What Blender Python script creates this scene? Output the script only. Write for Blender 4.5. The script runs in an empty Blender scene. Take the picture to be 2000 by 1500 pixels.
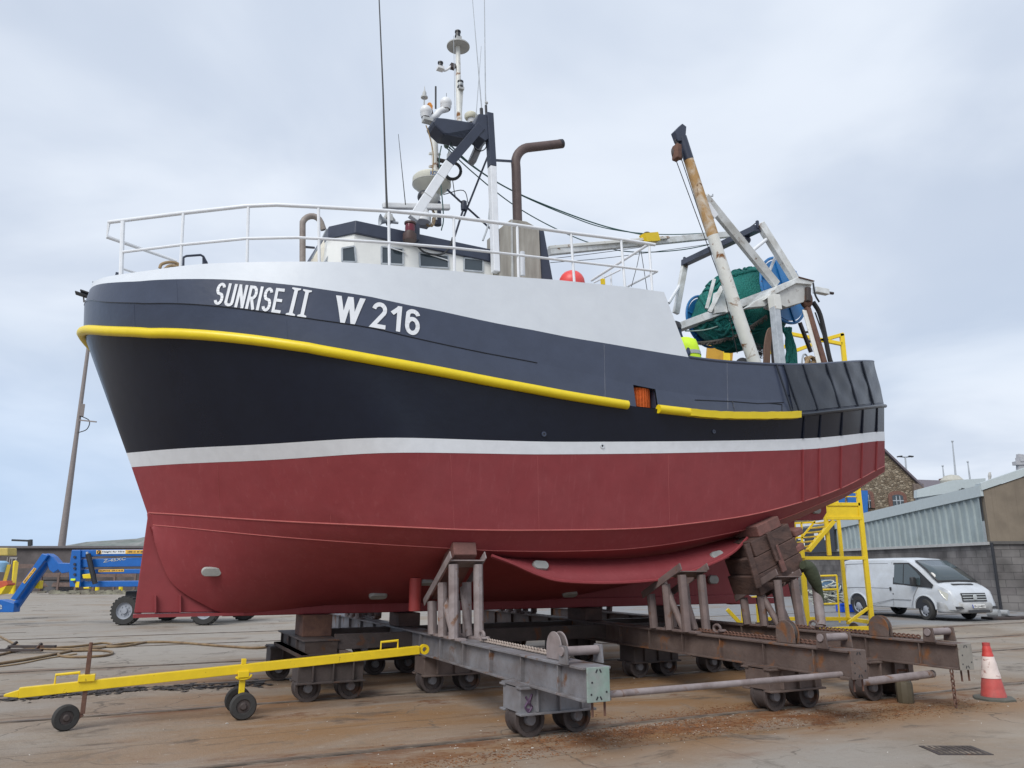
import bpy, bmesh, math, random
from mathutils import Vector, Matrix, noise
random.seed(7)
R = math.radians
scene = bpy.context.scene
COL = scene.collection
V = Vector

# ---------------------------------------------------------------- survey of the yard
# camera 1.65 m above the ground, looking along +Y, pitched up 13.5 degrees; F in 2000-px-wide units
TH = R(13.5); F = 1500.0; H = 1.65
CS, SN = math.cos(TH), math.sin(TH)
AX = R(26)                                   # the slipway rails and the keel run 26 degrees off the X axis
D = (math.cos(AX), math.sin(AX)); N = (math.sin(AX), -math.cos(AX)); K0 = (-1.62, 12.44)

def ray(u, v):
    yc = 750 - v
    return ((u - 1000), F * CS - yc * SN, F * SN + yc * CS)
def gz(u, v, z=0.0):
    d = ray(u, v); l = (z - H) / d[2]; return V((d[0] * l, d[1] * l, z))
def gy(u, v, y):
    d = ray(u, v); l = y / d[1]; return V((d[0] * l, y, H + d[2] * l))
def W(t, s, z):                              # boat frame (t aft along keel, s to port, z up) to world
    return V((K0[0] + t * D[0] + s * N[0], K0[1] + t * D[1] + s * N[1], z))
def tob(p):
    x, y = p[0] - K0[0], p[1] - K0[1]
    return (x * D[0] + y * D[1], x * N[0] + y * N[1], p[2])
CB = tob((0, 0, H))
def _pl(u, v):
    d = ray(u, v); return d[0] * D[0] + d[1] * D[1], d[0] * N[0] + d[1] * N[1], d[2]
def tsz(u, v, s):
    dt, ds, dz = _pl(u, v); l = (s - CB[1]) / ds
    return (CB[0] + dt * l, s, H + dz * l)
def bs(u, v, s): return W(*tsz(u, v, s))
def bt(u, v, t):
    dt, ds, dz = _pl(u, v); l = (t - CB[0]) / dt
    return W(t, CB[1] + ds * l, H + dz * l)

# ---------------------------------------------------------------- objects
def tag(o, label=None, cat=None, group=None, kind=None):
    if label: o['label'] = label
    if cat: o['category'] = cat
    if group: o['group'] = group
    if kind: o['kind'] = kind
    return o
def thing(name, label, cat, loc=(0, 0, 0), rz=0, group=None):
    o = bpy.data.objects.new(name, None); COL.objects.link(o)
    o.location = loc; o.rotation_euler = (0, 0, rz); o.empty_display_size = .2
    o['m'] = [c for r in (Matrix.Translation(V(loc)) @ Matrix.Rotation(rz, 4, 'Z')) for c in r]
    return tag(o, label, cat, group)
def root_matrix(p):
    while p.parent: p = p.parent
    m = p.get('m')
    return Matrix([m[i * 4:i * 4 + 4] for i in range(4)]) if m else Matrix.Identity(4)
def dup(root, loc, rz, label=None, group=None):
    r = root.copy(); COL.objects.link(r); r.location = loc; r.rotation_euler = (0, 0, rz)
    if label: r['label'] = label
    if group: r['group'] = group
    for ch in list(root.children):
        c = ch.copy(); COL.objects.link(c); c.parent = r
        for g in list(ch.children):
            d = g.copy(); COL.objects.link(d); d.parent = c
    return r

class MB:
    def __init__(s, local=False): s.v = []; s.f = []; s.local = local
    def add(s, vs, fs):
        b = len(s.v); s.v += [V(x) for x in vs]; s.f += [tuple(b + i for i in f) for f in fs]; return s
    def grid(s, rows, close=False):
        n = len(rows[0]); fs = []
        for i in range(len(rows) - 1):
            for j in range(n - 1 + (1 if close else 0)):
                k = (j + 1) % n
                fs.append((i * n + j, i * n + k, (i + 1) * n + k, (i + 1) * n + j))
        return s.add([p for r in rows for p in r], fs)
    def box(s, c, size, ax=None):
        c = V(c); X, Y, Z = ax or (V((1, 0, 0)), V((0, 1, 0)), V((0, 0, 1)))
        hx, hy, hz = [a / 2 for a in size]
        vs = [c + X * hx * i + Y * hy * j + Z * hz * k for k in (-1, 1) for j in (-1, 1) for i in (-1, 1)]
        return s.add(vs, [(0, 2, 3, 1), (4, 5, 7, 6), (0, 1, 5, 4), (2, 6, 7, 3), (0, 4, 6, 2), (1, 3, 7, 5)])
    def bar(s, p, q, w, h=None, up=(0, 0, 1), w2=None, h2=None):   # rectangular bar, w across, h along 'up'
        p, q = V(p), V(q); h = w if h is None else h; w2 = w if w2 is None else w2; h2 = h if h2 is None else h2
        d = (q - p).normalized(); u = V(up)
        if abs(d.dot(u)) > .98: u = V((N[0], N[1], 0)) if abs(d.z) > .9 else V((0, 0, 1))
        x = d.cross(u).normalized(); u = x.cross(d).normalized()
        vs = [c + x * a * i / 2 + u * b * j / 2 for c, a, b in ((p, w, h), (q, w2, h2)) for i, j in ((-1, -1), (1, -1), (1, 1), (-1, 1))]
        return s.add(vs, [(3, 2, 1, 0), (4, 5, 6, 7), (0, 1, 5, 4), (1, 2, 6, 5), (2, 3, 7, 6), (3, 0, 4, 7)])
    def tube(s, pts, r, n=8, cap=True, closed=False):
        pts = [V(p) for p in pts]; m = len(pts); rr = r if isinstance(r, (list, tuple)) else [r] * m
        rows = []; ref = None
        for i, p in enumerate(pts):
            a = pts[i - 1] if (i or closed) else p; b = pts[(i + 1) % m] if (i < m - 1 or closed) else p
            d = (b - a).normalized()
            if ref is None:
                ref = V((0, 0, 1)) if abs(d.z) < .9 else V((1, 0, 0))
            x = (ref - d * ref.dot(d))
            x = x.normalized() if x.length > 1e-6 else d.orthogonal().normalized()
            ref = x; y = d.cross(x)
            k = 1.0
            if 0 < i < m - 1:
                c = (p - a).normalized().dot((b - p).normalized()); k = 1 / max(.5, math.sqrt(max(.01, (1 + c) / 2)))
                if m > 12: k = 1
            rows.append([p + (x * math.cos(q) + y * math.sin(q)) * rr[i] * k for q in [2 * math.pi * j / n for j in range(n)]])
        if closed: rows.append(rows[0])
        base = len(s.v); s.grid(rows, True)
        if cap and not closed:
            s.f.append(tuple(base + j for j in reversed(range(n)))); s.f.append(tuple(base + (m - 1) * n + j for j in range(n)))
        return s
    def lathe(s, prof, o, ax=(0, 0, 1), n=20, arc=None):         # prof: (radius, distance along axis)
        o = V(o); a = V(ax).normalized(); x = a.orthogonal().normalized()
        if abs(a.z) < .99: x = a.cross(V((0, 0, 1))).normalized()
        y = a.cross(x)
        rows = [[o + a * h + (x * math.cos(2 * math.pi * j / n) + y * math.sin(2 * math.pi * j / n)) * max(r, 1e-4) for j in range(n)] for r, h in prof]
        return s.grid(rows, True)
    def cyl(s, p, q, r, n=14, r2=None):
        return s.tube([p, q], [r, r if r2 is None else r2], n)
    def prism(s, poly, off):                                      # extrude polygon (world points) by vector
        poly = [V(p) for p in poly]; off = V(off); n = len(poly)
        fs = [tuple(reversed(range(n))), tuple(range(n, 2 * n))] + [(i, (i + 1) % n, n + (i + 1) % n, n + i) for i in range(n)]
        return s.add(poly + [p + off for p in poly], fs)
    def ball(s, c, r, n=16, sz=1.0):
        return s.lathe([(r * math.sin(math.pi * i / 10), -r * sz * math.cos(math.pi * i / 10)) for i in range(11)], c, n=n)
    def build(s, name, m, parent=None, smooth=35, bevel=0, label=None, solid=0):
        me = bpy.data.meshes.new(name)
        mi = Matrix.Identity(4) if (parent is None or s.local) else root_matrix(parent).inverted()
        me.from_pydata([mi @ v for v in s.v], [], s.f)
        bm = bmesh.new(); bm.from_mesh(me)
        bmesh.ops.remove_doubles(bm, verts=bm.verts, dist=1e-5)
        bmesh.ops.recalc_face_normals(bm, faces=bm.faces); bm.to_mesh(me); bm.free()
        if m is not None: me.materials.append(m)
        if smooth:
            me.polygons.foreach_set('use_smooth', [True] * len(me.polygons))
            me.set_sharp_from_angle(angle=R(smooth))
        o = bpy.data.objects.new(name, me); COL.objects.link(o)
        if parent is not None: o.parent = parent
        if bevel:
            b = o.modifiers.new('bevel', 'BEVEL'); b.width = bevel; b.segments = 2; b.limit_method = 'ANGLE'
        if solid:
            b = o.modifiers.new('thick', 'SOLIDIFY'); b.thickness = solid; b.offset = -1
        if label: o['label'] = label
        return o

def bez(pts, n=8):                                               # Catmull-Rom through points
    pts = [V(p) for p in pts]; P = [pts[0] * 2 - pts[1]] + pts + [pts[-1] * 2 - pts[-2]]; out = []
    for i in range(1, len(P) - 2):
        for k in range(n):
            t = k / n; a, b, c, d = P[i - 1], P[i], P[i + 1], P[i + 2]
            out.append(.5 * ((2 * b) + (c - a) * t + (2 * a - 5 * b + 4 * c - d) * t * t + (3 * b - a - 3 * c + d) * t ** 3))
    out.append(pts[-1]); return out
def sag(p, q, drop, n=12):
    p, q = V(p), V(q)
    return [p.lerp(q, i / n) - V((0, 0, drop * 4 * (i / n) * (1 - i / n))) for i in range(n + 1)]

# ---------------------------------------------------------------- materials
def mat(name, col, rough=.5, col2=None, scale=3.0, lo=.4, hi=.65, rust=0.0, rcol=(.12, .05, .022), rscale=5.0, metal=0.0,
        bump=0.0, bscale=20.0, var=.12, streak=0.0, scol=None, spec=.5, coat=0.0, stretch=(1, 1, 1), em=None):
    m = bpy.data.materials.new(name); m.use_nodes = True; nt = m.node_tree; nd = nt.nodes; lk = nt.links
    b = nd['Principled BSDF']; b.inputs['Roughness'].default_value = rough; b.inputs['Metallic'].default_value = metal
    b.inputs['Specular IOR Level'].default_value = spec; b.inputs['Coat Weight'].default_value = coat; b.inputs['Coat Roughness'].default_value = .15
    tc = nd.new('ShaderNodeTexCoord'); mp = nd.new('ShaderNodeMapping'); mp.inputs['Scale'].default_value = stretch
    lk.new(tc.outputs['Object'], mp.inputs['Vector']); vec = mp.outputs['Vector']
    def nz(sc, det=6, dist=0.0, v=None):
        n = nd.new('ShaderNodeTexNoise'); n.inputs['Scale'].default_value = sc; n.inputs['Detail'].default_value = det
        n.inputs['Distortion'].default_value = dist; n.inputs['Roughness'].default_value = .6; lk.new(v or vec, n.inputs['Vector']); return n.outputs['Fac']
    def ramp(f, a, c):
        r = nd.new('ShaderNodeMapRange'); r.inputs['From Min'].default_value = a; r.inputs['From Max'].default_value = c; lk.new(f, r.inputs['Value']); return r.outputs['Result']
    def mix(f, a, c):
        x = nd.new('ShaderNodeMix'); x.data_type = 'RGBA'
        if isinstance(f, float): x.inputs[0].default_value = f
        else: lk.new(f, x.inputs[0])
        for i, q in ((6, a), (7, c)):
            if isinstance(q, tuple): x.inputs[i].default_value = (*q, 1)
            else: lk.new(q, x.inputs[i])
        return x.outputs[2]
    c = tuple(col)
    if col2: c = mix(ramp(nz(scale, 7, .4), lo, hi), c, tuple(col2))
    if var:
        hs = nd.new('ShaderNodeHueSaturation'); 
        if isinstance(c, tuple): hs.inputs['Color'].default_value = (*c, 1)
        else: lk.new(c, hs.inputs['Color'])
        r = nd.new('ShaderNodeMapRange'); r.inputs['From Min'].default_value = .3; r.inputs['From Max'].default_value = .7
        r.inputs['To Min'].default_value = 1 - var; r.inputs['To Max'].default_value = 1 + var
        lk.new(nz(scale * 2.3, 8, .2), r.inputs['Value']); lk.new(r.outputs['Result'], hs.inputs['Value']); c = hs.outputs['Color']
    if streak:
        m2 = nd.new('ShaderNodeMapping'); m2.inputs['Scale'].default_value = (9, 9, .14); lk.new(tc.outputs['Object'], m2.inputs['Vector'])
        f = ramp(nz(2.2, 5, 0, m2.outputs['Vector']), .56, .8)
        mm = nd.new('ShaderNodeMath'); mm.operation = 'MULTIPLY'; mm.inputs[1].default_value = streak; lk.new(f, mm.inputs[0])
        c = mix(mm.outputs[0], c, tuple(scol))
    if rust:
        f = ramp(nz(rscale, 9, .6), .72 - .3 * rust, .80 - .3 * rust)
        c = mix(f, c, mix(nz(rscale * 4, 5), tuple(rcol), tuple(x * .45 for x in rcol)))
        rr = nd.new('ShaderNodeMapRange'); rr.inputs['To Min'].default_value = rough; rr.inputs['To Max'].default_value = .85; lk.new(f, rr.inputs['Value']); lk.new(rr.outputs['Result'], b.inputs['Roughness'])
    if isinstance(c, tuple): b.inputs['Base Color'].default_value = (*c, 1)
    else: lk.new(c, b.inputs['Base Color'])
    if bump:
        bp = nd.new('ShaderNodeBump'); bp.inputs['Strength'].default_value = 1; bp.inputs['Distance'].default_value = bump
        lk.new(nz(bscale, 4), bp.inputs['Height']); lk.new(bp.outputs['Normal'], b.inputs['Normal'])
    if em:
        b.inputs['Emission Color'].default_value = (*em, 1); b.inputs['Emission Strength'].default_value = 1
    return m
M = {}
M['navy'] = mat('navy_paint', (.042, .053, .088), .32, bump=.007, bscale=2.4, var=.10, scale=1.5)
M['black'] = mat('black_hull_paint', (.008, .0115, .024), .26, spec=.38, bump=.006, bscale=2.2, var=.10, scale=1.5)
M['navy2'] = mat('navy_fitting_paint', (.032, .040, .066), .4, var=.1, rust=.12)
M['tar'] = mat('dented_black_plate', (.018, .022, .032), .24, bump=.006, bscale=6, var=.12, scale=2)
M['white'] = mat('white_hull_paint', (.60, .63, .665), .40, bump=.006, bscale=3.0, var=.025, col2=(.57, .60, .64), scale=1.2)
M['wht'] = mat('white_pipe_paint', (.74, .76, .79), .4, var=.05)
M['whr'] = mat('rusty_white_paint', (.70, .70, .66), .45, rust=.52, rcol=(.30, .13, .04), rscale=4, var=.06)
M['whd'] = mat('weathered_white_paint', (.68, .70, .70), .45, col2=(.50, .50, .47), scale=3, rust=.30, rcol=(.22, .11, .05), rscale=6)
M['red'] = mat('red_antifouling', (.262, .046, .052), .60, col2=(.275, .054, .060), scale=2, bump=.005, bscale=3, var=.06, streak=.30, scol=(.38, .12, .125), spec=.3)
M['redl'] = mat('red_weld_bead', (.46, .13, .12), .55)
M['yel'] = mat('yellow_fender_paint', (.78, .59, .012), .38, var=.05, bump=.004, bscale=8)
M['yelp'] = mat('chipped_yellow_paint', (.76, .54, .012), .45, rust=.24, rscale=14, rcol=(.2, .09, .03), var=.07)
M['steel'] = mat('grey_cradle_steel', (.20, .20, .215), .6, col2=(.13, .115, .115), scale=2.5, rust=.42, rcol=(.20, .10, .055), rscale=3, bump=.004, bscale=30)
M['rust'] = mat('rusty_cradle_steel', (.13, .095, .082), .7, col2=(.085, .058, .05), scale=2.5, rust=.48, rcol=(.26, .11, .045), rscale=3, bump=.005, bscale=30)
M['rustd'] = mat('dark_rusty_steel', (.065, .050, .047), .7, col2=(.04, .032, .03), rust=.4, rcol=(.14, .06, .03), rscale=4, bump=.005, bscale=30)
M['rustb'] = mat('brown_rust', (.15, .075, .05), .8, col2=(.09, .045, .035), scale=5, bump=.006, bscale=40)
M['exh'] = mat('rusted_exhaust', (.12, .082, .075), .6, col2=(.09, .062, .058), scale=4, rust=.25)
M['galv'] = mat('galvanised_steel', (.42, .45, .48), .5, col2=(.34, .37, .40), scale=6)
M['pad'] = mat('mauve_faded_paint', (.265, .225, .222), .65, col2=(.19, .15, .145), scale=4, rust=.45, rcol=(.24, .13, .08), bump=.003, bscale=30)
M['padb'] = mat('brown_mauve_paint', (.17, .125, .115), .65, col2=(.12, .09, .085), scale=3, rust=.4, rcol=(.20, .10, .06), bump=.003, bscale=30)
M['wood'] = mat('stained_timber', (.105, .060, .048), .8, col2=(.055, .034, .030), scale=3, stretch=(1, 1, 2), bump=.01, bscale=12)
M['woodr'] = mat('red_stained_timber', (.19, .085, .072), .8, col2=(.14, .07, .06), scale=4, bump=.01, bscale=14)
M['blk'] = mat('black_rubber', (.022, .022, .024), .7, var=.2, bump=.002, bscale=40)
M['blkp'] = mat('black_paint', (.02, .021, .026), .4)
M['gly'] = mat('grey_plastic', (.45, .46, .45), .5, col2=(.38, .38, .37))
M['whp'] = mat('white_plastic', (.72, .73, .74), .4, var=.04)
M['cream'] = mat('cream_wheelhouse_paint', (.72, .68, .58), .45, rust=.12, rcol=(.35, .2, .08), var=.04)
M['wwh'] = mat('white_wheelhouse_paint', (.74, .74, .71), .42, var=.04, rust=.08, rcol=(.4, .25, .1))
M['glass'] = mat('dark_glass', (.035, .05, .06), .06, var=0, spec=.9)
M['zinc'] = mat('zinc_anode', (.36, .37, .35), .55, col2=(.28, .29, .28), bump=.004, bscale=30)
M['red2'] = mat('bright_red_paint', (.42, .06, .055), .55)
M['buoy'] = mat('red_buoy_vinyl', (.72, .075, .07), .4, var=.04)
M['blue'] = mat('blue_machine_paint', (.008, .115, .42), .4, var=.08)
M['blued'] = mat('blue_drum_paint', (.02, .17, .42), .45, rust=.25, rcol=(.12, .06, .05))
M['rope'] = mat('tan_rope', (.36, .26, .15), .9, bump=.01, bscale=60)
M['hose'] = mat('dirty_tan_hose', (.25, .17, .085), .6, col2=(.16, .10, .055), scale=4)
M['wire'] = mat('green_wire_rope', (.035, .10, .095), .6)
M['dwire'] = mat('dark_cable', (.03, .032, .035), .6)
M['wood_case'] = mat('weathered_grey_casing', (.36, .34, .30), .7, col2=(.24, .22, .19), scale=2, stretch=(3, 3, .5), rust=.1)
M['tyre'] = mat('dusty_tyre', (.035, .034, .033), .8, bump=.004, bscale=30)
M['rim'] = mat('grey_wheel_rim', (.30, .32, .36), .5)
M['orange'] = mat('orange_plastic', (.75, .16, .03), .5)
M['vis'] = mat('hi_vis_yellow', (.62, .90, .03), .6, var=.05)
M['silver'] = mat('reflective_grey', (.42, .45, .46), .4)
# ================================================================ FISHING BOAT: hull
PTS = {
'top':[(180,554),(200,545),(235,537),(300,528),(350,520),(400,515),(480,512.5),(560,511),(620,511),(700,513.5),(800,521.5),(900,530.5),(1000,540.5),(1080,546),(1150,553),(1230,561),(1297,570.5),(1345,576)],
'bnd':[(174,568),(180,560),(200,555),(300,547.5),(345,545.5),(420,545),(500,549.5),(575,557.5),(657,569),(725,579.5),(787,594),(850,605.5),(920,621),(1000,637.5),(1050,646),(1100,657),(1175,669),(1250,682),(1345,697.5),(1400,705),(1480,710.5),(1535,713),(1573,713),(1617,711),(1654,708),(1706,706)],
'seam':[(165,592),(225,592),(350,593),(425,598),(525,611),(600,622),(725,640),(787,655),(850,669),(950,690),(1052,709),(1110,722),(1175,736),(1238,752),(1284,761),(1345,770),(1400,776),(1480,781),(1535,783),(1573,781),(1617,776),(1670,768),(1720,758)],
'rail':[(163,650),(175,647.5),(275,650),(400,655),(450,660),(550,672),(600,681),(650,689),(725,702.5),(850,725),(975,749),(1050,762.5),(1100,772),(1175,784),(1240,794),(1284,799),(1345,806),(1425,812),(1500,812),(1558,811),(1612,805),(1660,800),(1711,795),(1727,793)],
'st':[(247,885),(350,876),(500,869),(600,862.5),(725,855.5),(787,855),(850,856.5),(975,860.5),(1100,863),(1250,862.5),(1400,861),(1550,857.5),(1602,855),(1703,845),(1727,843)],
'sb':[(257,912.5),(350,906),(525,899),(600,894),(725,885.5),(800,884),(925,885.5),(1050,887.5),(1150,887),(1250,886),(1400,883),(1548,879),(1602,876),(1708,862.5),(1728,861)],
'c1':[(287,1000.5),(380,1007),(480,1014),(605,1021),(730,1026.5),(800,1030),(900,1034.5),(1000,1036),(1100,1035.5),(1200,1034),(1275,1030.5),(1350,1022.5),(1450,1009),(1575,978),(1647,952.6),(1713,918),(1728,910)],
'c2':[(292,1024),(392,1034),(530,1047.5),(655,1057),(775,1065),(900,1072),(975,1076),(1075,1077),(1200,1074),(1250,1070),(1325,1060),(1400,1046),(1475,1030),(1540,1009),(1617,977),(1671,955),(1708,937),(1728,920)],
}
# half breadth plans: breadth, entry length, entry shape, start and end of the stern rounding
PL = {'top':[2.72,4.2,2.3,.62,20,22.],'bnd':[2.85,4.2,2.3,.58,5.0,10.04],'seam':[2.895,4.2,2.2,.60,5.0,10.09],'rail':[2.95,4.2,2.1,.66,5.0,10.14],
'st':[2.82,3.1,1.5,.92,5.0,10.14],'sb':[2.8,3.1,1.45,.95,5.0,10.13],'c1':[2.62,3.4,1.5,1,5.0,10.16],'c2':[2.4,3.6,1.6,1,5.0,10.29]}
TB = {k: tsz(*PTS[k][0], 0)[0] for k in PTS}
def half(k, t):
    B, L, p, q, t0, te = PL[k]; x = (t - TB[k]) / L
    if x <= 0: return 0.
    b = 1. if x >= 1 else (1 - (1 - x) ** p) ** q
    if t > t0: b *= 1 - .021 * (t - t0) ** 2 if t <= te + 1e-6 else 0.
    return B * b
def vproj(p):
    dep = p.y * CS + (p.z - H) * SN; return 1000 + F * p.x / dep
def march(u, v, fn, lo=-.02):
    dt, ds, dz = _pl(u, v); l0 = (3.3 - CB[1]) / ds; l1 = (lo - CB[1]) / ds; best = None; pl = l0
    for i in range(301):
        l = l0 + (l1 - l0) * i / 300; g = CB[1] + ds * l - fn(CB[0] + dt * l, H + dz * l)
        if g <= 0:
            a, b = pl, l
            for _ in range(30):
                m = (a + b) / 2
                if CB[1] + ds * m - fn(CB[0] + dt * m, H + dz * m) > 0: a = m
                else: b = m
            best = (0, b); break
        if best is None or g < best[0]: best = (g, l)
        pl = l
    l = best[1]; t = CB[0] + dt * l; z = H + dz * l
    return (t, max(0, fn(t, z)), z)
def pchip(xs, ys):
    n = len(xs); d = [(ys[i + 1] - ys[i]) / (xs[i + 1] - xs[i]) for i in range(n - 1)]
    m = [d[0]] + [0 if d[i - 1] * d[i] <= 0 else 2 * d[i - 1] * d[i] / (d[i - 1] + d[i]) for i in range(1, n - 1)] + [d[-1]]
    def f(x):
        if x <= xs[0]: return ys[0] + m[0] * (x - xs[0]) * .5
        if x >= xs[-1]: return ys[-1] + m[-1] * (x - xs[-1]) * .7
        i = max(j for j in range(n - 1) if xs[j] <= x); h = xs[i + 1] - xs[i]; t = (x - xs[i]) / h
        return (2*t**3-3*t*t+1)*ys[i] + (t**3-2*t*t+t)*h*m[i] + (-2*t**3+3*t*t)*ys[i+1] + (t**3-t*t)*h*m[i+1]
    return f
ZF = {}
for k in PTS:
    if k != 'top':                                       # run aft to the corner with the transom
        ut, vt = PTS[k][-1]; lo, hi = 5.5, 12.
        for _ in range(40):
            te = (lo + hi) / 2; PL[k][5] = te; zt = tsz(ut, vt, PL[k][0] * (1 - .021 * (te - 5) ** 2))[2]
            if vproj(W(te, PL[k][0] * (1 - .021 * (te - 5) ** 2), zt)) < ut: lo = te
            else: hi = te
    us = [PTS[k][0][0] + (PTS[k][-1][0] - 1 - PTS[k][0][0]) * i / 130 for i in range(131)]
    pu = pchip([p[0] for p in PTS[k]], [p[1] for p in PTS[k]])
    a = sorted((t, z) for t, s, z in (march(u, v, lambda t, z, k=k: half(k, t)) for u, v in [(u, pu(u)) for u in us])); xs, ys = [], []
    for t, z in a:
        if not xs or t - xs[-1] > .07: xs.append(t); ys.append(z)
    zs = ys[:]
    for _ in range(6): zs = [zs[0]] + [(zs[i - 1] + 2 * zs[i] + zs[i + 1]) / 4 for i in range(1, len(zs) - 1)] + [zs[-1]]
    ZF[k] = pchip(xs, zs)
ORDER = ['top', 'bnd', 'seam', 'rail', 'st', 'sb', 'c1', 'c2']
def hull_s(t, z):
    c = [(ZF[k](t), half(k, t)) for k in ORDER]
    for (za, sa), (zb, sb) in zip(c, c[1:]):
        if zb <= z <= za:
            return sa + (sb - sa) * (za - z) / max(1e-6, za - zb)
    return c[0][1] if z > c[0][0] else c[-1][1]
def hull_hit(u, v): return march(u, v, hull_s)
def on_hull(t, z, off=0): return W(t, hull_s(t, z) + off, z)
NF = 90
def hf(f): return f - .135 * math.sin(2 * math.pi * f)
FS = [hf(i / NF) for i in range(NF + 1)]
def crv(k, t1=None, off=0, t0=None):
    a = TB[k] if t0 is None else t0; b = PL[k][5] if t1 is None else t1
    return [(a + (b - a) * f, max(0, half(k, a + (b - a) * f) + off), ZF[k](a + (b - a) * f)) for f in FS]
def strip(mb, A, B, rows=3, skip=None):
    for sg in (1, -1):
        g = [[W(a[0] + (b[0] - a[0]) * r / rows, sg * (a[1] + (b[1] - a[1]) * r / rows), a[2] + (b[2] - a[2]) * r / rows) for a, b in zip(A, B)] for r in range(rows + 1)]
        if skip:
            for i in range(NF):
                if not skip(i): mb.grid([[x[i], x[i + 1]] for x in g])
        else: mb.grid(g)
    if A[-1][1] > .05 and A[-1][0] > 7: mb.grid([[W(a[0] + (b[0] - a[0]) * r / rows, q * (a[1] + (b[1] - a[1]) * r / rows), a[2] + (b[2] - a[2]) * r / rows) for q in (1, .5, 0, -.5, -1)] for r in range(rows + 1) for a, b in [(A[-1], B[-1])]])
boat = thing('fishing_boat', 'navy, white and red steel fishing boat hauled out on the slipway cradle', 'fishing boat', W(0, 0, 1.0), AX)
tA = hull_hit(1345, 697)[0]; tW = march(1297, 570.5, lambda t, z: half('top', t))[0]
# topsides with the freeing port left open
tp0, tp1 = hull_hit(1240, 775)[0], hull_hit(1283, 780)[0]
cs_, cr_ = crv('seam'), crv('rail')
ip = [i for i in range(NF) if tp0 - .06 < (cs_[i][0] + cs_[i + 1][0]) / 2 < tp1 + .03]
i0, i1 = ip[0], ip[-1] + 1
for c in (cs_, cr_):
    for i, tt in ((i0, tp0), (i1, tp1)): 
        k = 'seam' if c is cs_ else 'rail'; c[i] = (tt, half(k, tt), ZF[k](tt))
mb = MB(); strip(mb, crv('bnd'), cs_, 4)
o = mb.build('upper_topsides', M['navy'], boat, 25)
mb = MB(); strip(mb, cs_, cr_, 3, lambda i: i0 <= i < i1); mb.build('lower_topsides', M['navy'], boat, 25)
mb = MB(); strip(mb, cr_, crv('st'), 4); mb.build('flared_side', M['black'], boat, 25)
mb = MB(); strip(mb, crv('st', off=.003), crv('sb', off=.003), 2); mb.build('boot_stripe', M['wht'], boat, 25)
# underbody
prof = [tsz(u, v, .05) for u, v in ((293, 1030), (312, 1090), (335, 1138), (385, 1174), (445, 1198))]
zc_ = pchip([p[0] for p in prof] + [-1., 2., 4., 6., 8., 10.3], [p[2] for p in prof] + [1.13, 1.13, 1.36, 1.9, 2.6, 3.35])
tk0 = prof[0][0]
TE_ = PL['c2'][5] - .05
kc = [(tk0 + (TE_ - tk0) * f, .09 + .05 * min(1, max(0, (tk0 + (TE_ - tk0) * f + 3.5))), zc_(tk0 + (TE_ - tk0) * f)) for f in FS]
c2_ = crv('c2')
def mid(a, b, q, dz): return [(x[0] + (y[0] - x[0]) * q, x[1] + (y[1] - x[1]) * q, x[2] + (y[2] - x[2]) * q - dz * min(1, x[1] / 1.5)) for x, y in zip(a, b)]
mb = MB(); strip(mb, crv('sb'), crv('c1'), 4); strip(mb, crv('c1'), c2_, 2)
m1, m2, m3 = mid(c2_, kc, .25, .02), mid(c2_, kc, .5, .06), mid(c2_, kc, .78, .06)
for a, b in ((c2_, m1), (m1, m2), (m2, m3), (m3, kc)): strip(mb, a, b, 2)
mb.build('underbody', M['red'], boat, 18)
for k in ('c1', 'c2'):
    mb = MB(); c = crv(k)[1:-1]; mb.tube([W(t, s + .002, z) for t, s, z in c], .009 if k == 'c1' else .006, 5); mb.build('weld_seam', M['redl'], boat)  # paler red bead: the highlight along the chine is put into its colour
mb = MB(); c = [p for p in cs_ if p[0] < hull_hit(1052, 709)[0]]; mb.tube([W(t, s + .004, z) for t, s, z in c], .007, 5); mb.build('weld_seam', M['tar'], boat)
# keel bar, forefoot plate, deadwood, sole piece, rudder
mb = MB(); tf = -2.75
mb.box(W((tf + 6.56) / 2, 0, 1.08), (6.56 - tf, .26, .16), (V((*D, 0)), V((*N, 0)), V((0, 0, 1))))
mb.build('keel', M['red'], boat, bevel=.02)
def plate(name, pts, th, m=M['red']):
    mb = MB(); mb.prism([W(t, -th / 2, z) for t, z in pts], W(0, th, 0) - W(0, 0, 0)); return mb.build(name, m, boat, bevel=.012)
q = lambda u, v: (tsz(u, v, 0)[0], tsz(u, v, 0)[2])
plate('forefoot_plate', [q(287, 1002), q(288, 1012), q(262, 1197), q(440, 1195), (-1.9, 1.1), (-2.0, 1.3), (-3.2, 2.3)], .10)
mb = MB()
mb.bar(W(q(260, 1201)[0], 0, 1.03), W(-2.45, 0, 1.03), .30, .04); mb.build('shoe_plate', M['red'], boat)
for u in (303, 351):
    a, b = q(u, 1162), q(u, 1196); mb = MB(); mb.bar(W(a[0], .06, a[1]), W(b[0], .07, b[1]), .02, .09, up=(N[0], N[1], 0)); mb.build('stiffener', M['red'], boat)
plate('deadwood', [(2.0, 1.0), (6.56, 1.0), (6.5, 1.5), (6.62, 2.2), (4.5, 1.7), (2.0, 1.3)], .16)
plate('sole_piece', [(6.4, .98), (7.75, .98), (7.75, 1.08), (6.95, 1.1), (6.55, 1.35)], .14)
plate('rudder', [(7.35, 1.1), (8.2, 1.1), (8.25, 2.6), (7.35, 2.4)], .09)
a = q(1540, 1017); b = q(1612, 1016)
plate('stern_skeg', [(a[0], a[1]), (b[0] - .15, b[1]), (b[0], b[1] + .15), (b[0] + .05, b[1] + 1.1), (a[0], a[1] + .8)], .12)
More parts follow.
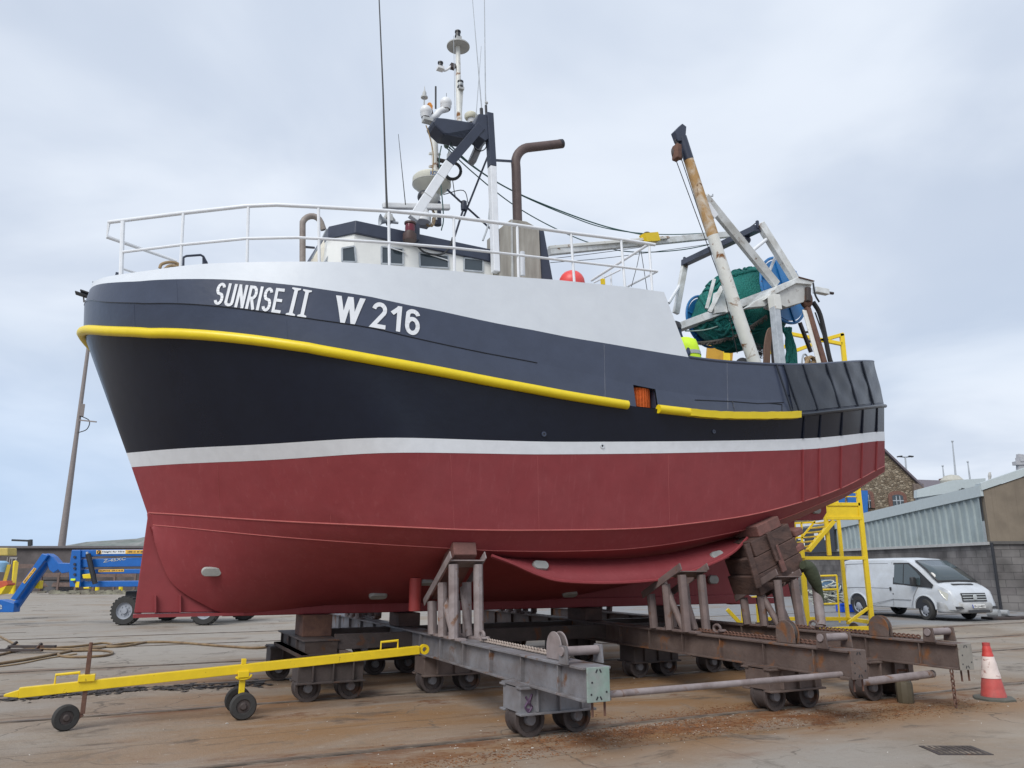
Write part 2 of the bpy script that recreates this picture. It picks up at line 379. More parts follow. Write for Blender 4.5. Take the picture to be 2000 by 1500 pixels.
# bilge keels: plate hanging out and down from the turn of the bilge
out = [(960, 1085), (1000, 1100), (1050, 1122), (1100, 1135), (1200, 1138), (1300, 1130), (1380, 1105), (1430, 1080), (1460, 1050)]
inn = [(960, 1085), (1010, 1087), (1060, 1089), (1110, 1091), (1200, 1091), (1290, 1083), (1360, 1068), (1420, 1052), (1460, 1048)]
for sg in (1, -1):
    A = [tsz(u, v, 2.12) for u, v in inn]; B = [tsz(u, v, 2.46) for u, v in out]
    A = [V(a) for a in bez(A, 5)]; B = [V(b) for b in bez(B, 5)]
    mb = MB(); mb.grid([[W(a.x, sg * a.y, a.z) for a in A], [W(b.x, sg * b.y, b.z) for b in B]]); o = mb.build('bilge_keel', M['red'], boat, solid=.03)
    mb = MB(); mb.tube([W(b.x, sg * b.y, b.z) for b in B], .022, 6); mb.build('bilge_keel_edge', M['red'], boat)
# white shelter side
mb = MB()
A = crv('top', t1=tW); B = crv('bnd', t1=tA, off=-.004); strip(mb, A, B, 4)
mb.build('shelter_side', M['white'], boat, 25)
mb = MB(); A = [(t, max(0, s - .03), z - .04) for t, s, z in A]; mb.grid([[W(t, s * k, z + .10 * (1 - k * k)) for t, s, z in A] for k in (1, .5, 0, -.5, -1)]); mb.build('shelter_deck', M['gly'], boat)
mb = MB(); e = A[-1]; f = B[-1]; mb.grid([[W(e[0], e[1] * k, e[2]) for k in (1, 0, -1)], [W(f[0], (f[1] - .05) * k, f[2] - 1.0) for k in (1, 0, -1)]]); mb.build('shelter_end', M['white'], boat)
mb = MB(); A = [(t, max(0, s - .05), z + .02) for t, s, z in crv('rail')]; mb.grid([[W(t, s * k, z) for t, s, z in A] for k in (1, 0, -1)]); mb.build('work_deck', M['rustd'], boat)
mb = MB(); mb.tube([W(t, s - .015, z) for t, s, z in crv('bnd') if t > tA], .03, 8); mb.tube([W(t, -s + .015, z) for t, s, z in crv('bnd') if t > tA], .03, 8); mb.build('bulwark_cap', M['navy'], boat)
# rub rail
def railrun(t0, t1, r, off=.03, n=70, ex=0):
    return [W(t, half('rail', t) + off, ZF['rail'](t)) for t in [t0 + (t1 - t0) * (i / n) for i in range(n + 1)]]
mb = MB(); L = []
for i in range(80):
    f = hf(i / 160) * 2; t = TB['rail'] + (tp0 - TB['rail']) * f; s = half('rail', t); L.append((t, s, ZF['rail'](t)))
nose = [(t - .05, -s * 1, z) for t, s, z in L[1:]]
def offs(L):
    o = []
    for i, (t, s, z) in enumerate(L):
        a = L[max(0, i - 1)]; b = L[min(len(L) - 1, i + 1)]; dt, ds = b[0] - a[0], b[1] - a[1]; l = math.hypot(dt, ds) or 1
        o.append((t - ds / l * .02, s + dt / l * .02, z))
    return o
Lo = offs(L)
# the nose closes smoothly round the stem
pp = [W(t, s, z) for t, s, z in reversed(Lo)] + [W(t, -s, z) for t, s, z in Lo[1:]]
mb.tube(pp, .066, 12); mb.build('rub_rail', M['yel'], boat, 50)
tr1, tr2 = hull_hit(1284, 798)[0], hull_hit(1345, 806)[0]; tr3 = hull_hit(1558, 811)[0]
mb = MB(); mb.tube(railrun(tr1, tr2, 0, .02, 10), .066, 12); mb.build('rub_rail', M['yel'], boat, 50)
mb = MB(); pts = railrun(tr2 - .02, tr3, 0, .03, 24)
rows = []
for i, p in enumerate(pts):
    jw = .012 * noise.noise(V((i * .7, 0, 3))); n3 = V((N[0], N[1], 0))
    rows.append([p + n3 * a + V((0, 0, b + jw)) for a, b in ((-.06, -.062), (.045, -.058), (.06, .045), (-.06, .07))])
mb.grid(rows, True); mb.add(rows[-1], [(0, 1, 2, 3)]); mb.add(rows[0], [(3, 2, 1, 0)]); mb.build('rub_rail', M['yel'], boat, 30, label='dented square yellow rail section')
mb = MB(); mb.tube([W(t, half('rail', t) + .02, ZF['rail'](t)) for t in [tr3 + (PL['rail'][5] - tr3) * i / 40 for i in range(41)]], .036, 8); mb.build('stern_rail', M['tar'], boat)
# stern plates and ribs
mb = MB()
tq = hull_hit(1536, 740)[0]
ts = [tq + (PL['bnd'][5] - tq) * i / 70 for i in range(71)]
ts2 = [tq + (PL['rail'][5] - tq) * i / 70 for i in range(71)]
def at_(k, t, off): return W(t, half(k, t) + off, ZF[k](t))
g = []
for r in range(17):
    row = []
    for i, t in enumerate(ts):
        f = r / 16; a, b = at_('bnd', t, .012), at_('rail', ts2[i], .012); p = a.lerp(b, f * .93)
        d = .012 * noise.noise(V((t * 3.2, f * 3.6, 1.3))) + .009 * math.sin(t * 9.5) * math.sin(f * 9); p += V((N[0], N[1], 0)) * d
        row.append(p)
    g.append(row)
mb.grid(g); mb.build('quarter_plate', M['tar'], boat, 60)
for u in (1530, 1545, 1582, 1626, 1662, 1694):
    t = hull_hit(u, 750)[0]; mb = MB(); mb.tube([at_('bnd', t - .12, .022).lerp(at_('rail', t + .06, .022), i / 8) for i in range(9)], .018 if u > 1530 else .016, 6); mb.build('stern_rib', M['tar'], boat)
for u in (1566, 1598, 1640, 1680, 1708):
    t = hull_hit(u, 900)[0]; up = MB(); dn = MB()
    up.tube([at_('rail', t - .05, .0), at_('st', t, .01)], .022, 6); up.build('stern_rib', M['black'], boat)
    dn.tube([at_('sb', t, .012), at_('c1', t + .1, .012)], .022, 6); dn.build('stern_rib', M['red'], boat)
# butt welds between plates
for u, v0, v1 in ((345, 548, 591), (262, 594, 638), (787, 597, 653), (560, 627, 662), (1180, 672, 778), (1420, 709, 800), (425, 909, 1008), (1050, 890, 1033), (1305, 888, 1026), (880, 888, 1032), (640, 896, 1022)):
    pts = []
    for i in range(9): t, s, z = hull_hit(u + (v0 + (v1 - v0) * i / 8 - v0) * (.02 if u > 900 else .05), v0 + (v1 - v0) * i / 8); pts.append(W(t, s - .0005, z))
    MB().tube(pts, .0028 if v1 < 830 else .0016, 5).build('butt_weld', M['navy'] if v1 < 830 else M['redl'], boat)
# doubler plate edges near the quarter
mb = MB()
for line in ([(1357, 781), (1430, 784), (1480, 788), (1530, 786)], [(1430, 784), (1434, 801)], [(1500, 787), (1527, 790), (1527, 803)], [(1535, 772), (1563, 772), (1570, 803)]):
    L = []
    for (a, b) in zip(line, line[1:]):
        for i in range(6): L.append((a[0] + (b[0] - a[0]) * i / 6, a[1] + (b[1] - a[1]) * i / 6))
    L.append(line[-1]); pts = []
    for u, v in L: t, s, z = hull_hit(u, v); pts.append(W(t, s + .006, z))
    mb.tube(pts, .006, 5)
mb.build('plate_edge', M['tar'], boat)
# freeing port: recess box with orange mesh
mb = MB(); dd = .45
a = [W(tp0, half('seam', tp0) - .03, ZF['seam'](tp0)), W(tp1, half('seam', tp1) - .03, ZF['seam'](tp1)), W(tp1, half('rail', tp1) - .03, ZF['rail'](tp1)), W(tp0, half('rail', tp0) - .03, ZF['rail'](tp0))]
off = W(0, -dd, 0) - W(0, 0, 0); b = [p + off for p in a]
mb.add(a + b, [(4, 5, 6, 7), (0, 1, 5, 4), (1, 2, 6, 5), (2, 3, 7, 6), (3, 0, 4, 7)]); mb.build('freeing_port', M['navy2'], boat, 0)
mb = MB(); tc_ = tp0 + .20; zt, zb = ZF['seam'](tc_) - .01, ZF['rail'](tc_) + .02; sc_ = half('rail', tc_) - .30
for i in range(15):
    an = -.1 + 3.3 * i / 14; x, y = .21 * math.cos(an), .21 * math.sin(an); mb.bar(W(tc_ - x, sc_ + y, zb), W(tc_ - x, sc_ + y, zt), .008)
for j in range(17):
    z = zb + (zt - zb) * j / 16; mb.tube([W(tc_ - .21 * math.cos(-.1 + 3.3 * i / 14), sc_ + .21 * math.sin(-.1 + 3.3 * i / 14), z) for i in range(15)], .006, 4)
mb.build('plastic_mesh', M['orange'], boat)
mb = MB(); mb.cyl(W(tc_, sc_, zb), W(tc_, sc_, zt), .19); mb.build('mesh_basket', mat('brown_basket', (.30, .08, .04), .7), boat)
# hull fittings
def ring(u, v, r, m):
    t, s, z = hull_hit(u, v); mb = MB(); mb.lathe([(r * .45, -.01), (r * .5, .012), (r, .012), (r, -.02)], W(t, s, z), (N[0], N[1], 0), 16); mb.build('discharge_port', m, boat)
    mb = MB(); mb.lathe([(0, .006), (r * .5, .006)], W(t, s, z), (N[0], N[1], 0), 12); mb.build('discharge_hole', M['blkp'], boat)
ring(1062, 848, .035, M['navy']); ring(1394, 843, .03, M['navy']); ring(1176, 871, .035, M['white'])
def anode(p, along, nrm, L=.27, w=.13, th=.06):
    along = V(along).normalized(); nrm = V(nrm).normalized(); c = nrm.cross(along).normalized(); mb = MB(); rows = []
    for k, h in ((1.0, 0), (1.0, th * .7), (.85, th), (0.0, th)):
        rows.append([V(p) + nrm * h + along * ((L / 2 - w / 2) * (1 if math.cos(q) > 0 else -1) * (1 if abs(math.cos(q)) > 1e-3 else 0) * (k > 0) + w / 2 * k * math.cos(q)) + c * w / 2 * k * math.sin(q) for q in [2 * math.pi * (j + .5) / 20 for j in range(20)]])
    mb.grid(rows, True); o = mb.build('anode', M['zinc'], boat, 50)
def surf(u, v):                          # bottom surface hit
    best = None
    for s in [i * .02 for i in range(1, 160)]:
        t, _, z = tsz(u, v, s)
        a = (half('c2', t), ZF['c2'](t)); b = (.12, zc_(t))
        if s <= a[0]:
            zz = b[1] + (a[1] - b[1]) * (s - b[0]) / (a[0] - b[0]) - .05
            g = z - zz
            if best is not None and best[0] * g <= 0: return t, s, zz
            best = (g,)
    return tsz(u, v, 1.2)
dn = V((N[0] * .5, N[1] * .5, -.85))
t, s, z = surf(413, 1116); anode(W(t, s, z), (*D, .0), V((N[0], N[1], -.25)) , .26, .12)
t, s, z = surf(738, 1160); anode(W(t, s, z), (*D, 0), dn)
t, s, z = surf(833, 1134); anode(W(t, s, z), (*D, 0), dn, .2, .1)
anode(W(*tsz(1054, 1106, 2.30)), (*D, -.05), V((N[0], N[1], .45)), .24, .13)
anode(W(*tsz(1398, 1086, 2.32)), (*D, .2), V((N[0], N[1], .45)), .24, .13)
anode(W(*tsz(1391, 1132, .1)), (*D, 0), (N[0], N[1], 0), .24, .16); anode(W(*tsz(1592, 996, .07)), (*D, 0), (N[0], N[1], 0), .24, .16)
t, s, z = surf(1112, 1157); anode(W(t, s, z), (*D, 0), dn)
mb = MB(); p = bs(810, 1190, 1.35); mb.cyl(p + V((0, 0, .42)), p + V((0, 0, -.02)), .085, 18); mb.build('sea_inlet_pipe', M['red2'], boat)
# lettering
def text_polys(txt, shear=0, bold=.02):
    c = bpy.data.curves.new('lettering', 'FONT'); c.body = txt; c.shear = shear; c.offset = bold; c.resolution_u = 4
    o = bpy.data.objects.new('lettering', c); COL.objects.link(o)
    me = bpy.data.meshes.new_from_object(o.evaluated_get(bpy.context.evaluated_depsgraph_get())) if False else None
    dg = bpy.context.evaluated_depsgraph_get(); me = bpy.data.meshes.new_from_object(o.evaluated_get(dg))
    vs = [tuple(v.co[:2]) for v in me.vertices]; fs = [tuple(p.vertices) for p in me.polygons]
    bpy.data.objects.remove(o); bpy.data.curves.remove(c); bpy.data.meshes.remove(me)
    x0, x1 = min(v[0] for v in vs), max(v[0] for v in vs); y0, y1 = min(v[1] for v in vs), max(v[1] for v in vs)
    return [((x - x0) / (x1 - x0), (y - y0) / (y1 - y0)) for x, y in vs], fs
def fine(vs, fs, nx=10, ny=4):           # cut faces so that they can follow a curved surface
    bm = bmesh.new(); bv = [bm.verts.new((x, y, 0)) for x, y in vs]
    for f in fs:
        try: bm.faces.new([bv[i] for i in f])
        except ValueError: pass
    for ax, n in ((0, nx), (1, ny)):
        for i in range(1, n):
            co = [0, 0, 0]; no = [0, 0, 0]; co[ax] = i / n; no[ax] = 1
            bmesh.ops.bisect_plane(bm, geom=bm.verts[:] + bm.edges[:] + bm.faces[:], plane_co=co, plane_no=no)
    bm.verts.index_update(); a = [tuple(v.co[:2]) for v in bm.verts]; b = [tuple(v.index for v in f.verts) for f in bm.faces]; bm.free(); return a, b
def quadmap(x, y, q):                    # q: bottom-left, bottom-right, top-right, top-left
    return tuple((q[0][i] * (1 - x) + q[1][i] * x) * (1 - y) + (q[3][i] * (1 - x) + q[2][i] * x) * y for i in (0, 1))
def hull_letters(name, vs, fs, q, nx=12):
    vs, fs = fine(vs, fs, nx); mb = MB(); P = []
    for x, y in vs:
        t, s, z = hull_hit(*quadmap(x, y, q)); P.append(W(t, s + .010, z))
    mb.add(P, fs); mb.build(name, M['wht'], boat, 0)
# heavy condensed sans capitals drawn as thick strokes (height 1)
def arc(cx, cy, rx, ry, a0, a1, n=14): return [(cx + rx * math.cos(R(a0 + (a1 - a0) * i / n)), cy + ry * math.sin(R(a0 + (a1 - a0) * i / n))) for i in range(n + 1)]
def glyphs(wd, sw):
    h = sw / 2; l, r, t, b, m = h, wd - h, 1 - h, h, .5; rx = (r - l) / 2; cx = wd / 2
    ry = (t - m) / 2; y1 = m + ry - .01; y0 = b + ry
    return {'S': [arc(cx, y1, rx, ry, 22, 180) + arc(cx, y1, rx, ry, 190, 245, 5) + arc(cx, y0 + .01, rx, ry, 62, -22, 8)[0:] + arc(cx, y0, rx, ry, -30, -158)],
            'U': [[(l, 1), (l, b + rx)] + arc(cx, b + rx, rx, rx, 180, 360)[1:] + [(r, 1)]],
            'N': [[(l, 0), (l, 1)], [(l, .93), (r, .07)], [(r, 0), (r, 1)]],
            'R': [[(l, 0), (l, t), (cx * .95, t)] + arc(cx * .95, t - .235, r - cx * .95, .235, 90, -90)[1:] + [(l, t - .47)], [(cx * .9, t - .47), (r + .01, 0)]],
            'I': [[(l, 0), (l, 1)]], 'E': [[(wd, t), (l, t), (l, b), (wd, b)], [(l, m + .01), (wd * .93, m + .01)]],
            'W': [[(h * .8, 1), (wd * .27, .02), (cx, .97), (wd * .73, .02), (wd - h * .8, 1)]],
            '2': [arc(cx, t - rx * .98, rx, rx * .98, 172, -32) + [(l + .01, b), (wd, b)]],
            '1': [[(wd * .66, 0), (wd * .66, 1)], [(wd * .60, .90), (wd * .12, .68)]],
            '6': [arc(cx, t - rx * .95, rx, rx * .95, 14, 150) + [(l, m - .05)] + arc(cx, b + .27, rx, .27, 180, 540, 24)]}
def ribbon(pl, sw):
    h = sw / 2; n = len(pl); L, Rr = [], []
    closed = False
    for i in range(n):
        a, c, d = pl[max(0, i - 1)], pl[i], pl[min(n - 1, i + 1)]
        d1 = V((c[0] - a[0], c[1] - a[1])) if i else V((d[0] - c[0], d[1] - c[1])); d2 = V((d[0] - c[0], d[1] - c[1])) if i < n - 1 else d1
        if d1.length < 1e-6: d1 = d2
        if d2.length < 1e-6: d2 = d1
        d1.normalize(); d2.normalize(); n1 = V((-d1.y, d1.x)); n2 = V((-d2.y, d2.x)); mm = n1 + n2
        if mm.length < .2: mm = n1
        mm.normalize(); k = h / max(.45, mm.dot(n1)); L.append((c[0] + mm.x * k, c[1] + mm.y * k)); Rr.append((c[0] - mm.x * k, c[1] - mm.y * k))
    return L, Rr
def stroke_word(txt, wd, sw, gap):
    vs, fs, x = [], [], 0
    for ch in txt:
        w_ = sw if ch == 'I' else wd
        if ch == 'W':
            k = sw * 1.08
            for xa, xb in ((0, wd * .29 - k / 2), (wd * .5 - k / 2, wd * .29 - k / 2), (wd * .5 - k / 2, wd * .71 - k / 2), (wd - k, wd * .71 - k / 2)):
                o = len(vs)
                for i in range(5): f = i / 4; vs += [(x + xa + (xb - xa) * f, 1 - f), (x + xa + k + (xb - xa) * f, 1 - f)]
                fs += [(o + 2 * i, o + 2 * i + 1, o + 2 * i + 3, o + 2 * i + 2) for i in range(4)]
            x += w_ + gap; continue
        for pl in glyphs(w_, sw)[ch]:
            L, Rr = ribbon(pl, sw); o = len(vs); n = len(L); vs += [(p[0] + x, p[1]) for p in L] + [(p[0] + x, p[1]) for p in Rr]; fs += [(o + i, o + i + 1, o + n + i + 1, o + n + i) for i in range(n - 1)]
        x += w_ + gap
    W_ = x - gap; return [(a / W_, c) for a, c in vs], fs
def place_letters(txt, wd, sw, gap, q):
    vs, fs = stroke_word(txt, wd, sw, gap); mb = MB(); P = []
    for i, (x, y) in enumerate(vs):
        t, s, z = hull_hit(*quadmap(x, y, q)); P.append(W(t, s + .008 + .0012 * (i % 3), z))
    mb.add(P, fs); mb.build('name_lettering' if len(txt) > 1 else 'number_lettering', M['wht'], boat, 0)
place_letters('SUNRISE', .385, .122, .078, [(415, 594.5), (547, 612.5), (556.5, 564.5), (426.5, 551.5)])
ser = [(0, 0), (1, 0), (1, .05), (.70, .09), (.70, .91), (1, .95), (1, 1), (0, 1), (0, .95), (.30, .91), (.30, .09), (0, .05)]
fsr = [(0, 1, 2, 3, 10, 11), (3, 4, 9, 10), (4, 5, 6, 7, 8, 9)]
hull_letters('name_lettering', ser, fsr, [(557.5, 615), (575.5, 617.5), (588, 564), (571, 561.5)], 3)
hull_letters('name_lettering', ser, fsr, [(580, 618), (597.5, 620.5), (609, 568), (592, 565)], 3)
for ch, wd, qd in (('W', .92, [(655, 629), (702, 635), (714, 584), (656, 577)]), ('2', .60, [(723, 639), (752, 644), (757, 593), (728, 589)]), ('1', .48, [(761, 645), (785, 649.5), (790, 600), (763, 596)]), ('6', .58, [(790, 652), (818.5, 657), (821, 607), (792, 602)])):
    place_letters(ch, wd, .16, .05, qd)
# ================================================================ SLIPWAY CRADLE
X3, Y3, Z3 = V((*D, 0)), V((*N, 0)), V((0, 0, 1))
AXB = (X3, Y3, Z3)
def lab(name, label, cat, t, s, z=0, group=None): return thing(name, label, cat, W(t, s, z), AX, group)
# ---- bogies: steel box on four flanged wheels
def make_bogie(m, label, t, s):
    b = lab('cradle_bogie', label, 'bogie', t, s, 0, 'wheeled bogies under the cradle beams'); P = lambda a, c, z: W(t + a, s + c, z)
    mb = MB()
    for c in (-.19, .19):
        mb.box(P(0, c, .36), (.84, .02, .25), AXB)
        for z in (.235, .48): mb.box(P(0, c, z), (.88, .12, .022), AXB)
        for a in (-.24, .02, .28): mb.box(P(a, c + math.copysign(.03, c), .36), (.02, .05, .22), AXB)
    for a in (-.41, .41): mb.box(P(a, 0, .36), (.02, .36, .23), AXB)
    mb.build('frame', m, b, 30, .004)
    mb = MB(); mb.box(P(-.30, 0, .498), (.26, .44, .018), AXB); mb.box(P(.30, 0, .498), (.3, .44, .018), AXB); mb.build('top_plate', m, b, 0)
    for a in (-.27, .28):
        mb = MB(); mb.lathe([(.03, -.09), (.12, -.09), (.13, -.125), (.165, -.125), (.168, -.095), (.145, -.085), (.145, .085), (.168, .095), (.165, .125), (.13, .125), (.12, .09), (.03, .09)], P(a, 0, .165), Y3, 24)
        o = mb.build('wheel', M['rustd'], b, 40)
        mb = MB(); mb.lathe([(.06, .08), (.06, .135), (.05, .15), (0, .15)], P(a, 0, .165), Y3, 14); mb.build('axle_cap', M['steel'], o)
    return b
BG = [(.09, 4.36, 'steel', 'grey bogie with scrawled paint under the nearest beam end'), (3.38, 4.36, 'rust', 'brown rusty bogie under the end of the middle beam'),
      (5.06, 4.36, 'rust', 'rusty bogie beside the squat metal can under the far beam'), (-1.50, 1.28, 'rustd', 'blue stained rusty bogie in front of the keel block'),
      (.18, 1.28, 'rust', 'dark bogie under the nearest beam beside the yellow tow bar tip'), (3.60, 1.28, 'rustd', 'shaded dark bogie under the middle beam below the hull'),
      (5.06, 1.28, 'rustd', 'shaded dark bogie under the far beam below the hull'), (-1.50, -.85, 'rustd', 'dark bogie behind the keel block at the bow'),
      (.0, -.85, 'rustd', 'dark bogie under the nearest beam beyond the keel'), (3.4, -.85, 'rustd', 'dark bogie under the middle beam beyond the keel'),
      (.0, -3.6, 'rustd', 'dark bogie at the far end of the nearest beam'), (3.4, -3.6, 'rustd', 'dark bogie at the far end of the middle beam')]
protos = {}
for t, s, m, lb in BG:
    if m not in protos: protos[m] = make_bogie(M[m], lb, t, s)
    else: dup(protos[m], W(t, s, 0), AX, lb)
mb = MB()                                       # purple and red scrawl on the grey bogie
for L in ([(-.36, .40), (-.33, .33), (-.29, .42)], [(-.37, .30), (-.33, .36), (-.29, .30), (-.33, .25), (-.37, .30)], [(-.36, .28), (-.30, .27)]):
    mb.tube([W(.09 + a, 4.36 + .203, z) for a, z in L], .011, 5)
mb.build('scrawl', mat('purple_scrawl', (.09, .05, .10), .7), protos['steel'])
# ---- transverse beams
def make_beam(t, m, endm, label, s0=-4.3, s1=5.66, padm=None, wedge=True, pulley=(4.55,), fz=1.72, so=0., drop=.50):
    b = lab('cradle_beam', label, 'cradle beam', t, 0, .5, 'transverse cradle beams under the boat'); P = lambda a, s, z: W(t + a, s, z)
    mb = MB()
    for z in (.505, .775): mb.bar(P(0, s0, z), P(0, s1 - .02, z), .30, .022)
    for a in (-.085, .085): mb.box(P(a, (s0 + s1) / 2, .64), (.014, s1 - s0 - .06, .25), AXB)
    s = s0 + .1
    while s < s1 - .2:
        for a in (-.115, .115): mb.box(P(a, s, .64), (.05, .016, .25), AXB)
        s += .78
    mb.build('beam', m, b, 30, .003)
    mb = MB(); mb.box(P(0, s1, .64), (.235, .02, .295), AXB); o = mb.build('end_plate', endm, b, 0, .004)
    mb = MB()
    for z, dz in ((.755, -1), (.525, 1)):
        for a in (-.02, .02): mb.box(P(a, s1 + .0105, z), (.014, .002, .034), (X3 * .85 + Z3 * .5 * (1 if a > 0 else -1), Y3, Z3 * .85 - X3 * .5 * (1 if a > 0 else -1)))
    for a, z in ((-.08, .56), (.08, .575), (-.07, .66)): mb.lathe([(.009, 0), (.009, .003), (0, .003)], P(a, s1 + .01, z), Y3, 8)
    mb.build('lifting_hole', M['blkp'], o, 0)
    # hauling chain along the top flange
    mb = MB(); sa, sb = 2.95, s1 - .6; n = int((sb - sa) / .034)
    for i in range(n):
        s = sa + (sb - sa) * i / n; c = P(.055, s, .803 + .012 * (i % 2)); up = Z3 if i % 2 else X3
        ring = [c + Y3 * .029 * math.cos(q) + up * .020 * math.sin(q) + X3 * .0 for q in [2 * math.pi * k / 8 for k in range(8)]]
        mb.tube(ring, .010, 5, closed=True)
    mb.build('hauling_chain', M['rustb'] if m is not M['steel'] else mat('pale_chain', (.34, .28, .24), .7, rust=.5), b, 60)
    # rope roller at the end
    mb = MB(); mb.cyl(P(-.20, s1 - .32, .90), P(.24, s1 - .32, .90), .042, 14)
    ro = mb.build('end_roller', M['pad'], b, 40)
    mb = MB()
    for a in (-.17, .21):
        mb.prism([P(a - .012, s1 - .40, .785), P(a - .012, s1 - .24, .785), P(a - .012, s1 - .26, .95), P(a - .012, s1 - .38, .95)], X3 * .024)
    mb.build('roller_cheek', m, ro, 30, .004)
    # pulley sheave in rounded cheeks
    for ps in pulley:
        pu = MB(); R0 = .15
        for a in (-.035, .035):
            pts = [P(-.04 + a, ps + x, z) for x, z in [(-R0, .79), (R0, .79)] + [(R0 * math.cos(q), .90 + R0 * math.sin(q)) for q in [math.pi * k / 12 for k in range(13)]]]
            pu.prism(pts, X3 * .012)
        po = pu.build('sheave_cheek', M['pad'] if m is M['steel'] else M['rust'], b, 40, .004)
        mb = MB(); mb.lathe([(.02, -.025), (.135, -.025), (.11, 0), (.135, .025), (.02, .025)], P(-.035, ps, .90), X3, 20); mb.build('sheave', M['rustd'], po, 40)
    # studs under the end
    mb = MB(); 
    for a in (-.03, .1): mb.cyl(P(a, s1 - .06, .50), P(a, s1 - .06, .36), .011, 8)
    mb.build('stud', M['rustb'], b)
    # bilge support frames, port and starboard
    pm = padm or m
    for sg in ((1, -1)):
        fr = MB(); za, zb = fz - drop, fz      # sloping head: low inboard, high outboard
        ia, oa = (1.80 + so) * sg, (2.55 + so) * sg; tt = .17
        for a in (-tt, tt):
            for s, top in ((ia, za), ((ia + oa) / 2, (za + zb) / 2), (oa, zb - .02)):
                fr.cyl(P(a, s + .05 * sg, .80), P(a, s, top), .064, 9)
            fr.cyl(P(a * .6, (ia + oa) / 2 + .28 * sg, .80), P(a * .9, ia + .30 * sg, za + .18), .048, 10)
        fo = fr.build('support_legs', pm, b, 40)
        hd = MB()
        for a in (-tt - .07, tt + .07): hd.bar(P(a, ia - .12 * sg, za - .02), P(a, oa + .08 * sg, zb + .10), .016, .10)
        hd.bar(P(0, oa - .22 * sg, zb - .05), P(0, oa + .06 * sg, zb + .03), .48, .016)
        for a in (-.13, .13): hd.bar(P(a, ia - .05 * sg, .80), P(a, oa + .25 * sg, .80), .10, .03)
        hd.build('support_head', pm, fo, 30, .004)
        if wedge:
            wd = MB(); lo, hi = (ia - .06 * sg, za + .02), (oa + .0 * sg, zb + .1)
            wd.prism([P(-.16, lo[0], lo[1]), P(-.16, hi[0], hi[1] - .0), P(-.16, hi[0] - .05 * sg, hi[1] + .16), P(-.16, hi[0] - .25 * sg, hi[1] + .13), P(-.16, lo[0], lo[1] + .08)], X3 * .32)
            wd.build('timber_pad', M['woodr'], b, 30, .012)
        sh = MB(); c = P(.05, oa + .42 * sg, .86)
        sh.tube([c + Y3 * .07 * math.cos(q) * sg + Z3 * .05 * math.sin(q) for q in [2 * math.pi * k / 10 for k in range(10)]], .018, 6, closed=True)
        sh.tube([c + Y3 * (.1 + .05 * math.cos(q)) * sg + X3 * .04 * math.sin(q) - Z3 * .02 for q in [2 * math.pi * k / 10 for k in range(10)]], .015, 6, closed=True)
        sh.build('shackle', pm, b, 50)
    return b
greenend = mat('green_end_plate', (.22, .30, .26), .6, col2=(.26, .27, .26), scale=6, rust=.25, rcol=(.16, .09, .05))
make_beam(-.10, M['steel'], greenend, 'nearest grey cradle beam with a green end plate', padm=M['pad'], pulley=(4.98,))
make_beam(3.20, M['rust'], M['rust'], 'brown rusty cradle beam with crumbling end, between the other two', padm=M['padb'], wedge=False, pulley=(4.7,), fz=1.58, so=.38, drop=.30)
make_beam(4.98, M['rust'], mat('pale_end_plate', (.27, .25, .22), .6, rust=.3), 'rusty cradle beam with a pale end plate beside the traffic cone', padm=M['padb'], wedge=False, pulley=(4.55,), fz=1.50, so=.38, drop=.30)
# longitudinal pipes and girders between beams
def pipe(p, q, r, m, label):
    o = MB().cyl(p, q, r, 12).build('spreader_pipe', m, None, 40); return tag(o, label, 'pipe', 'pipes coupling the cradle beams')
pipe(W(.03, 5.55, .53), W(3.1, 5.5, .53), .032, M['pad'], 'long mauve pipe joining the nearest beam to the middle beam')
pipe(bs(1678, 1333, 5.25), bs(1822, 1316, 5.25), .045, M['pad'], 'short mauve pipe joining the middle beam to the far beam')
g = lab('cradle_girder', 'dark lengthwise girder tying the cradle beams together beneath the keel', 'girder', 1.5, .75, .6)
mb = MB(); 
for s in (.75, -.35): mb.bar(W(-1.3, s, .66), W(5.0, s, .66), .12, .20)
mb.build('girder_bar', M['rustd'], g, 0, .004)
# bow keel beam and block
kb = lab('keel_beam', 'short dark rusty beam on bogies carrying the keel block at the bow', 'cradle beam', -1.5, .2, .5)
mb = MB()
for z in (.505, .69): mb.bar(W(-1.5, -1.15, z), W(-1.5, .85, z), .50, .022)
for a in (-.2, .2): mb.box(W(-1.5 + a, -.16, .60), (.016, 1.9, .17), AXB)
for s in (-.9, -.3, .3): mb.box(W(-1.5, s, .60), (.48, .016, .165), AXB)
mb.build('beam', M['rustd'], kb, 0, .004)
mb = MB(); mb.box(W(-1.5, .83, .60), (.44, .02, .17), AXB)
for sg in (-1, 1): mb.bar(W(-1.5 + .3 * sg, -.85, .53), W(-1.5 + .3 * sg, 1.28, .53), .10, .05); mb.build('end_plate', M['rust'], kb, 0)
def timber(name, label, t, s, z, size, m, rot=None, group='timber blocks under the keel'):
    ax = rot or AXB; o = MB().box(W(t, s, z), size, ax).build(name, m, None, 0, .012); return tag(o, label, 'timber block', group)
timber('keel_block', 'big brown steel box block standing between keel and bow beam', -1.45, .02, .85, (.42, .55, .30), M['rustb'])
timber('keel_block', 'dark timber block under the keel on the nearest beam', -.05, 0, .89, (.34, .5, .20), M['wood'])
timber('keel_block', 'dark timber block under the keel on the middle beam', 3.2, 0, .89, (.34, .6, .20), M['wood'])
timber('keel_block', 'dark timber block under the keel on the far beam', 4.98, 0, .89, (.34, .6, .20), M['wood'])
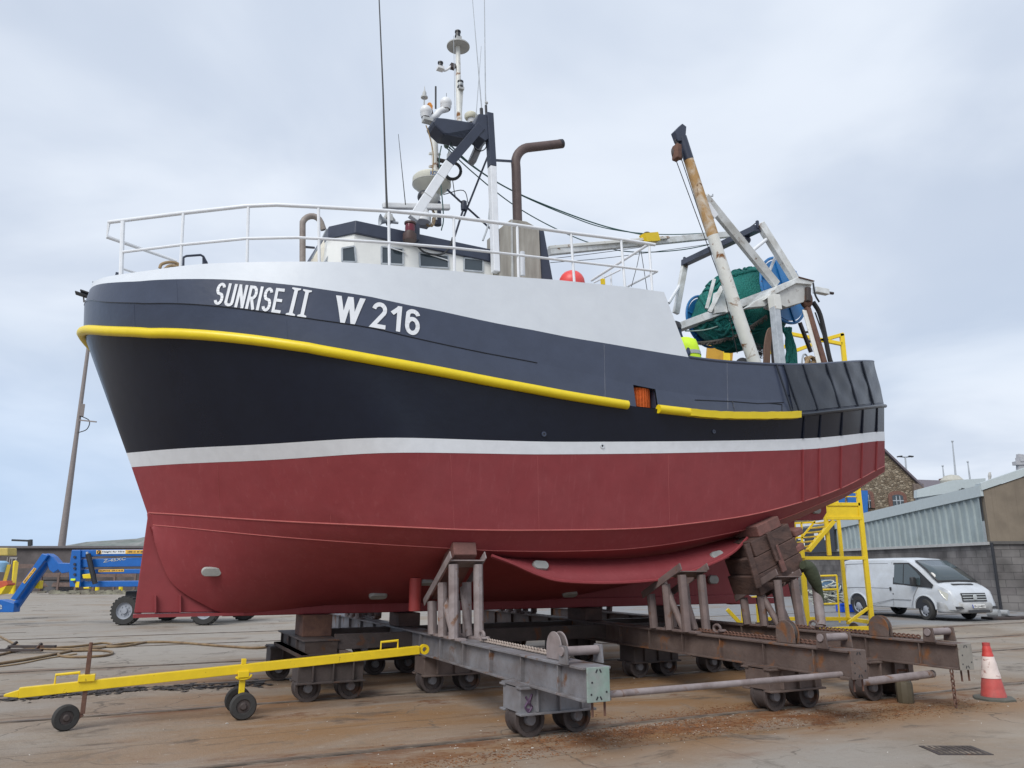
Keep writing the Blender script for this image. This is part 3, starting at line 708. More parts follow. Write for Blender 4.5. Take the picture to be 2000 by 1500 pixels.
# stack of heavy timbers packed between far support frame and stern quarter
pA = [(1500, 1040), (1540, 1030)]
S0 = 2.35
c0 = V(bs(1497, 1118, S0)); 
slope = (bs(1560, 1085, S0) - bs(1440, 1150, S0)).normalized(); upv = (Z3 - slope * slope.z).normalized(); nv = slope.cross(upv).normalized()
ax = (slope, nv, upv)
for i, (off, w, lb, m, th) in enumerate(((-.02, 1.05, 'lowest and longest', 'wood', .30), (.26, 1.0, 'second from the bottom', 'wood', .25), (.51, .86, 'third from the bottom', 'wood', .24), (.72, .50, 'topmost and shortest', 'woodr', .17))):
    c = c0 + upv * off + slope * (.03 * i)
    tag(MB().box(c, (w, .62, th), ax).build('packing_timber', M[m], None, 0, .012), lb + ' timber baulk in the stack propping the stern quarter', 'timber baulk', 'timber baulks under the stern quarter')
for u0, v0, u1, v1, lb, m in ((1458, 1062, 1482, 1148, 'dark batten nailed low on the timber stack', 'wood'), (1500, 1040, 1520, 1095, 'dark batten nailed high on the timber stack', 'wood'), (1514, 1066, 1532, 1116, 'pale splintered batten nailed across the timber stack', 'woodr')):
    a, b = bs(u0, v0, S0 + .36), bs(u1, v1, S0 + .36)
    tag(MB().bar(a, b, .10, .035, up=nv).build('timber_batten', M[m], None, 0, .006), lb, 'batten', 'battens on the timber stack')
for (u0, v0, lb) in ((1541, 1040, 'upper red painted timber offcut wedged on the stack'), (1544, 1070, 'lower red painted timber offcut wedged on the stack')):
    c = bs(u0, v0, S0 + .1); tag(MB().box(c, (.20, .44, .12), ax).build('timber_offcut', M['woodr'], None, 0, .03), lb, 'timber offcut', 'offcuts on the timber stack')
# green tarpaulin draped over a support post
a = [bs(u, v, 2.75) for u, v in ((1568, 1103), (1580, 1110), (1592, 1135), (1602, 1160), (1604, 1178))]
tag(MB().tube(bez(a, 4), [.05 + .06 * math.sin(math.pi * min(1, i / 13 + .12)) for i in range(17)], 10).build('tarpaulin', mat('green_tarpaulin', (.045, .055, .03), .8, bump=.02, bscale=9), None, 60), 'dark green tarpaulin rolled over a support post', 'tarpaulin')
for u, lb in ((1545, 'grey slanted prop under the timber stack'), (1592, 'outer round steel prop with the tarpaulin over it')):
    a = bs(u, 1120, 2.6); b = bs(u + (12 if u > 1560 else 22), 1225, 2.85); b.z = max(b.z, .79)
    tag(MB().cyl(a, b, .075, 14).build('steel_prop', M['pad'], None, 40), lb, 'prop', 'props by the stern timber')
# ---- tow bar on little wheels
tb = lab('tow_bar', 'yellow chipped tow bar on three small wheels lying before the bow', 'tow bar', -2.6, 2.05)
ST = 2.05
pL, pR = bs(100 / 3. + 4, 1353, ST), bs(818, 1268, ST)
pM = bs(475, 1306, ST); pR.z = pL.z + (pM.z - pL.z) * ((pR - pL).length / max(.1, (pM - pL).length)); 
dv = (pR - pL).normalized()
mb = MB(); mb.bar(pL, pR, .085, .10); mb.build('beam', M['yelp'], tb, 0, .006)
mb = MB(); tip = pL - dv * .13; mb.prism([pL - Y3 * .03 + Z3 * .03, pL - Y3 * .03 - Z3 * .045, tip - Y3 * .03 - Z3 * .02, tip - Y3 * .03 + Z3 * .0], Y3 * .06); mb.build('tip', M['yelp'], tb, 0, .005)
mb = MB(); e = pR + dv * .07; mb.lathe([(.03, -.03), (.062, -.03), (.062, .03), (.03, .03), (.03, -.03)], e, Y3, 18); mb.build('tow_eye', M['yelp'], tb, 40)
for uu in (130, 760):
    c = bs(uu, 1330 if uu < 300 else 1270, ST); k = pL + dv * (c - pL).dot(dv); mb = MB(); h = .09
    mb.tube([k - dv * .11 + Z3 * .04, k - dv * .11 + Z3 * (.05 + h), k + dv * .11 + Z3 * (.05 + h), k + dv * .11 + Z3 * .04], .011, 8); mb.build('handle', M['yelp'], tb, 40)
def small_wheel(c, ax, r, w, parent):
    mb = MB(); mb.lathe([(r * .55, -w / 2), (r * .9, -w / 2), (r, -w / 4), (r, w / 4), (r * .9, w / 2), (r * .55, w / 2), (r * .5, w * .3)], c, ax, 26); o = mb.build('wheel', M['tyre'], parent, 40)
    mb = MB(); mb.lathe([(r * .56, -w * .3), (r * .56, w * .3), (r * .3, w * .34), (r * .2, w * .6), (0, w * .6)], c, ax, 18); mb.lathe([(r * .56, -w * .3), (r * .2, -w * .6), (0, -w * .6)], c, ax, 18); mb.build('hub', M['rustd'], o, 40)
k = pL + dv * (bs(475, 1306, ST) - pL).dot(dv)
mb = MB(); mb.bar(k - Z3 * .04, V((k.x, k.y, .16)), .075, .06, up=X3); mb.bar(k - Z3 * .09, k - Z3 * .02, .16, .12, up=X3); mb.tube([k + Y3 * .06 + X3 * .09 * math.cos(q) + Z3 * (-.06 + .05 * math.sin(q)) for q in [math.pi * i / 8 for i in range(9, 17)]], .014, 6); mb.bar(k + Z3 * .05, k + Z3 * .11, .07, .05, up=X3); mb.build('wheel_post', M['yelp'], tb, 0, .005)
mb = MB(); mb.cyl(V((k.x, k.y, .15)) - Y3 * .26, V((k.x, k.y, .15)) + Y3 * .22, .02, 10); mb.build('axle', M['rustd'], tb, 40)
small_wheel(V((k.x, k.y, .145)) + Y3 * .22, Y3, .145, .085, tb); small_wheel(V((k.x, k.y, .145)) - Y3 * .27, Y3, .145, .085, tb)
k = pL + dv * (bs(168, 1335, ST) - pL).dot(dv)
mb = MB(); mb.bar(k + Z3 * .34, k - Z3 * .28, .055, .045, up=X3); mb.bar(k - Z3 * .28, k - Z3 * .36 - dv * .12, .05, .04, up=Y3); mb.tube([k + Z3 * .34, k + Z3 * .44], .02, 8); mb.build('jockey_post', M['rustb'], tb, 0, .004)
mb = MB(); mb.box(k + Z3 * .08, (.16, .13, .07), AXB); mb.build('clamp', M['yelp'], tb, 0, .006)
c = k - dv * .15; small_wheel(V((c.x, c.y, .13)) + Y3 * .03, (Y3 * .95 + X3 * .3).normalized(), .13, .075, tb)
# ================================================================ GROUND
def ground_material():
    m = bpy.data.materials.new('yard_concrete'); m.use_nodes = True; nt = m.node_tree; nd = nt.nodes; lk = nt.links; b = nd['Principled BSDF']
    tc = nd.new('ShaderNodeTexCoord'); mp = nd.new('ShaderNodeMapping'); mp.vector_type = 'POINT'
    # rotate into slipway axes: x along rails (t), y toward the camera (s)
    mp.inputs['Rotation'].default_value = (0, 0, -AX); off = W(0, 0, 0)
    lk.new(tc.outputs['Object'], mp.inputs['Vector']); sp = nd.new('ShaderNodeSeparateXYZ'); lk.new(mp.outputs[0], sp.inputs[0])
    ox = off.x * math.cos(-AX) - off.y * math.sin(-AX); oy = off.x * math.sin(-AX) + off.y * math.cos(-AX)
    def mth(op, a, c=None, clamp=False):
        n = nd.new('ShaderNodeMath'); n.operation = op; n.use_clamp = clamp
        for i, x in enumerate((a, c)):
            if x is None: continue
            if isinstance(x, (int, float)): n.inputs[i].default_value = x
            else: lk.new(x, n.inputs[i])
        return n.outputs[0]
    T = mth('SUBTRACT', sp.outputs[0], ox); S = mth('MULTIPLY', mth('SUBTRACT', sp.outputs[1], oy), -1)
    cv = nd.new('ShaderNodeCombineXYZ'); lk.new(T, cv.inputs[0]); lk.new(S, cv.inputs[1])
    def nz(sc, det=6, sx=1, sy=1, seed=0, rough=.6, dist=0):
        q = nd.new('ShaderNodeMapping'); q.inputs['Scale'].default_value = (sx, sy, 1); q.inputs['Location'].default_value = (seed, seed * 1.7, 0); lk.new(cv.outputs[0], q.inputs[0])
        n = nd.new('ShaderNodeTexNoise'); n.inputs['Scale'].default_value = sc; n.inputs['Detail'].default_value = det; n.inputs['Roughness'].default_value = rough; n.inputs['Distortion'].default_value = dist; lk.new(q.outputs[0], n.inputs['Vector']); return n.outputs['Fac']
    def rng(f, a, c, x=0., y=1.):
        r = nd.new('ShaderNodeMapRange'); r.inputs['From Min'].default_value = a; r.inputs['From Max'].default_value = c; r.inputs['To Min'].default_value = x; r.inputs['To Max'].default_value = y; r.interpolation_type = 'SMOOTHSTEP'; lk.new(f, r.inputs['Value']); return r.outputs[0]
    def mix(f, a, c):
        x = nd.new('ShaderNodeMix'); x.data_type = 'RGBA'; x.clamp_factor = True
        if isinstance(f, float): x.inputs[0].default_value = f
        else: lk.new(f, x.inputs[0])
        for i, q in ((6, a), (7, c)):
            if isinstance(q, tuple): x.inputs[i].default_value = (*q, 1)
            else: lk.new(q, x.inputs[i])
        return x.outputs[2]
    def band(x, c, w, soft): return mth('SUBTRACT', 1, rng(mth('ABSOLUTE', mth('SUBTRACT', x, c)), w, w + soft))
    c = mix(rng(nz(.5, 8), .35, .65), (.315, .270, .222), (.235, .196, .158))
    c = mix(rng(nz(.22, 5, 1, 1, 5), .42, .6), c, (.30, .272, .240))
    # cleaner grey apron beyond the third rail pair, towards the buildings
    far = rng(mth('ADD', mth('MULTIPLY', S, -1), mth('MULTIPLY', nz(.6, 3), 1.2)), 4.2, 6.0)
    right = rng(T, 3.0, 12.0)
    c = mix(far, c, mix(right, (.315, .285, .25), (.235, .238, .245)))
    # brown dust near the front
    c = mix(mth('MULTIPLY', rng(nz(.35, 7, 1, 1.5, 2, .65, .5), .48, .66), .5), c, (.235, .165, .105))
    # orange rust staining beside and under the cradle
    area = mth('MULTIPLY', mth('MULTIPLY', rng(T, -6.0, -1.5), rng(T, 9.5, 5.5)), mth('MULTIPLY', rng(S, -3.5, -2.), rng(S, 6.6, 5.0)))
    c = mix(mth('MULTIPLY', area, rng(nz(.55, 7, .6, 1.3, 9, .62, .6), .30, .60)), c, (.255, .150, .075))
    c = mix(mth('MULTIPLY', area, rng(nz(1.6, 8, .6, 1.4, 21, .7, .3), .55, .7)), c, (.15, .062, .028))
    c = mix(mth('MULTIPLY', mth('MULTIPLY', band(S, 4.72, .12, .45), mth('MULTIPLY', rng(T, -3.5, -1.0), rng(T, 7.0, 5.0))), rng(nz(1.8, 8, .7, 1.3, 51, .75, .4), .44, .62)), c, (.17, .070, .028))
    # rust run along every rail
    for s0 in (4.36, 1.28, -.85, -3.6): c = mix(mth('MULTIPLY', band(S, s0, .03, .42), rng(nz(1.2, 7, .5, 2.5, s0, .7), .42, .66)), c, (.15, .075, .042))
    # dark wet and oily patches
    c = mix(mth('MULTIPLY', rng(nz(.8, 8, .8, 1.5, 13, .7, .4), .57, .68), .75), c, (.095, .078, .066))
    c = mix(mth('MULTIPLY', rng(nz(3.5, 6, .3, 3.0, 33, .6), .64, .72), .55), c, (.12, .10, .085))
    vc = nd.new('ShaderNodeTexVoronoi'); vc.feature = 'DISTANCE_TO_EDGE'; vc.inputs['Scale'].default_value = .42
    dq = nd.new('ShaderNodeVectorMath'); dq.operation = 'ADD'; nv = nd.new('ShaderNodeTexNoise'); nv.inputs['Scale'].default_value = 2.2; nv.inputs['Detail'].default_value = 6; lk.new(cv.outputs[0], nv.inputs['Vector']); sv = nd.new('ShaderNodeVectorMath'); sv.operation = 'SCALE'; sv.inputs['Scale'].default_value = .55; lk.new(nv.outputs['Color'], sv.inputs[0]); lk.new(cv.outputs[0], dq.inputs[0]); lk.new(sv.outputs[0], dq.inputs[1]); lk.new(dq.outputs[0], vc.inputs['Vector'])
    c = mix(mth('MULTIPLY', mth('MULTIPLY', rng(vc.outputs['Distance'], .007, .002), rng(nz(.4, 3, 1, 1, 61), .48, .56)), .6), c, (.09, .075, .062))
    c = mix(mth('MULTIPLY', rng(nz(2.6, 8, 1, 1, 71, .72, .5), .56, .64), .35), c, (.17, .145, .12)); c = mix(mth('MULTIPLY', rng(nz(5.5, 7, 1, 1, 81, .7, .3), .6, .68), .4), c, (.40, .36, .31))
    # slab joints
    def joint(x, per, ph, w):
        f = mth('ABSOLUTE', mth('SUBTRACT', mth('FRACT', mth('ADD', mth('DIVIDE', x, per), ph)), .5)); return mth('SUBTRACT', 1, rng(f, w / per, w * 2 / per))
    wob = mth('MULTIPLY', mth('SUBTRACT', nz(1.5, 4), .5), .05)
    c = mix(mth('MULTIPLY', joint(mth('ADD', S, wob), 2.13, .02, .010), .38), c, (.09, .075, .06)); c = mix(mth('MULTIPLY', joint(mth('ADD', T, wob), 9.3, .37, .008), .25), c, (.11, .09, .075))
    # fine grit
    c = mix(mth('MULTIPLY', rng(nz(38, 3, 1, 1, 4), .6, .75), .35), c, (.12, .10, .085)); c = mix(mth('MULTIPLY', rng(nz(42, 2, 1, 1, 44), .71, .76), .7), c, (.52, .50, .46))
    lk.new(c, b.inputs['Base Color']); lk.new(rng(nz(.8, 6, 1, 1, 7), .4, .65, .95, .8), b.inputs['Roughness']); b.inputs['Specular IOR Level'].default_value = .15
    bp = nd.new('ShaderNodeBump'); bp.inputs['Distance'].default_value = .012; lk.new(mth('ADD', nz(14, 6), mth('MULTIPLY', nz(60, 3), .4)), bp.inputs['Height']); lk.new(bp.outputs[0], b.inputs['Normal'])
    return m
g = MB(); g.add([(-4000, -60, 0), (4000, -60, 0), (4000, 6000, 0), (-4000, 6000, 0)], [(0, 1, 2, 3)])
tag(g.build('ground', ground_material(), None, 0), kind='structure')
railm = mat('worn_rail_steel', (.12, .092, .075), .6, col2=(.20, .155, .115), scale=2.2, var=.25)
groove = mat('rail_groove_dirt', (.05, .04, .033), .95, col2=(.22, .18, .14), scale=2.6, lo=.42, hi=.6, var=.3)
for i, (s, t0, t1, lb) in enumerate(((4.36, -9, 26, 'rusty slipway rail set in concrete under the nearest bogies'), (1.28, -22, 30, 'rusty slipway rail under the keel block bogie'), (-.85, -26, 34, 'rusty slipway rail just beyond the keel'), (-3.6, -30, 40, 'rusty slipway rail under the far beam ends'), (-7.5, -34, 40, 'slipway rail in clean concrete behind the boat'), (-10.5, -38, 40, 'slipway rail in clean concrete farthest from the boat'))):
    r = thing('slipway_rail', lb, 'rail', W(0, s, 0), AX, 'rails sunk in the yard')
    MB().box(W((t0 + t1) / 2, s, .004), (t1 - t0, .06, .016), AXB).build('rail_head', railm, r, 0)
    mb = MB()
    mb.box(W((t0 + t1) / 2, s, .001), (t1 - t0, .115, .006), AXB); mb.build('groove', groove, r, 0)
# rust flakes and grit swept along the near rail
mb = MB(); rnd = random.Random(3)
def flake(t, s, r):
    a = rnd.uniform(0, 6.3); c = W(t, s, .004 + r * .1); k = []
    for i in range(4):
        q = a + i * 1.57 + rnd.uniform(-.4, .4); k.append(c + V((math.cos(q) * r * rnd.uniform(.6, 1.3), math.sin(q) * r * rnd.uniform(.6, 1.3), rnd.uniform(-.003, .2 * r))))
    mb.prism(k, (0, 0, -.003))
for i in range(7000):
    c = rnd.choice([(.6, 4.72, .5, .09), (1.2, 4.6, .8, .13), (2.4, 4.75, 1.2, .25), (3.0, 4.15, 1.1, .14), (4.4, 5.15, .9, .18), (-1.1, 5.1, 1.0, .13), (1.6, 4.95, .8, .12)])
    flake(rnd.gauss(c[0], c[2]), rnd.gauss(c[1], c[3]), abs(rnd.gauss(.003, .005)) + .002)
tag(mb.build('rust_flakes', mat('rust_flakes', (.27, .115, .042), .9, col2=(.12, .055, .03), scale=9), None, 0), kind='stuff')
mb = MB()
for i in range(330):
    if i < 150: t, s = rnd.gauss(1.6, 2.0), rnd.gauss(4.8, .35)
    else: t, s = rnd.uniform(-7, 8), rnd.uniform(-4, 6.8)
    flake(t, s, rnd.uniform(.003, .008) * (2.2 if rnd.random() < .08 else 1))
tag(mb.build('pale_grit', mat('pale_paint_chips', (.60, .57, .52), .9), None, 0), kind='stuff')
mb = MB()
for i in range(1700):
    t = rnd.uniform(-9.5, -1.6); s = -.62 + rnd.gauss(0, .15) + .1 * math.sin(t * 2)
    if noise.noise(V((t * 1.4, s * 3, 0))) > -.12: flake(t, s - .0, abs(rnd.gauss(.02, .025)) + .01)
tag(mb.build('black_mud', mat('black_mud_clods', (.045, .038, .036), .9), None, 0), kind='stuff')
for u, v, w_ in ((210, 1168, .9), (310, 1173, .6), (70, 1207, .7), (52, 1221, .6), (215, 1195, .5), (60, 1207, .5), (300, 1163, .8), (75, 1192, .45), (20, 1236, .7), (285, 1213, .7), (560, 1213, .5)):
    tag(MB().box(gz(u, v, .002), (w_, .16, .004), AXB).build('lashing_slot', groove, None, 0), 'dark shallow lashing slot in the clean concrete beyond the hoses', 'slot', 'lashing slots in the concrete')
# ---------------------------------------------------------------- small yard things
cone = thing('traffic_cone', 'scuffed red and white traffic cone on a grey rubber base', 'traffic cone', gz(1942, 1366), 0)
c0 = gz(1942, 1366); hc = .70
def cr(h): return .155 - .115 * h / hc
lean = V((-.015, 0, 1)).normalized()
for nm, a, b, m in (('lower_band', .03, .265, mat('faded_red_plastic', (.50, .085, .075), .55, col2=(.40, .09, .08), scale=6)), ('white_sleeve', .265, .53, mat('scuffed_sleeve', (.70, .60, .56), .6, rust=.45, rcol=(.42, .15, .12), rscale=12)), ('upper_band', .53, .665, mat('red_plastic_top', (.55, .06, .05), .5))):
    mb = MB(); e = .004 if nm == 'white_sleeve' else 0
    mb.lathe([(cr(a + (b - a) * i / 6) + e + (.002 * math.sin(i * 2)), a + (b - a) * i / 6) for i in range(7)] + ([(.0, b)] if nm == 'upper_band' else []), c0, lean, 28); mb.build(nm, m, cone, 50)
mb = MB(); mb.lathe([(.046, .66), (.046, .70), (.03, .70), (.03, .66)], c0, lean, 20); mb.build('cap', M['red2'], cone, 40)
mb = MB(); mb.lathe([(.25, .0), (.25, .022), (.23, .036), (.15, .04), (0, .04)], c0, (0, 0, 1), 8); mb.build('base', mat('grey_rubber_base', (.10, .10, .085), .85), cone, 30)
churn = thing('metal_can', 'squat brown metal can with a neck standing by the far bogie', 'can', W(5.02, 4.75, 0), 0)
p = W(5.02, 4.75, 0); mb = MB(); mb.lathe([(0, 0), (.092, 0), (.10, .015), (.10, .22), (.092, .25), (.05, .29), (.045, .32)], p, (0, 0, 1), 10); mb.build('body', mat('khaki_can', (.095, .078, .05), .65, rust=.4), churn, 30)
mb = MB(); mb.tube([p + V((-.06, 0, .32)), p + V((-.06, 0, .39)), p + V((.06, 0, .39)), p + V((.06, 0, .32))], .012, 8); mb.build('handle', M['rustb'], churn); MB().lathe([(.055, .315), (.055, .335), (0, .337)], p, (0, 0, 1), 18).build('cap', M['rustd'], churn)
gr = thing('drain_grate', 'iron drain grate set flush in the concrete at the lower right', 'drain grate', gz(1866, 1466), R(-5))
p = gz(1866, 1466); mb = MB(); mb.box(p + Z3 * .003, (.50, .36, .006)); mb.build('frame', M['rustd'], gr, 0)
mb = MB()
for i in range(9):
    for j in range(3): mb.box(p + V((-.20 + i * .05, -.11 + j * .11, .0075)), (.022, .085, .004))
mb.build('slot', groove, gr, 0)
# hoses
def hose(pts, r, m, name, label, group=None, n=8, z=None):
    P = [gz(u, v, r) for u, v in pts]; o = MB().tube(bez(P, n), r, 7).build(name, m, None, 60); return tag(o, label, 'hose', group)
hose([(-30, 1300), (50, 1288), (120, 1275), (175, 1264), (240, 1262), (290, 1254), (350, 1255), (440, 1262), (510, 1265), (560, 1254), (610, 1243)], .026, M['hose'], 'hose', 'long tan hose trailing from the left edge to the bow cradle', 'hoses on the concrete')
hose([(-20, 1283), (40, 1270), (90, 1266), (150, 1262), (200, 1256), (218, 1259), (190, 1266), (130, 1272), (114, 1279), (140, 1283), (200, 1281), (220, 1274), (190, 1270), (140, 1271)], .024, M['hose'], 'hose', 'tan hose lying in flat loops behind the tow bar', 'hoses on the concrete')
hose([(-20, 1232), (10, 1248), (40, 1262), (70, 1266), (120, 1268), (180, 1266), (250, 1256), (320, 1254)], .024, M['hose'], 'hose', 'tan hose running down from the left into the loops', 'hoses on the concrete')
hose([(-20, 1304), (40, 1296), (90, 1286), (150, 1277)], .014, M['rope'], 'hose', 'thin brown line beside the hoses at the left edge', 'hoses on the concrete')
jk = thing('scrap_iron', 'small rusty iron frame lying among the hoses at the left edge', 'scrap', gz(40, 1276), .3)
p = gz(38, 1276); mb = MB(); 
for a, b, h in ((-.5, .35, .06), (-.3, .45, .12)): mb.bar(p + V((a, b - .35, h)), p + V((a + .95, b - .35, h)), .08, .05)
mb.bar(p + V((-.3, 0, .05)), p + V((-.2, .2, .2)), .05); mb.bar(p + V((.3, 0, .05)), p + V((.35, .12, .18)), .05); mb.build('iron_bar', M['rustd'], jk, 0, .005)
# chain hanging from the far beam
mb = MB(); a = W(4.85, 5.55, .5)
for i in range(8):
    c = a - Z3 * (.03 + .052 * i); up = X3 if i % 2 else Y3
    mb.tube([c + Z3 * .034 * math.cos(q) + up * .02 * math.sin(q) for q in [2 * math.pi * k / 8 for k in range(8)]], .008, 5, closed=True)
tag(mb.build('hanging_chain', M['rustb'], None, 60), 'short rusty chain dangling from the far cradle beam', 'chain')
# ================================================================ BOAT: superstructure (all parts of the boat)
def P_(name, mb, m, par=boat, sm=40, bev=0, **k): return mb.build(name, m, par, sm, bev, **k)
# ---- bulwark railing
def railpt(u, v, off=-.06): return W(*march(u, v, lambda t, z: max(0, half('top', t) + off)))
top = [(213, 434), (350, 417), (480, 402.5), (540, 400), (620, 404), (760, 412), (880, 423), (1010, 440), (1115, 455), (1210, 467), (1279, 478)]
midr = [(235, 493), (356, 478), (480, 466), (580, 464), (640, 467), (760, 474), (885, 484), (1010, 498), (1115, 510), (1210, 521), (1284, 530)]
tp = [railpt(u, v, -.06) for u, v in top]; mp_ = [railpt(u, v, -.04) for u, v in midr]
rl = P_('top_rail', MB().tube(tp, .027, 10), M['wht'])
P_('mid_rail', MB().tube(mp_, .020, 8), M['wht'])
posts = [(240, 433, 237, 537), (358, 418, 353, 520), (485, 405, 483, 512), (622, 407, 624, 511), (759, 412, 761, 519), (886, 424, 888, 530), (1010, 440, 1013, 542), (1115, 456, 1122, 551), (1213, 469, 1221, 560), (1268, 481, 1274, 568)]
for i, (a, b, c, d) in enumerate(posts):
    f = railpt(c, d, -.04); e = railpt(a, b, -.06); P_('rail_post', MB().tube([f - Z3 * .05, e], .030 if i == 0 else .020, 8), M['wht'])
t0_, s0_, z0_ = tob(tp[0])
a = tp[0]; b = a - Z3 * .22; c = W(t0_ + 1.05, max(0, s0_ - 1.0), tob(tp[0])[2] - .78)
P_('pulpit_brace', MB().tube([a, b, bs(345, 510, s0_ - .1)], .022, 8), M['wht'])
P_('pulpit_brace', MB().tube([bs(240, 525, s0_ - .1), bs(268, 534, s0_ - .2)], .018, 8), M['wht'])
# starboard railing, mirrored
st = lambda p: W(tob(p)[0], -tob(p)[1], tob(p)[2])
P_('top_rail', MB().tube([st(p) for p in tp[4:]], .024, 8), M['wht']); P_('mid_rail', MB().tube([st(p) for p in mp_[4:]], .02, 8), M['wht'])
for (a, b, c, d) in posts[5:]: P_('rail_post', MB().tube([st(railpt(c, d, -.04)), st(railpt(a, b, -.06))], .02, 8), M['wht'])
# aft end of the shelter railing: cross rails
e = tp[-1]; te, se, ze = tob(e)
P_('end_rail', MB().tube([e - X3 * .1, bs(1155, 548, 1.2)], .022, 8), M['wht'])
P_('end_rail', MB().tube([mp_[-1], bs(1225, 560, 1.6)], .018, 8), M['wht'])
P_('end_rail', MB().tube([bs(1212, 527, 1.7), bs(1160, 552, 1.1)], .014, 8), M['wht'])
for u, v0, v1 in ((1178, 537, 556), (1193, 532, 558)): P_('rail_post', MB().tube([bs(u, v0, 1.4), bs(u + 1, v1, 1.4)], .016, 6), M['wht'])
P_('post_socket', MB().tube([bs(1020, 492, 2.5), bs(1021, 538, 2.5)], .035, 8), M['wht'])
P_('rail_lashing', MB().tube([bs(1250, 490, 2.0), bs(1244, 520, 2.0), bs(1233, 560, 2.0)], .006, 5), M['dwire'])
P_('rail_lashing', MB().tube([bs(1252, 490, 2.0), bs(1264, 568, 2.0)], .006, 5), M['dwire'])
P_('yellow_block', MB().bar(bs(1177, 545, 1.7), bs(1178, 556, 1.7), .06, .05), M['yelp'], sm=0)
# mooring roller, rope and fairlead at the bow
P_('bow_roller', MB().tube([bs(358, 521, 1.2), bs(358, 503, 1.2), bs(364, 500, 1.2), bs(392, 498, 1.2), bs(397, 501, 1.2), bs(404, 514, 1.2)], .016, 8), M['navy2'])
P_('bow_roller', MB().prism([bs(396, 500, 1.2), bs(408, 517, 1.2), bs(396, 517, 1.2)], W(0, -.1, 0) - W(0, 0, 0)), M['navy2'], sm=0)
P_('coiled_mooring_rope', MB().tube(bez([bs(u, v, .9) for u, v in ((312, 524), (316, 516), (330, 512), (345, 514), (350, 520), (332, 519), (322, 526))], 5), .022, 7), M['rope'])
P_('bow_cleat', MB().bar(bs(229, 540, .7), bs(230, 533, .7), .05), M['navy2'])
# ---- gooseneck vent and exhaust
P_('gooseneck_vent', MB().tube([bs(591, 512, .4), bs(591, 440, .4)] + [bs(609 - 19 * math.cos(q), 441 - 19 * math.sin(q), .4) for q in [math.pi * k / 9 for k in range(1, 9)]] + [bs(632, 449, .4)], .048, 14), mat('dull_brown_vent', (.30, .265, .235), .55, col2=(.22, .18, .16), scale=5))
P_('vent_bracket', MB().bar(bs(591, 482, .4), bs(614, 484, .3), .03), M['navy2'])
P_('exhaust_pipe', MB().tube([bs(1011, 440, .9), bs(1008, 330, .9)] + [bs(1035 - 28 * math.cos(q), 318 - 30 * math.sin(q), .9) for q in [math.pi / 2 * k / 7 for k in range(0, 8)]] + [bs(1096, 281, .9)], .082, 18), M['exh'])
ep = bs(1094, 281, .9); ed = (bs(1096, 281, .9) - bs(1035, 288, .9)).normalized()
P_('exhaust_tip', MB().tube([ep - ed * .02, ep + ed * .05], .0835, 18), M['blkp'])
P_('exhaust_bracket', MB().bar(bs(966, 313, 1.1), bs(999, 315, .95), .035), M['navy2'])
# exhaust casing: plywood trunk with a sloping top
def slab(pts, s, depth): return MB().prism([bs(u, v, s) for u, v in pts], W(0, -depth, 0) - W(0, 0, 0))
P_('exhaust_casing', slab([(975, 447), (998, 428), (1028, 432), (1053, 446), (1058, 548), (976, 540)], 1.35, .5), M['wood_case'], sm=0, bev=.01)
P_('casing_edge', slab([(1054, 446), (1062, 450), (1080, 549), (1058, 548)], 1.30, .9), M['navy2'], sm=0)
P_('casing_batten', slab([(998, 430), (1001, 430), (1003, 543), (999, 543)], 1.37, .03), M['gly'], sm=0)
# ---- wheelhouse
def zpt(u, v, z): return gz(u, v, z)
sw = 1.2
c1 = tsz(695, 430, sw); zr = c1[2]; cham = tob(gz(642, 442, zr)); aft = tsz(966, 488, sw); taf = aft[0]; zaf = aft[2]
zl = tsz(695, 455, sw)[2]; zla = tsz(966, 512, sw)[2]
scm = max(-.2, cham[1]); tcm = cham[0]
plan = [(taf, sw, zaf, zla), (c1[0], sw, zr, zl), (tcm, scm, zr, zl), (tcm - .02, -scm - .1, zr, zl), (c1[0], -sw, zr, zl), (taf, -sw, zaf, zla)]
mb = MB(); mb.grid([[W(t, s, zu) for t, s, zu, zd in plan], [W(t, s, zd) for t, s, zu, zd in plan]], True)
mb.add([W(t, s, zu) for t, s, zu, zd in plan], [(0, 1, 4, 5), (1, 2, 3, 4)]); mb.add([W(t, s, zd) for t, s, zu, zd in plan], [(5, 4, 1, 0), (4, 3, 2, 1)])
wh = P_('wheelhouse', MB().grid([[W(t - (.0), s * .96, zd + .01) for t, s, zu, zd in plan], [W(t, s * .96, zd - 1.3) for t, s, zu, zd in plan]], True), M['wwh'], sm=0)
P_('roof_visor', mb, M['navy2'], wh, 0, .012)
# raked front apron, cream
P_('front_apron', MB().prism([bs(636, 463, .55), bs(648, 463, .75), bs(650, 512, .75), bs(606, 511, .3)], W(.0, -.6, 0) - W(0, 0, 0)), M['cream'], wh, 0)
soff = sw * .96 + .006
def win(q, s, par=wh, fr=.02):
    pts = [bs(u, v, s) for u, v in q]; c = sum(pts, V()) / 4
    o = P_('window', MB().prism(pts, -Y3 * .01), M['glass'], par, 0)
    pr = MB()
    for a, b in zip(pts, pts[1:] + pts[:1]): pr.bar(a + Y3 * .004, b + Y3 * .004, .022, .022, up=Y3)
    o2 = pr.build('window_frame', M['galv'], wh, 0)
win([(668, 485), (692, 481), (695, 512), (668, 511)], soff); win([(745, 482), (787, 486), (787, 517), (745, 515)], soff)
win([(819, 494), (875, 500), (876, 524), (820, 521)], soff); win([(906, 504), (943, 508), (943, 531), (906, 528)], soff)
win([(634, 512), (646, 493), (650, 494), (650, 512)], .78)
for t in (-.9, -.2): P_('wall_conduit', MB().tube([W(t, soff + .02, zl - .12), W(t + .3, soff + .02, zl - .16)], .010, 6), M['whp'], wh)
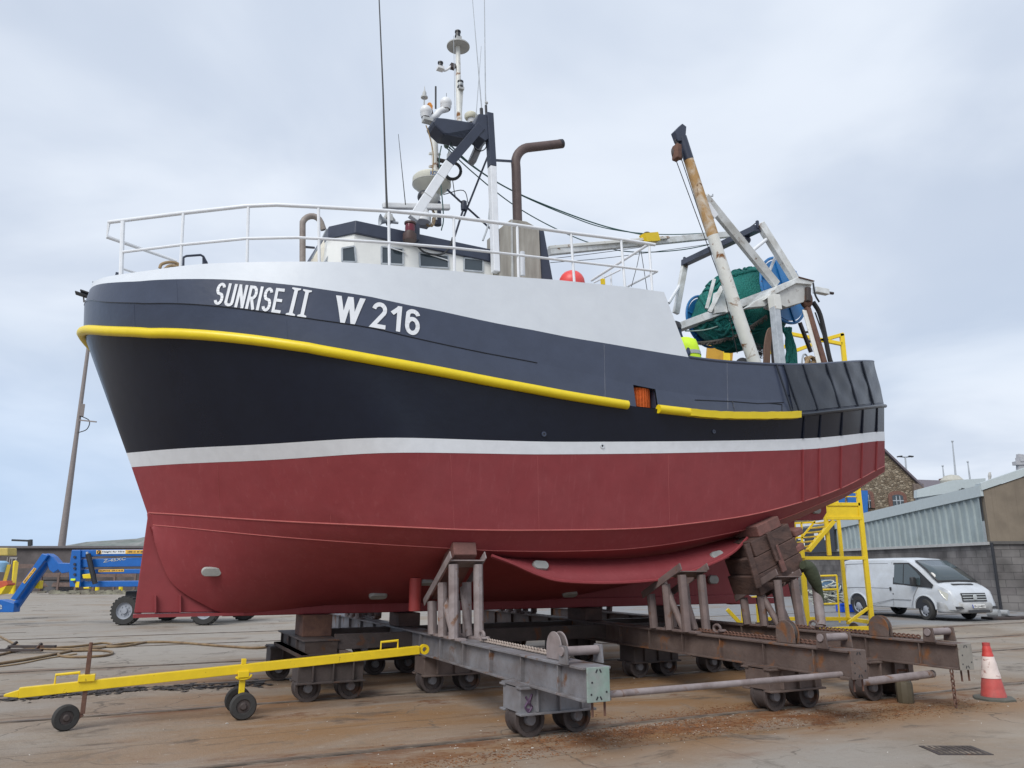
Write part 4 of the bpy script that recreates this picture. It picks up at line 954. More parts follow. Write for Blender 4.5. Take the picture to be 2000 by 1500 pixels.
P_('wall_cable', MB().tube(bez([bs(u, v, soff + .05) for u, v in ((815, 480), (828, 492), (850, 497), (868, 494), (880, 478), (884, 464))], 5), .016, 7), M['dwire'], wh)
P_('roof_edge_trim', MB().tube([bs(590 + 48, 447, .9), bs(590 + 20, 505, .5)], .010, 5), M['galv'], wh)
# searchlight: red lantern on a bracket
P_('port_lantern', MB().lathe([(.0, -.02), (.10, -.02), (.105, .0), (.105, .09), (.075, .105), (.07, .25), (.09, .255), (.09, .28), (0, .29)], bs(800, 468, 1.4), (0, 0, 1), 18), mat('dark_lantern', (.07, .04, .035), .5), boat)
P_('lantern_glass', MB().lathe([(.073, .11), (.077, .18), (.073, .245)], bs(800, 468, 1.4), (0, 0, 1), 18), mat('red_lantern_glass', (.13, .012, .025), .2), boat)
P_('lantern_bracket', MB().bar(bs(812, 440, 1.3), bs(812, 470, 1.3), .09, .12), M['navy2'])
# ---- forward gantry: post, raking leg, boom
sp = 1.3
zb_ = .14
P_('gantry_post', MB().bar(bs(961, 327, sp), bs(968, 532, sp), .13, .11, up=X3), M['wht'], sm=0, bev=.01)
P_('gantry_post_top', MB().bar(bs(955, 223, sp), bs(961, 327, sp), .135, .115, up=X3), M['navy2'], sm=0, bev=.01)
P_('raking_leg', MB().bar(bs(876, 320, sp - .05), bs(806, 428, sp - .05), .12, .15, up=X3), M['wht'], sm=0, bev=.008)
P_('raking_leg_top', MB().bar(bs(938, 248, sp), bs(876, 320, sp - .05), .125, .155, up=X3), M['navy2'], sm=0, bev=.008)
for f in (.25, .6): 
    a = bs(876, 320, sp - .05).lerp(bs(806, 428, sp - .05), f); dd = (bs(806, 428, sp) - bs(876, 320, sp)).normalized(); P_('leg_weld', MB().bar(a, a + dd * .012, .125, .155, up=X3), M['gly'], sm=0)
P_('gantry_head', slab([(927, 241), (935, 222), (957, 224), (962, 240), (959, 268), (948, 275), (930, 262)], sp + .04, .30), M['navy2'], sm=0, bev=.01)
P_('landing_beam', slab([(845, 236), (851, 228), (870, 230), (935, 240), (921, 272), (868, 262), (850, 245)], sp - .1, .34), M['navy2'], sm=0, bev=.03)
P_('beam_web', slab([(868, 262), (921, 272), (934, 249), (912, 271)], sp - .05, .2), M['navy2'], sm=0)
for a, b in (((962, 282), (905, 425)), ((873, 370), (958, 447))):
    P_('tie_rod', MB().cyl(bs(*a, .7), bs(*b, .7), .018, 8), M['navy2'])
P_('tie_rod', MB().cyl(bs(905, 408, .7), bs(888, 462, .7), .018, 8), M['navy2'])
P_('tie_clamp', MB().lathe([(0, -.11), (.05, -.08), (.055, 0), (.05, .08), (0, .11)], bs(906, 402, .7), Z3, 10), M['navy2'])
# rusty white signal mast with hoisting gear, stands on the wheelhouse roof
sm_ = .35
P_('signal_mast', MB().tube([bs(847, 235, sm_), bs(851, 345, sm_), bs(853, 432, sm_)], .062, 12), M['whr'])
P_('mast_foot', MB().tube([bs(854, 395, sm_), bs(855, 440, sm_)], .066, 12), M['navy2'])
for v in (255, 262, 300, 325): P_('mast_step', MB().bar(bs(838, v, sm_), bs(860, v + 2, sm_), .05, .03), M['whr'], sm=0)
P_('mast_shackle', MB().bar(bs(853, 312, sm_ + .05), bs(872, 316, sm_ + .05), .06, .05), M['rustd']); P_('mast_shackle', MB().bar(bs(853, 324, sm_ + .05), bs(870, 328, sm_ + .05), .06, .05), M['rustd'])
# tall pole mast with lanterns
P_('pole_mast', MB().tube([bs(899, 290, .2), bs(895, 160, .2), bs(894, 66, .2)], [.055, .05, .04], 12), M['whr'])
P_('mast_disc', MB().lathe([(0, -.012), (.215, -.012), (.215, .012), (0, .012)], bs(895, 91, .2) , Z3 + (bs(895, 91, .2) - bs(894, 80, .2)) * 0, 26), M['gly'])
def lantern(u, v, s, r=.05, h=.13, m=None):
    p = bs(u, v, s); o = P_('mast_light', MB().lathe([(r * 1.15, 0), (r * 1.15, h * .2), (r, h * .22), (r * .95, h * .78), (r * 1.15, h * .8), (r * 1.15, h), (0, h)], p, Z3, 14), m or M['blkp'])
    return o
P_('light_box', MB().box(bs(895, 76, .2), (.10, .10, .08), AXB), M['gly'], sm=0)
lantern(894, 73, .2, .05, .13); lantern(860, 133, .2, .045, .12); lantern(899, 172, .25, .05, .14)
P_('lantern_shelf', MB().box(bs(900, 174, .25), (.10, .10, .05), AXB), M['gly'], sm=0)
P_('lantern_glass', MB().lathe([(.05, .03), (.05, .09)], bs(899, 171, .25), Z3, 12), M['silver'])
P_('light_arm', MB().tube(bez([bs(u, v, .2) for u, v in ((860, 134), (868, 138), (876, 134), (884, 128), (895, 130))], 4), .022, 8), M['whp'])
P_('light_shelf', MB().box(bs(860, 134, .2), (.12, .12, .05), AXB), M['whp'], sm=0); P_('arm_clamp', MB().box(bs(884, 130, .2), (.09, .09, .09), AXB), M['rustd'], sm=0)
P_('mast_brace', MB().tube([bs(902, 165, .2), bs(897, 245, .2)], .035, 8), M['whr'])
# satellite domes on their bracket
def dome(u, v, s, r):
    r *= 1.2; p = bs(u, v, s); P_('satellite_dome', MB().lathe([(r * .75, -r * 1.25), (r * .95, -r * .7)] + [(r * math.cos(q), r * math.sin(q)) for q in [math.pi * (-.25 + .75 * k / 9) for k in range(10)]], p, Z3, 22), M['whp'])
dome(832, 217, .9, .085); dome(871, 201, .9, .085); dome(922, 230, .6, .075)
P_('dome_bracket', MB().tube(bez([bs(u, v, .9) for u, v in ((826, 232), (842, 231), (852, 225), (860, 217), (873, 213))], 4), .055, 10), M['whp'])
P_('dome_bracket', MB().box(bs(835, 236, .9), (.16, .14, .05), AXB), M['gly'], sm=0)
P_('gps_mushroom', MB().lathe([(0, -.05), (.10, -.05), (.12, -.02), (.12, .03), (.08, .07), (0, .08)], bs(920, 228, .6), Z3, 18), mat('yellowed_plastic', (.62, .60, .48), .5), boat)
P_('beacon', MB().lathe([(.05, -.06), (.055, .02), (.03, .07), (0, .075)], bs(839, 209, .8), Z3, 14), mat('amber_beacon', (.75, .27, .02), .3), boat); P_('beacon_base', MB().cyl(bs(843, 222, .8), bs(841, 213, .8), .03), M['rustd'])
P_('aerial_spike', MB().lathe([(.012, -.30), (.012, -.06), (.06, -.06), (.06, -.04), (.03, -.03), (.035, .03), (.012, .08), (0, .18)], bs(829, 185, .9), Z3, 12), M['gly'])
P_('stub_aerial', MB().cyl(bs(851, 212, .8), bs(851, 169, .8), .016, 8), M['dwire'])
P_('stub_aerial', MB().cyl(bs(872, 195, .9), bs(872, 182, .9), .004, 5), M['dwire'])
# whip aerials
for nm, pts, r, m in (('whip_aerial', [(757, 440), (754, 360), (748, 175), (740, -12)], [.022, .016, .013, .010], 'dwire'), ('whip_aerial', [(792, 400), (778, 262)], [.008, .004], 'dwire'), ('whip_aerial', [(949, 215), (948, 180), (946, -12)], [.014, .010, .007], 'galv'), ('whip_aerial', [(941, 215), (922, -10)], [.010, .005], 'galv'), ('whip_aerial', [(928, 250), (940, 90)], [.008, .004], 'galv'), ('whip_aerial', [(889, 235), (886, 70)], [.006, .004], 'galv')):
    P_(nm, MB().tube([bs(u, v, .9) for u, v in pts], r, 6), M[m])
P_('aerial_mount', MB().tube([bs(941, 232, .9), bs(940, 212, .9)], .03, 8), M['blkp']); P_('aerial_mount', MB().tube([bs(950, 226, .9), bs(949, 206, .9)], .022, 8), M['blkp'])
P_('aerial_knob', MB().ball(bs(950, 201, .9), .03, 10), M['gly'])
# radar dome and scanner bar
rc = bs(843, 362, .3)
P_('radar_dome', MB().lathe([(0, -.19), (.14, -.19), (.20, -.13), (.31, -.03), (.335, .0), (.335, .11), (.30, .15), (.15, .165), (0, .165)], rc, Z3, 36), mat('aged_radome', (.62, .61, .52), .45, var=.05), boat)
P_('dome_seam', MB().lathe([(.338, -.004), (.338, .004)], rc, Z3, 36), M['gly'])
def text_on(txt, q, s, m, name='lettering', bold=.02):
    vs, fs = text_polys(txt, 0, bold); P_(name, MB().add([bs(*quadmap(x, y, q), s) for x, y in vs], fs), m, sm=0)
vs, fs = text_polys('KODEN', 0, .02); P = []
for x, y in vs:
    an = R(-24 + 42 * x); dv = (Y3 * math.cos(an) + X3 * math.sin(an)); P.append(rc + dv * .339 + Z3 * (.015 + .082 * y))
P_('maker_lettering', MB().add(P, fs), mat('blue_lettering', (.05, .12, .30), .5), boat, 0)
P_('radar_pedestal', MB().lathe([(.14, -.19), (.16, -.24), (.14, -.36), (.10, -.42), (0, -.42)], rc, Z3, 20), M['gly'])
P_('camera_globe', MB().lathe([(.12 * math.sin(q), .12 * math.cos(q)) for q in [math.pi * k / 10 for k in range(11)]], bs(829, 385, .65), Z3, 18), M['blkp'])
P_('radar_scanner', MB().bar(bs(747, 402, .75), bs(878, 405, .75), .09, .10), M['whp'], sm=0, bev=.02)
P_('scanner_pedestal', MB().lathe([(.06, 0), (.12, -.10), (.13, -.26), (.0, -.26)], bs(825, 405, .75), Z3, 16), M['whp'])
# horns and floodlights on the roof
hp = bs(742, 430, .9)
P_('horn', MB().lathe([(.02, .30), (.03, .12), (.06, .03), (.10, 0), (.085, .01), (0, .10)], hp, X3 + Z3 * .05, 18), M['galv'])
P_('horn_bracket', MB().tube([bs(748, 434, .9), bs(758, 416, .9), bs(770, 432, .9)], .03, 8), M['gly'])
P_('floodlight', MB().bar(bs(755, 428, .9), bs(765, 428, .9), .16, .12), M['gly'], sm=0, bev=.01)
P_('roof_junction_box', MB().box(bs(826, 432, .6), (.22, .2, .18), AXB), M['gly'], sm=0, bev=.01)
P_('coiled_cable', MB().tube([bs(837 + 8 * math.cos(q) + q * .4, 425 + 18 * math.sin(q), .7) for q in [k * .5 for k in range(30)]], .010, 5), M['rope'])
P_('coiled_cable', MB().tube([bs(884 + 16 * math.cos(q), 334 + 16 * math.sin(q), .6) for q in [k * .3 for k in range(22)]], .028, 6), M['dwire'])
P_('deck_floodlight', MB().bar(bs(921, 318, .8), bs(936, 283, .8), .16, .12), mat('grey_floodlight', (.24, .24, .25), .4), sm=0, bev=.02)
P_('coiled_cable', MB().tube([bs(938 + 12 * math.cos(q), 284 + 11 * math.sin(q), .9) for q in [k * .35 for k in range(19)]], .010, 5), M['dwire'])
P_('hoist_chain', MB().tube([bs(u, v, .6) for u, v in ((861, 262), (865, 270), (869, 276))], .03, 6), M['rustd'], sm=60); P_('hoist_block', MB().ball(bs(872, 283, .6), .05, 10, 1.4), mat('green_block', (.10, .14, .12), .6), boat)
P_('masthead_lamp', MB().lathe([(.03, -.08), (.05, -.04), (.05, .04), (.02, .08), (0, .1)], bs(878, 306, .6), Z3, 12), M['whp'])
for pts, r, m in (([(866, 380), (905, 372), (915, 400)], .008, 'dwire'), ([(884, 352), (890, 385), (903, 398)], .007, 'dwire'), ([(958, 395), (953, 440), (943, 470)], .016, 'galv'), ([(862, 285), (858, 320), (866, 420), (862, 450)], .010, 'wire'), ([(884, 270), (875, 300)], .006, 'wire'), ([(832, 245), (838, 262), (846, 300), (845, 340)], .010, 'rope'), ([(936, 255), (922, 268), (915, 282)], .012, 'dwire'), ([(945, 233), (951, 250), (958, 262), (955, 275)], .008, 'dwire'),
    ([(808, 470), (815, 490), (818, 515)], .016, 'dwire'), ([(812, 470), (808, 492), (798, 495)], .010, 'dwire')):
    P_('loose_cable', MB().tube(bez([bs(u, v, 1.0 if u < 940 else 1.25) for u, v in pts], 5), r, 6), M[m])
# ---- after gantry with net drum
sg_ = 1.55; sx_ = -1.15
def beam(p, q, w, h, name, m, par=boat, up=(0, 0, 1), bev=.008, **k): return P_(name, MB().bar(p, q, w, h, up=up, **k), m, par, 0, bev)
fo = bs(1475, 712, 2.0); tpn = bs(1350, 310, 2.0)
P_('derrick_pole', MB().tube([fo, bs(1436, 600, 2.0), bs(1392, 460, 2.0)], [.115, .115, .104], 16), M['whr'])
P_('derrick_upper_pole', MB().tube([bs(1392, 460, 2.0), bs(1345, 312, 2.0)], [.104, .09], 16), mat('ochre_rusted_pole', (.42, .25, .10), .7, col2=(.58, .50, .40), scale=3.5, lo=.45, hi=.6, rust=.35, rcol=(.20, .09, .03)))
P_('derrick_head', MB().tube([bs(1345, 312, 2.0), bs(1332, 268, 2.0)], [.094, .085], 14), M['navy2'])
P_('derrick_head', slab([(1318, 256), (1333, 241), (1341, 247), (1339, 275), (1325, 275)], 2.05, .12), M['navy2'], sm=0, bev=.01)
ch = MB()
for i in range(5):
    c = bs(1321, 258 + i * 6, 2.0); upx = X3 if i % 2 else Y3; ch.tube([c + Z3 * .045 * math.cos(q) + upx * .025 * math.sin(q) for q in [2 * math.pi * k / 8 for k in range(8)]], .012, 5, closed=True)
P_('block_chain', ch, M['rustd'], sm=60)
P_('hoist_block', MB().lathe([(0, -.05), (.13, -.05), (.11, 0), (.13, .05), (0, .05)], bs(1322, 301, 2.0), Y3 + X3 * .5, 18), M['rustd'], bev=0); P_('hoist_block_cheek', MB().bar(bs(1322, 284, 2.06), bs(1322, 312, 2.06), .11, .16), M['rustb'], sm=0, bev=.02)
for u0, v0, u1, v1 in ((1320, 312, 1412, 560), (1330, 308, 1420, 578), (1412, 560, 1440, 690)): P_('derrick_wire', MB().cyl(bs(u0, v0, 1.95), bs(u1, v1, 1.7), .008, 5), M['dwire'])
beam(bs(1376, 385, 1.9), bs(1516, 556, sg_), .10, .16, 'derrick_stay', M['whd'], up=X3)
beam(bs(1380, 398, 1.9), bs(1398, 424, 1.9), .05, .14, 'stay_gusset', M['wht']); P_('stay_hook', MB().tube([bs(1380, 384, 1.9), bs(1392, 383, 1.9), bs(1392, 379, 1.9)], .012, 6), M['galv'])
A1, A2 = bs(1484, 437, sg_), bs(1556, 552, sg_)
beam(A1, A2, .11, .17, 'after_leg', M['whd'], up=X3)
P_('leg_rung', MB().cyl(bs(1468, 491, sg_), bs(1500, 465, sg_), .035, 10), M['wht']); P_('leg_rung', MB().cyl(bs(1502, 532, sg_ - .3), bs(1515, 500, sg_ - .2), .03, 10), M['wht'])
B1, B2 = bs(1480, 446, sg_), bs(1336, 514, sx_)
beam(B1, B2, .16, .13, 'gantry_crosshead', M['navy2'])
for f, hh in ((.0, .16), (.99, .14), (.24, .13)): p = B1.lerp(B2, f); beam(p, p + Z3 * hh, .05, .05, 'crosshead_lug', M['navy2'])
P_('crosshead_block', MB().ball(B1.lerp(B2, .16) - Z3 * .12, .12, 12, .8), M['navy2']); P_('crosshead_wire', MB().tube(sag(B1 + Z3 * .14, B1.lerp(B2, .24) + Z3 * .1, .03, 6), .010, 5), M['dwire'])
beam(bs(1338, 514, sx_), bs(1320, 612, sx_), .09, .14, 'starboard_leg', M['whd'], up=X3); P_('starboard_brace', MB().cyl(bs(1327, 558, sx_), bs(1306, 592, sx_ + .2), .035, 8), M['wht'])
C1, C2 = bs(1512, 572, sg_), bs(1320, 642, sx_)
beam(C1, C2, .16, .17, 'gantry_crossbeam', M['whd'])
P_('crossbeam_gusset', slab([(1458, 601), (1480, 585), (1526, 566), (1528, 585), (1502, 592), (1494, 598)], sg_ + .08, .14), M['whd'], sm=0, bev=.01)
P_('crossbeam_gusset', slab([(1400, 570), (1396, 600), (1398, 612), (1425, 608), (1418, 590), (1420, 565)], .4, .12), M['whd'], sm=0, bev=.01)
beam(bs(1411, 560, .5), bs(1386, 610, .3), .07, .09, 'drum_stay', M['whd']); beam(bs(1395, 545, .2), bs(1380, 603, .1), .06, .07, 'drum_stay', M['whd'])
# gallows plate at the quarter
P_('gallows_plate', MB().prism([bs(u, v, sg_ + .15) for u, v in ((1494, 585), (1518, 558), (1560, 541), (1590, 549), (1586, 556), (1556, 553))], -Y3 * .5), M['whd'], sm=0, bev=.01)
P_('gallows_underside', MB().prism([bs(u, v, sg_ + .1) for u, v in ((1520, 570), (1556, 553), (1586, 556), (1570, 590), (1536, 600), (1516, 592))], -Y3 * .35), mat('grey_gallows', (.50, .50, .48), .6, rust=.4), sm=0, bev=.01)
P_('gallows_edge', MB().tube([bs(1560, 541, sg_ + .16), bs(1590, 549, sg_ + .16)], .014, 6), M['rustb'])
beam(bs(1590, 566, sg_ - .4), bs(1616, 571, sg_ - .4), .12, .12, 'gallows_arm', M['whd']); P_('gallows_pin', MB().cyl(bs(1612, 571, sg_ - .4), bs(1627, 573, sg_ - .4), .03), M['rustd'])
lg = bs(1524, 714, 1.95)
beam(bs(1512, 590, 1.75), lg, .14, .14, 'galvanised_leg', M['galv'], up=X3); beam(bs(1511, 577, 1.77), bs(1515, 606, 1.77), .17, .17, 'leg_socket', M['whr'], up=X3)
P_('towing_block', MB().ball(bs(1575, 586, 1.6), .12, 14, 1.5), M['rustb']); P_('towing_block_cheek', MB().bar(bs(1576, 562, 1.66), bs(1576, 590, 1.66), .10, .14), M['rustd'], sm=0, bev=.02)
beam(bs(1576, 602, 1.6), bs(1609, 712, 1.9), .11, .11, 'rusty_tail_post', M['rustb'], up=X3); beam(bs(1571, 606, 1.62), bs(1601, 714, 1.92), .03, .10, 'tail_post_edge', M['whr'], up=X3)
P_('hydraulic_hose', MB().tube(bez([bs(u, v, 1.5) for u, v in ((1588, 590), (1600, 610), (1608, 640), (1618, 690), (1624, 714))], 5), .045, 8), M['blk']); P_('hydraulic_hose', MB().tube(bez([bs(u, v, 1.5) for u, v in ((1592, 610), (1606, 650), (1620, 690), (1628, 712))], 5), .015, 6), M['dwire'])
P_('hydraulic_hose', MB().tube(bez([bs(u, v, 1.3) for u, v in ((1588, 552), (1592, 575), (1600, 590))], 5), .02, 6), M['dwire'])
for k in range(5): P_('hanging_rope', MB().tube(bez([bs(u + k * 2.6, v, 1.6) for u, v in ((1492, 710), (1494, 670), (1500, 645), (1508, 640))], 5), .018, 6), mat('brown_rope', (.16, .10, .075), .9) if k == 0 else bpy.data.materials['brown_rope'])
P_('deck_ladder', MB().bar(bs(1562, 630, 1.0), bs(1584, 688, 1.0), .06, .06), M['rustd'], sm=0); P_('deck_ladder', MB().bar(bs(1568, 650, 1.0), bs(1580, 648, 1.0), .04, .04), M['rustd'], sm=0); P_('deck_ladder', MB().bar(bs(1574, 668, 1.0), bs(1586, 666, 1.0), .05, .05), M['rustd'], sm=0)
P_('dark_post', MB().tube([bs(1510, 640, 1.2), bs(1514, 712, 1.2)], .07, 8), M['rustd'])
P_('mooring_bollard', MB().tube(bez([bs(u, v, 1.7) for u, v in ((1566, 712), (1568, 696), (1573, 692), (1580, 702), (1586, 710))], 4), .018, 6), M['galv'])
P_('mooring_coil', MB().tube([bs(1588 + 14 * math.cos(q * .9) , 705 + 8 * math.sin(q * 2.3), 1.7 + .02 * math.sin(q)) for q in [k * .35 for k in range(40)]], .035, 6), M['rope'])
# net drum: blue flanges and barrel
F1 = bs(1530, 567, 1.05); F2 = bs(1378, 628, -1.0); axd = (F1 - F2).normalized()
dr = P_('net_drum', MB().cyl(F1, F2, .22, 20), M['blued'])
for c, r in ((F1, .70), (F2, .60)):
    P_('drum_flange', MB().lathe([(.1, -.012), (r - .05, -.012), (r - .05, .012), (.1, .012)], c, axd, 40), M['blued'], dr)
    P_('drum_rim', MB().tube([c + (Z3 - axd * axd.z).normalized() * r * math.cos(q) + axd.cross(Z3).normalized() * r * math.sin(q) for q in [2 * math.pi * k / 44 for k in range(44)]], .03, 8, closed=True), M['blued'], dr)
    for k in range(6):
        q = math.pi * k / 3 + .3; P_('drum_spoke', MB().bar(c + axd * .02, c + axd * .02 + (Z3 - axd * axd.z).normalized() * r * math.cos(q) + axd.cross(Z3).normalized() * r * math.sin(q), .05, .03), M['blued'], dr, 0)
P_('drum_motor', MB().ball(F1 + axd * .06 - Z3 * .02, .16, 12), M['rustb'], dr)
# stowed boom and running wires
Bm1, Bm2 = bs(1072, 492, .3), bs(1425, 458, -.3)
beam(Bm1, Bm2, .12, .13, 'stowed_boom', M['whd']); beam(bs(1072, 484, .32), bs(1305, 464, .05), .09, .06, 'stowed_boom', M['whr'])
P_('boom_band', MB().bar(bs(1256, 466, .15), bs(1282, 464, .1), .17, .18), M['yelp'], sm=0); P_('boom_shackle', MB().tube(bez([bs(u, v, .1) for u, v in ((1256, 462), (1260, 455), (1268, 455), (1272, 464))], 4), .02, 6), M['rustd'])
def wire(pts, r=.012, m='wire', name='rigging_wire'): P_(name, MB().tube(bez(pts, 8), r, 6), M[m])
wire([bs(862, 266, .6), bs(925, 325, .5), bs(1000, 372, .4), bs(1100, 414, .3), bs(1185, 443, .2), bs(1258, 459, .1)], .014)
wire([bs(870, 282, .6), bs(930, 330, .5), bs(1005, 375, .4), bs(1105, 419, .2), bs(1190, 447, .0), bs(1300, 458, -.3), bs(1440, 452, -.3)], .011)
wire([bs(868, 285, .6), bs(925, 338, .5), bs(1000, 398, .3), bs(1080, 444, .2), bs(1160, 477, .0), bs(1235, 492, -.2), bs(1330, 488, -.4), bs(1420, 470, -.5)], .011)
wire([bs(1080, 505, .2), bs(1200, 490, 0), bs(1400, 462, -.4)], .006, 'dwire'); wire([bs(1075, 513, .2), bs(1200, 502, 0), bs(1400, 475, -.4)], .006, 'dwire')
# ================================================================ things lying on the boat
def net_body():
    mb = MB(); rows = []; n = 26; L = (F1 - F2).length - .12
    ez = (Z3 - axd * axd.z).normalized(); ex = axd.cross(ez)
    for i in range(n + 1):
        f = i / n; r0 = .52 + .20 * math.sin(math.pi * f) ** .7; row = []
        for j in range(44):
            q = 2 * math.pi * j / 44; dn_ = max(0, -math.cos(q))
            r = r0 + .11 * noise.noise(V((f * 5, math.cos(q) * 1.7, math.sin(q) * 1.7))) + .02 * noise.noise(V((f * 16, math.cos(q) * 5, math.sin(q) * 5))) + dn_ * .20 * math.sin(math.pi * f) ** .6
            row.append(F2 + axd * (.06 + L * f) + ez * r * math.cos(q) + ex * r * math.sin(q))
        rows.append(row)
    mb.grid(rows, True); mb.add(rows[0], [tuple(range(44))]); mb.add(rows[-1], [tuple(range(44))]); return mb
def net_material():
    m = bpy.data.materials.new('green_trawl_net'); m.use_nodes = True; nt = m.node_tree; nd = nt.nodes; lk = nt.links; b = nd['Principled BSDF']; b.inputs['Roughness'].default_value = .75
    tc = nd.new('ShaderNodeTexCoord'); w1 = nd.new('ShaderNodeTexVoronoi'); w1.feature = 'DISTANCE_TO_EDGE'; w1.inputs['Scale'].default_value = 26; lk.new(tc.outputs['Object'], w1.inputs['Vector'])
    n = nd.new('ShaderNodeTexNoise'); n.inputs['Scale'].default_value = 4; n.inputs['Detail'].default_value = 6; lk.new(tc.outputs['Object'], n.inputs['Vector'])
    r = nd.new('ShaderNodeMapRange'); r.inputs['From Max'].default_value = .09; lk.new(w1.outputs['Distance'], r.inputs['Value'])
    a = nd.new('ShaderNodeMix'); a.data_type = 'RGBA'; a.inputs[6].default_value = (.03, .50, .43, 1); a.inputs[7].default_value = (.008, .20, .17, 1); lk.new(r.outputs[0], a.inputs[0])
    c = nd.new('ShaderNodeMix'); c.data_type = 'RGBA'; c.blend_type = 'MULTIPLY'; c.inputs[0].default_value = .3; lk.new(a.outputs[2], c.inputs[6]); lk.new(n.outputs['Fac'], c.inputs[7]); lk.new(c.outputs[2], b.inputs['Base Color'])
    bp = nd.new('ShaderNodeBump'); bp.inputs['Distance'].default_value = .03; bp.invert = True; lk.new(r.outputs[0], bp.inputs['Height']); lk.new(bp.outputs[0], b.inputs['Normal']); return m
M['net'] = net_material()
nt_ = thing('fishing_net', 'green trawl net wound fat on the blue drum at the stern', 'fishing net', W(6.6, 0, 5), AX)
nb_ = net_body(); L = (F1 - F2).length
_ez = (Z3 - axd * axd.z).normalized(); _ex = axd.cross(_ez)
for k in range(46):                          # bunched folds of netting lying over the wound body
    q0 = rnd.uniform(0, 6.3); f0 = rnd.uniform(.04, .5); f1 = min(.96, f0 + rnd.uniform(.25, .6)); pts = []
    for i in range(13):
        f = f0 + (f1 - f0) * i / 12; q = q0 + .9 * noise.noise(V((k * 3.1, f * 3, 0))) + .5 * f; dn_ = max(0, -math.cos(q))
        r = .53 + .20 * math.sin(math.pi * f) ** .7 + .11 * noise.noise(V((f * 5, math.cos(q) * 1.7, math.sin(q) * 1.7))) + dn_ * .20 * math.sin(math.pi * f) ** .6
        pts.append(F2 + axd * (.06 + (L - .12) * f) + _ez * r * math.cos(q) + _ex * r * math.sin(q))
    nb_.tube(pts, [.015 + rnd.uniform(.015, .05) * math.sin(math.pi * (i + .5) / 13) for i in range(13)], 7)
nb_.build('wound_net', M['net'], nt_, 60)
ez = (Z3 - axd * axd.z).normalized(); ex = axd.cross(ez)
mb = MB(); L = (F1 - F2).length
for i in range(240):                         # frayed ground rope draped across the belly of the net
    f = i / 239; c = F2 + axd * (.1 + (L - .2) * f) - ez * (.62 + .16 * math.sin(math.pi * f)) - ex * -.52; a = rnd.uniform(0, 6.3)
    mb.bar(c, c + V((math.cos(a) * .05, math.sin(a) * .05, -rnd.uniform(.02, .08))), .010)
mb.tube([F2 + axd * (.1 + (L - .2) * i / 30) - ez * (.62 + .16 * math.sin(math.pi * i / 30)) + ex * .52 for i in range(31)], .028, 7); mb.build('ground_rope', mat('frayed_rope', (.13, .115, .10), .95), nt_, 60)
MB().tube([F2 + axd * (.0 + (L - .3) * i / 30) - ez * (.35 + .18 * math.sin(math.pi * i / 30)) + ex * .70 for i in range(31)], .016, 6).build('head_rope', mat('pale_green_rope', (.35, .48, .42), .8), nt_, 60)
mb = MB()
for i in range(9):
    mb.tube(bez([bs(1534 + rnd.uniform(-9, 10), 640, 1.1), bs(1540 + rnd.uniform(-9, 10), 675, 1.1), bs(1542 + rnd.uniform(-10, 12), 712, 1.1)], 4), .045, 6)
mb.build('hanging_bunt', M['net'], nt_, 60)
mb = MB()
for i in range(26):
    c = bs(1478 + rnd.uniform(-12, 14), 685 + rnd.uniform(-12, 10), .9); mb.tube([c + V((.05 * math.cos(q), .02, .05 * math.sin(q))) for q in [2 * math.pi * k / 7 for k in range(7)]], .008, 4, closed=True)
mb.build('net_rings', M['dwire'], nt_, 60)
by = thing('mooring_buoy', 'round red inflatable buoy lying on the white shelter deck', 'buoy', bs(1117, 552, 1.6), 0)
pc = bs(1117, 553, 1.6); MB().ball(pc, .215, 28).build('float', M['buoy'], by, 60); MB().lathe([(.05, 0), (.04, .06), (0, .06)], pc + X3 * .20, X3, 12).build('eye', M['blkp'], by)
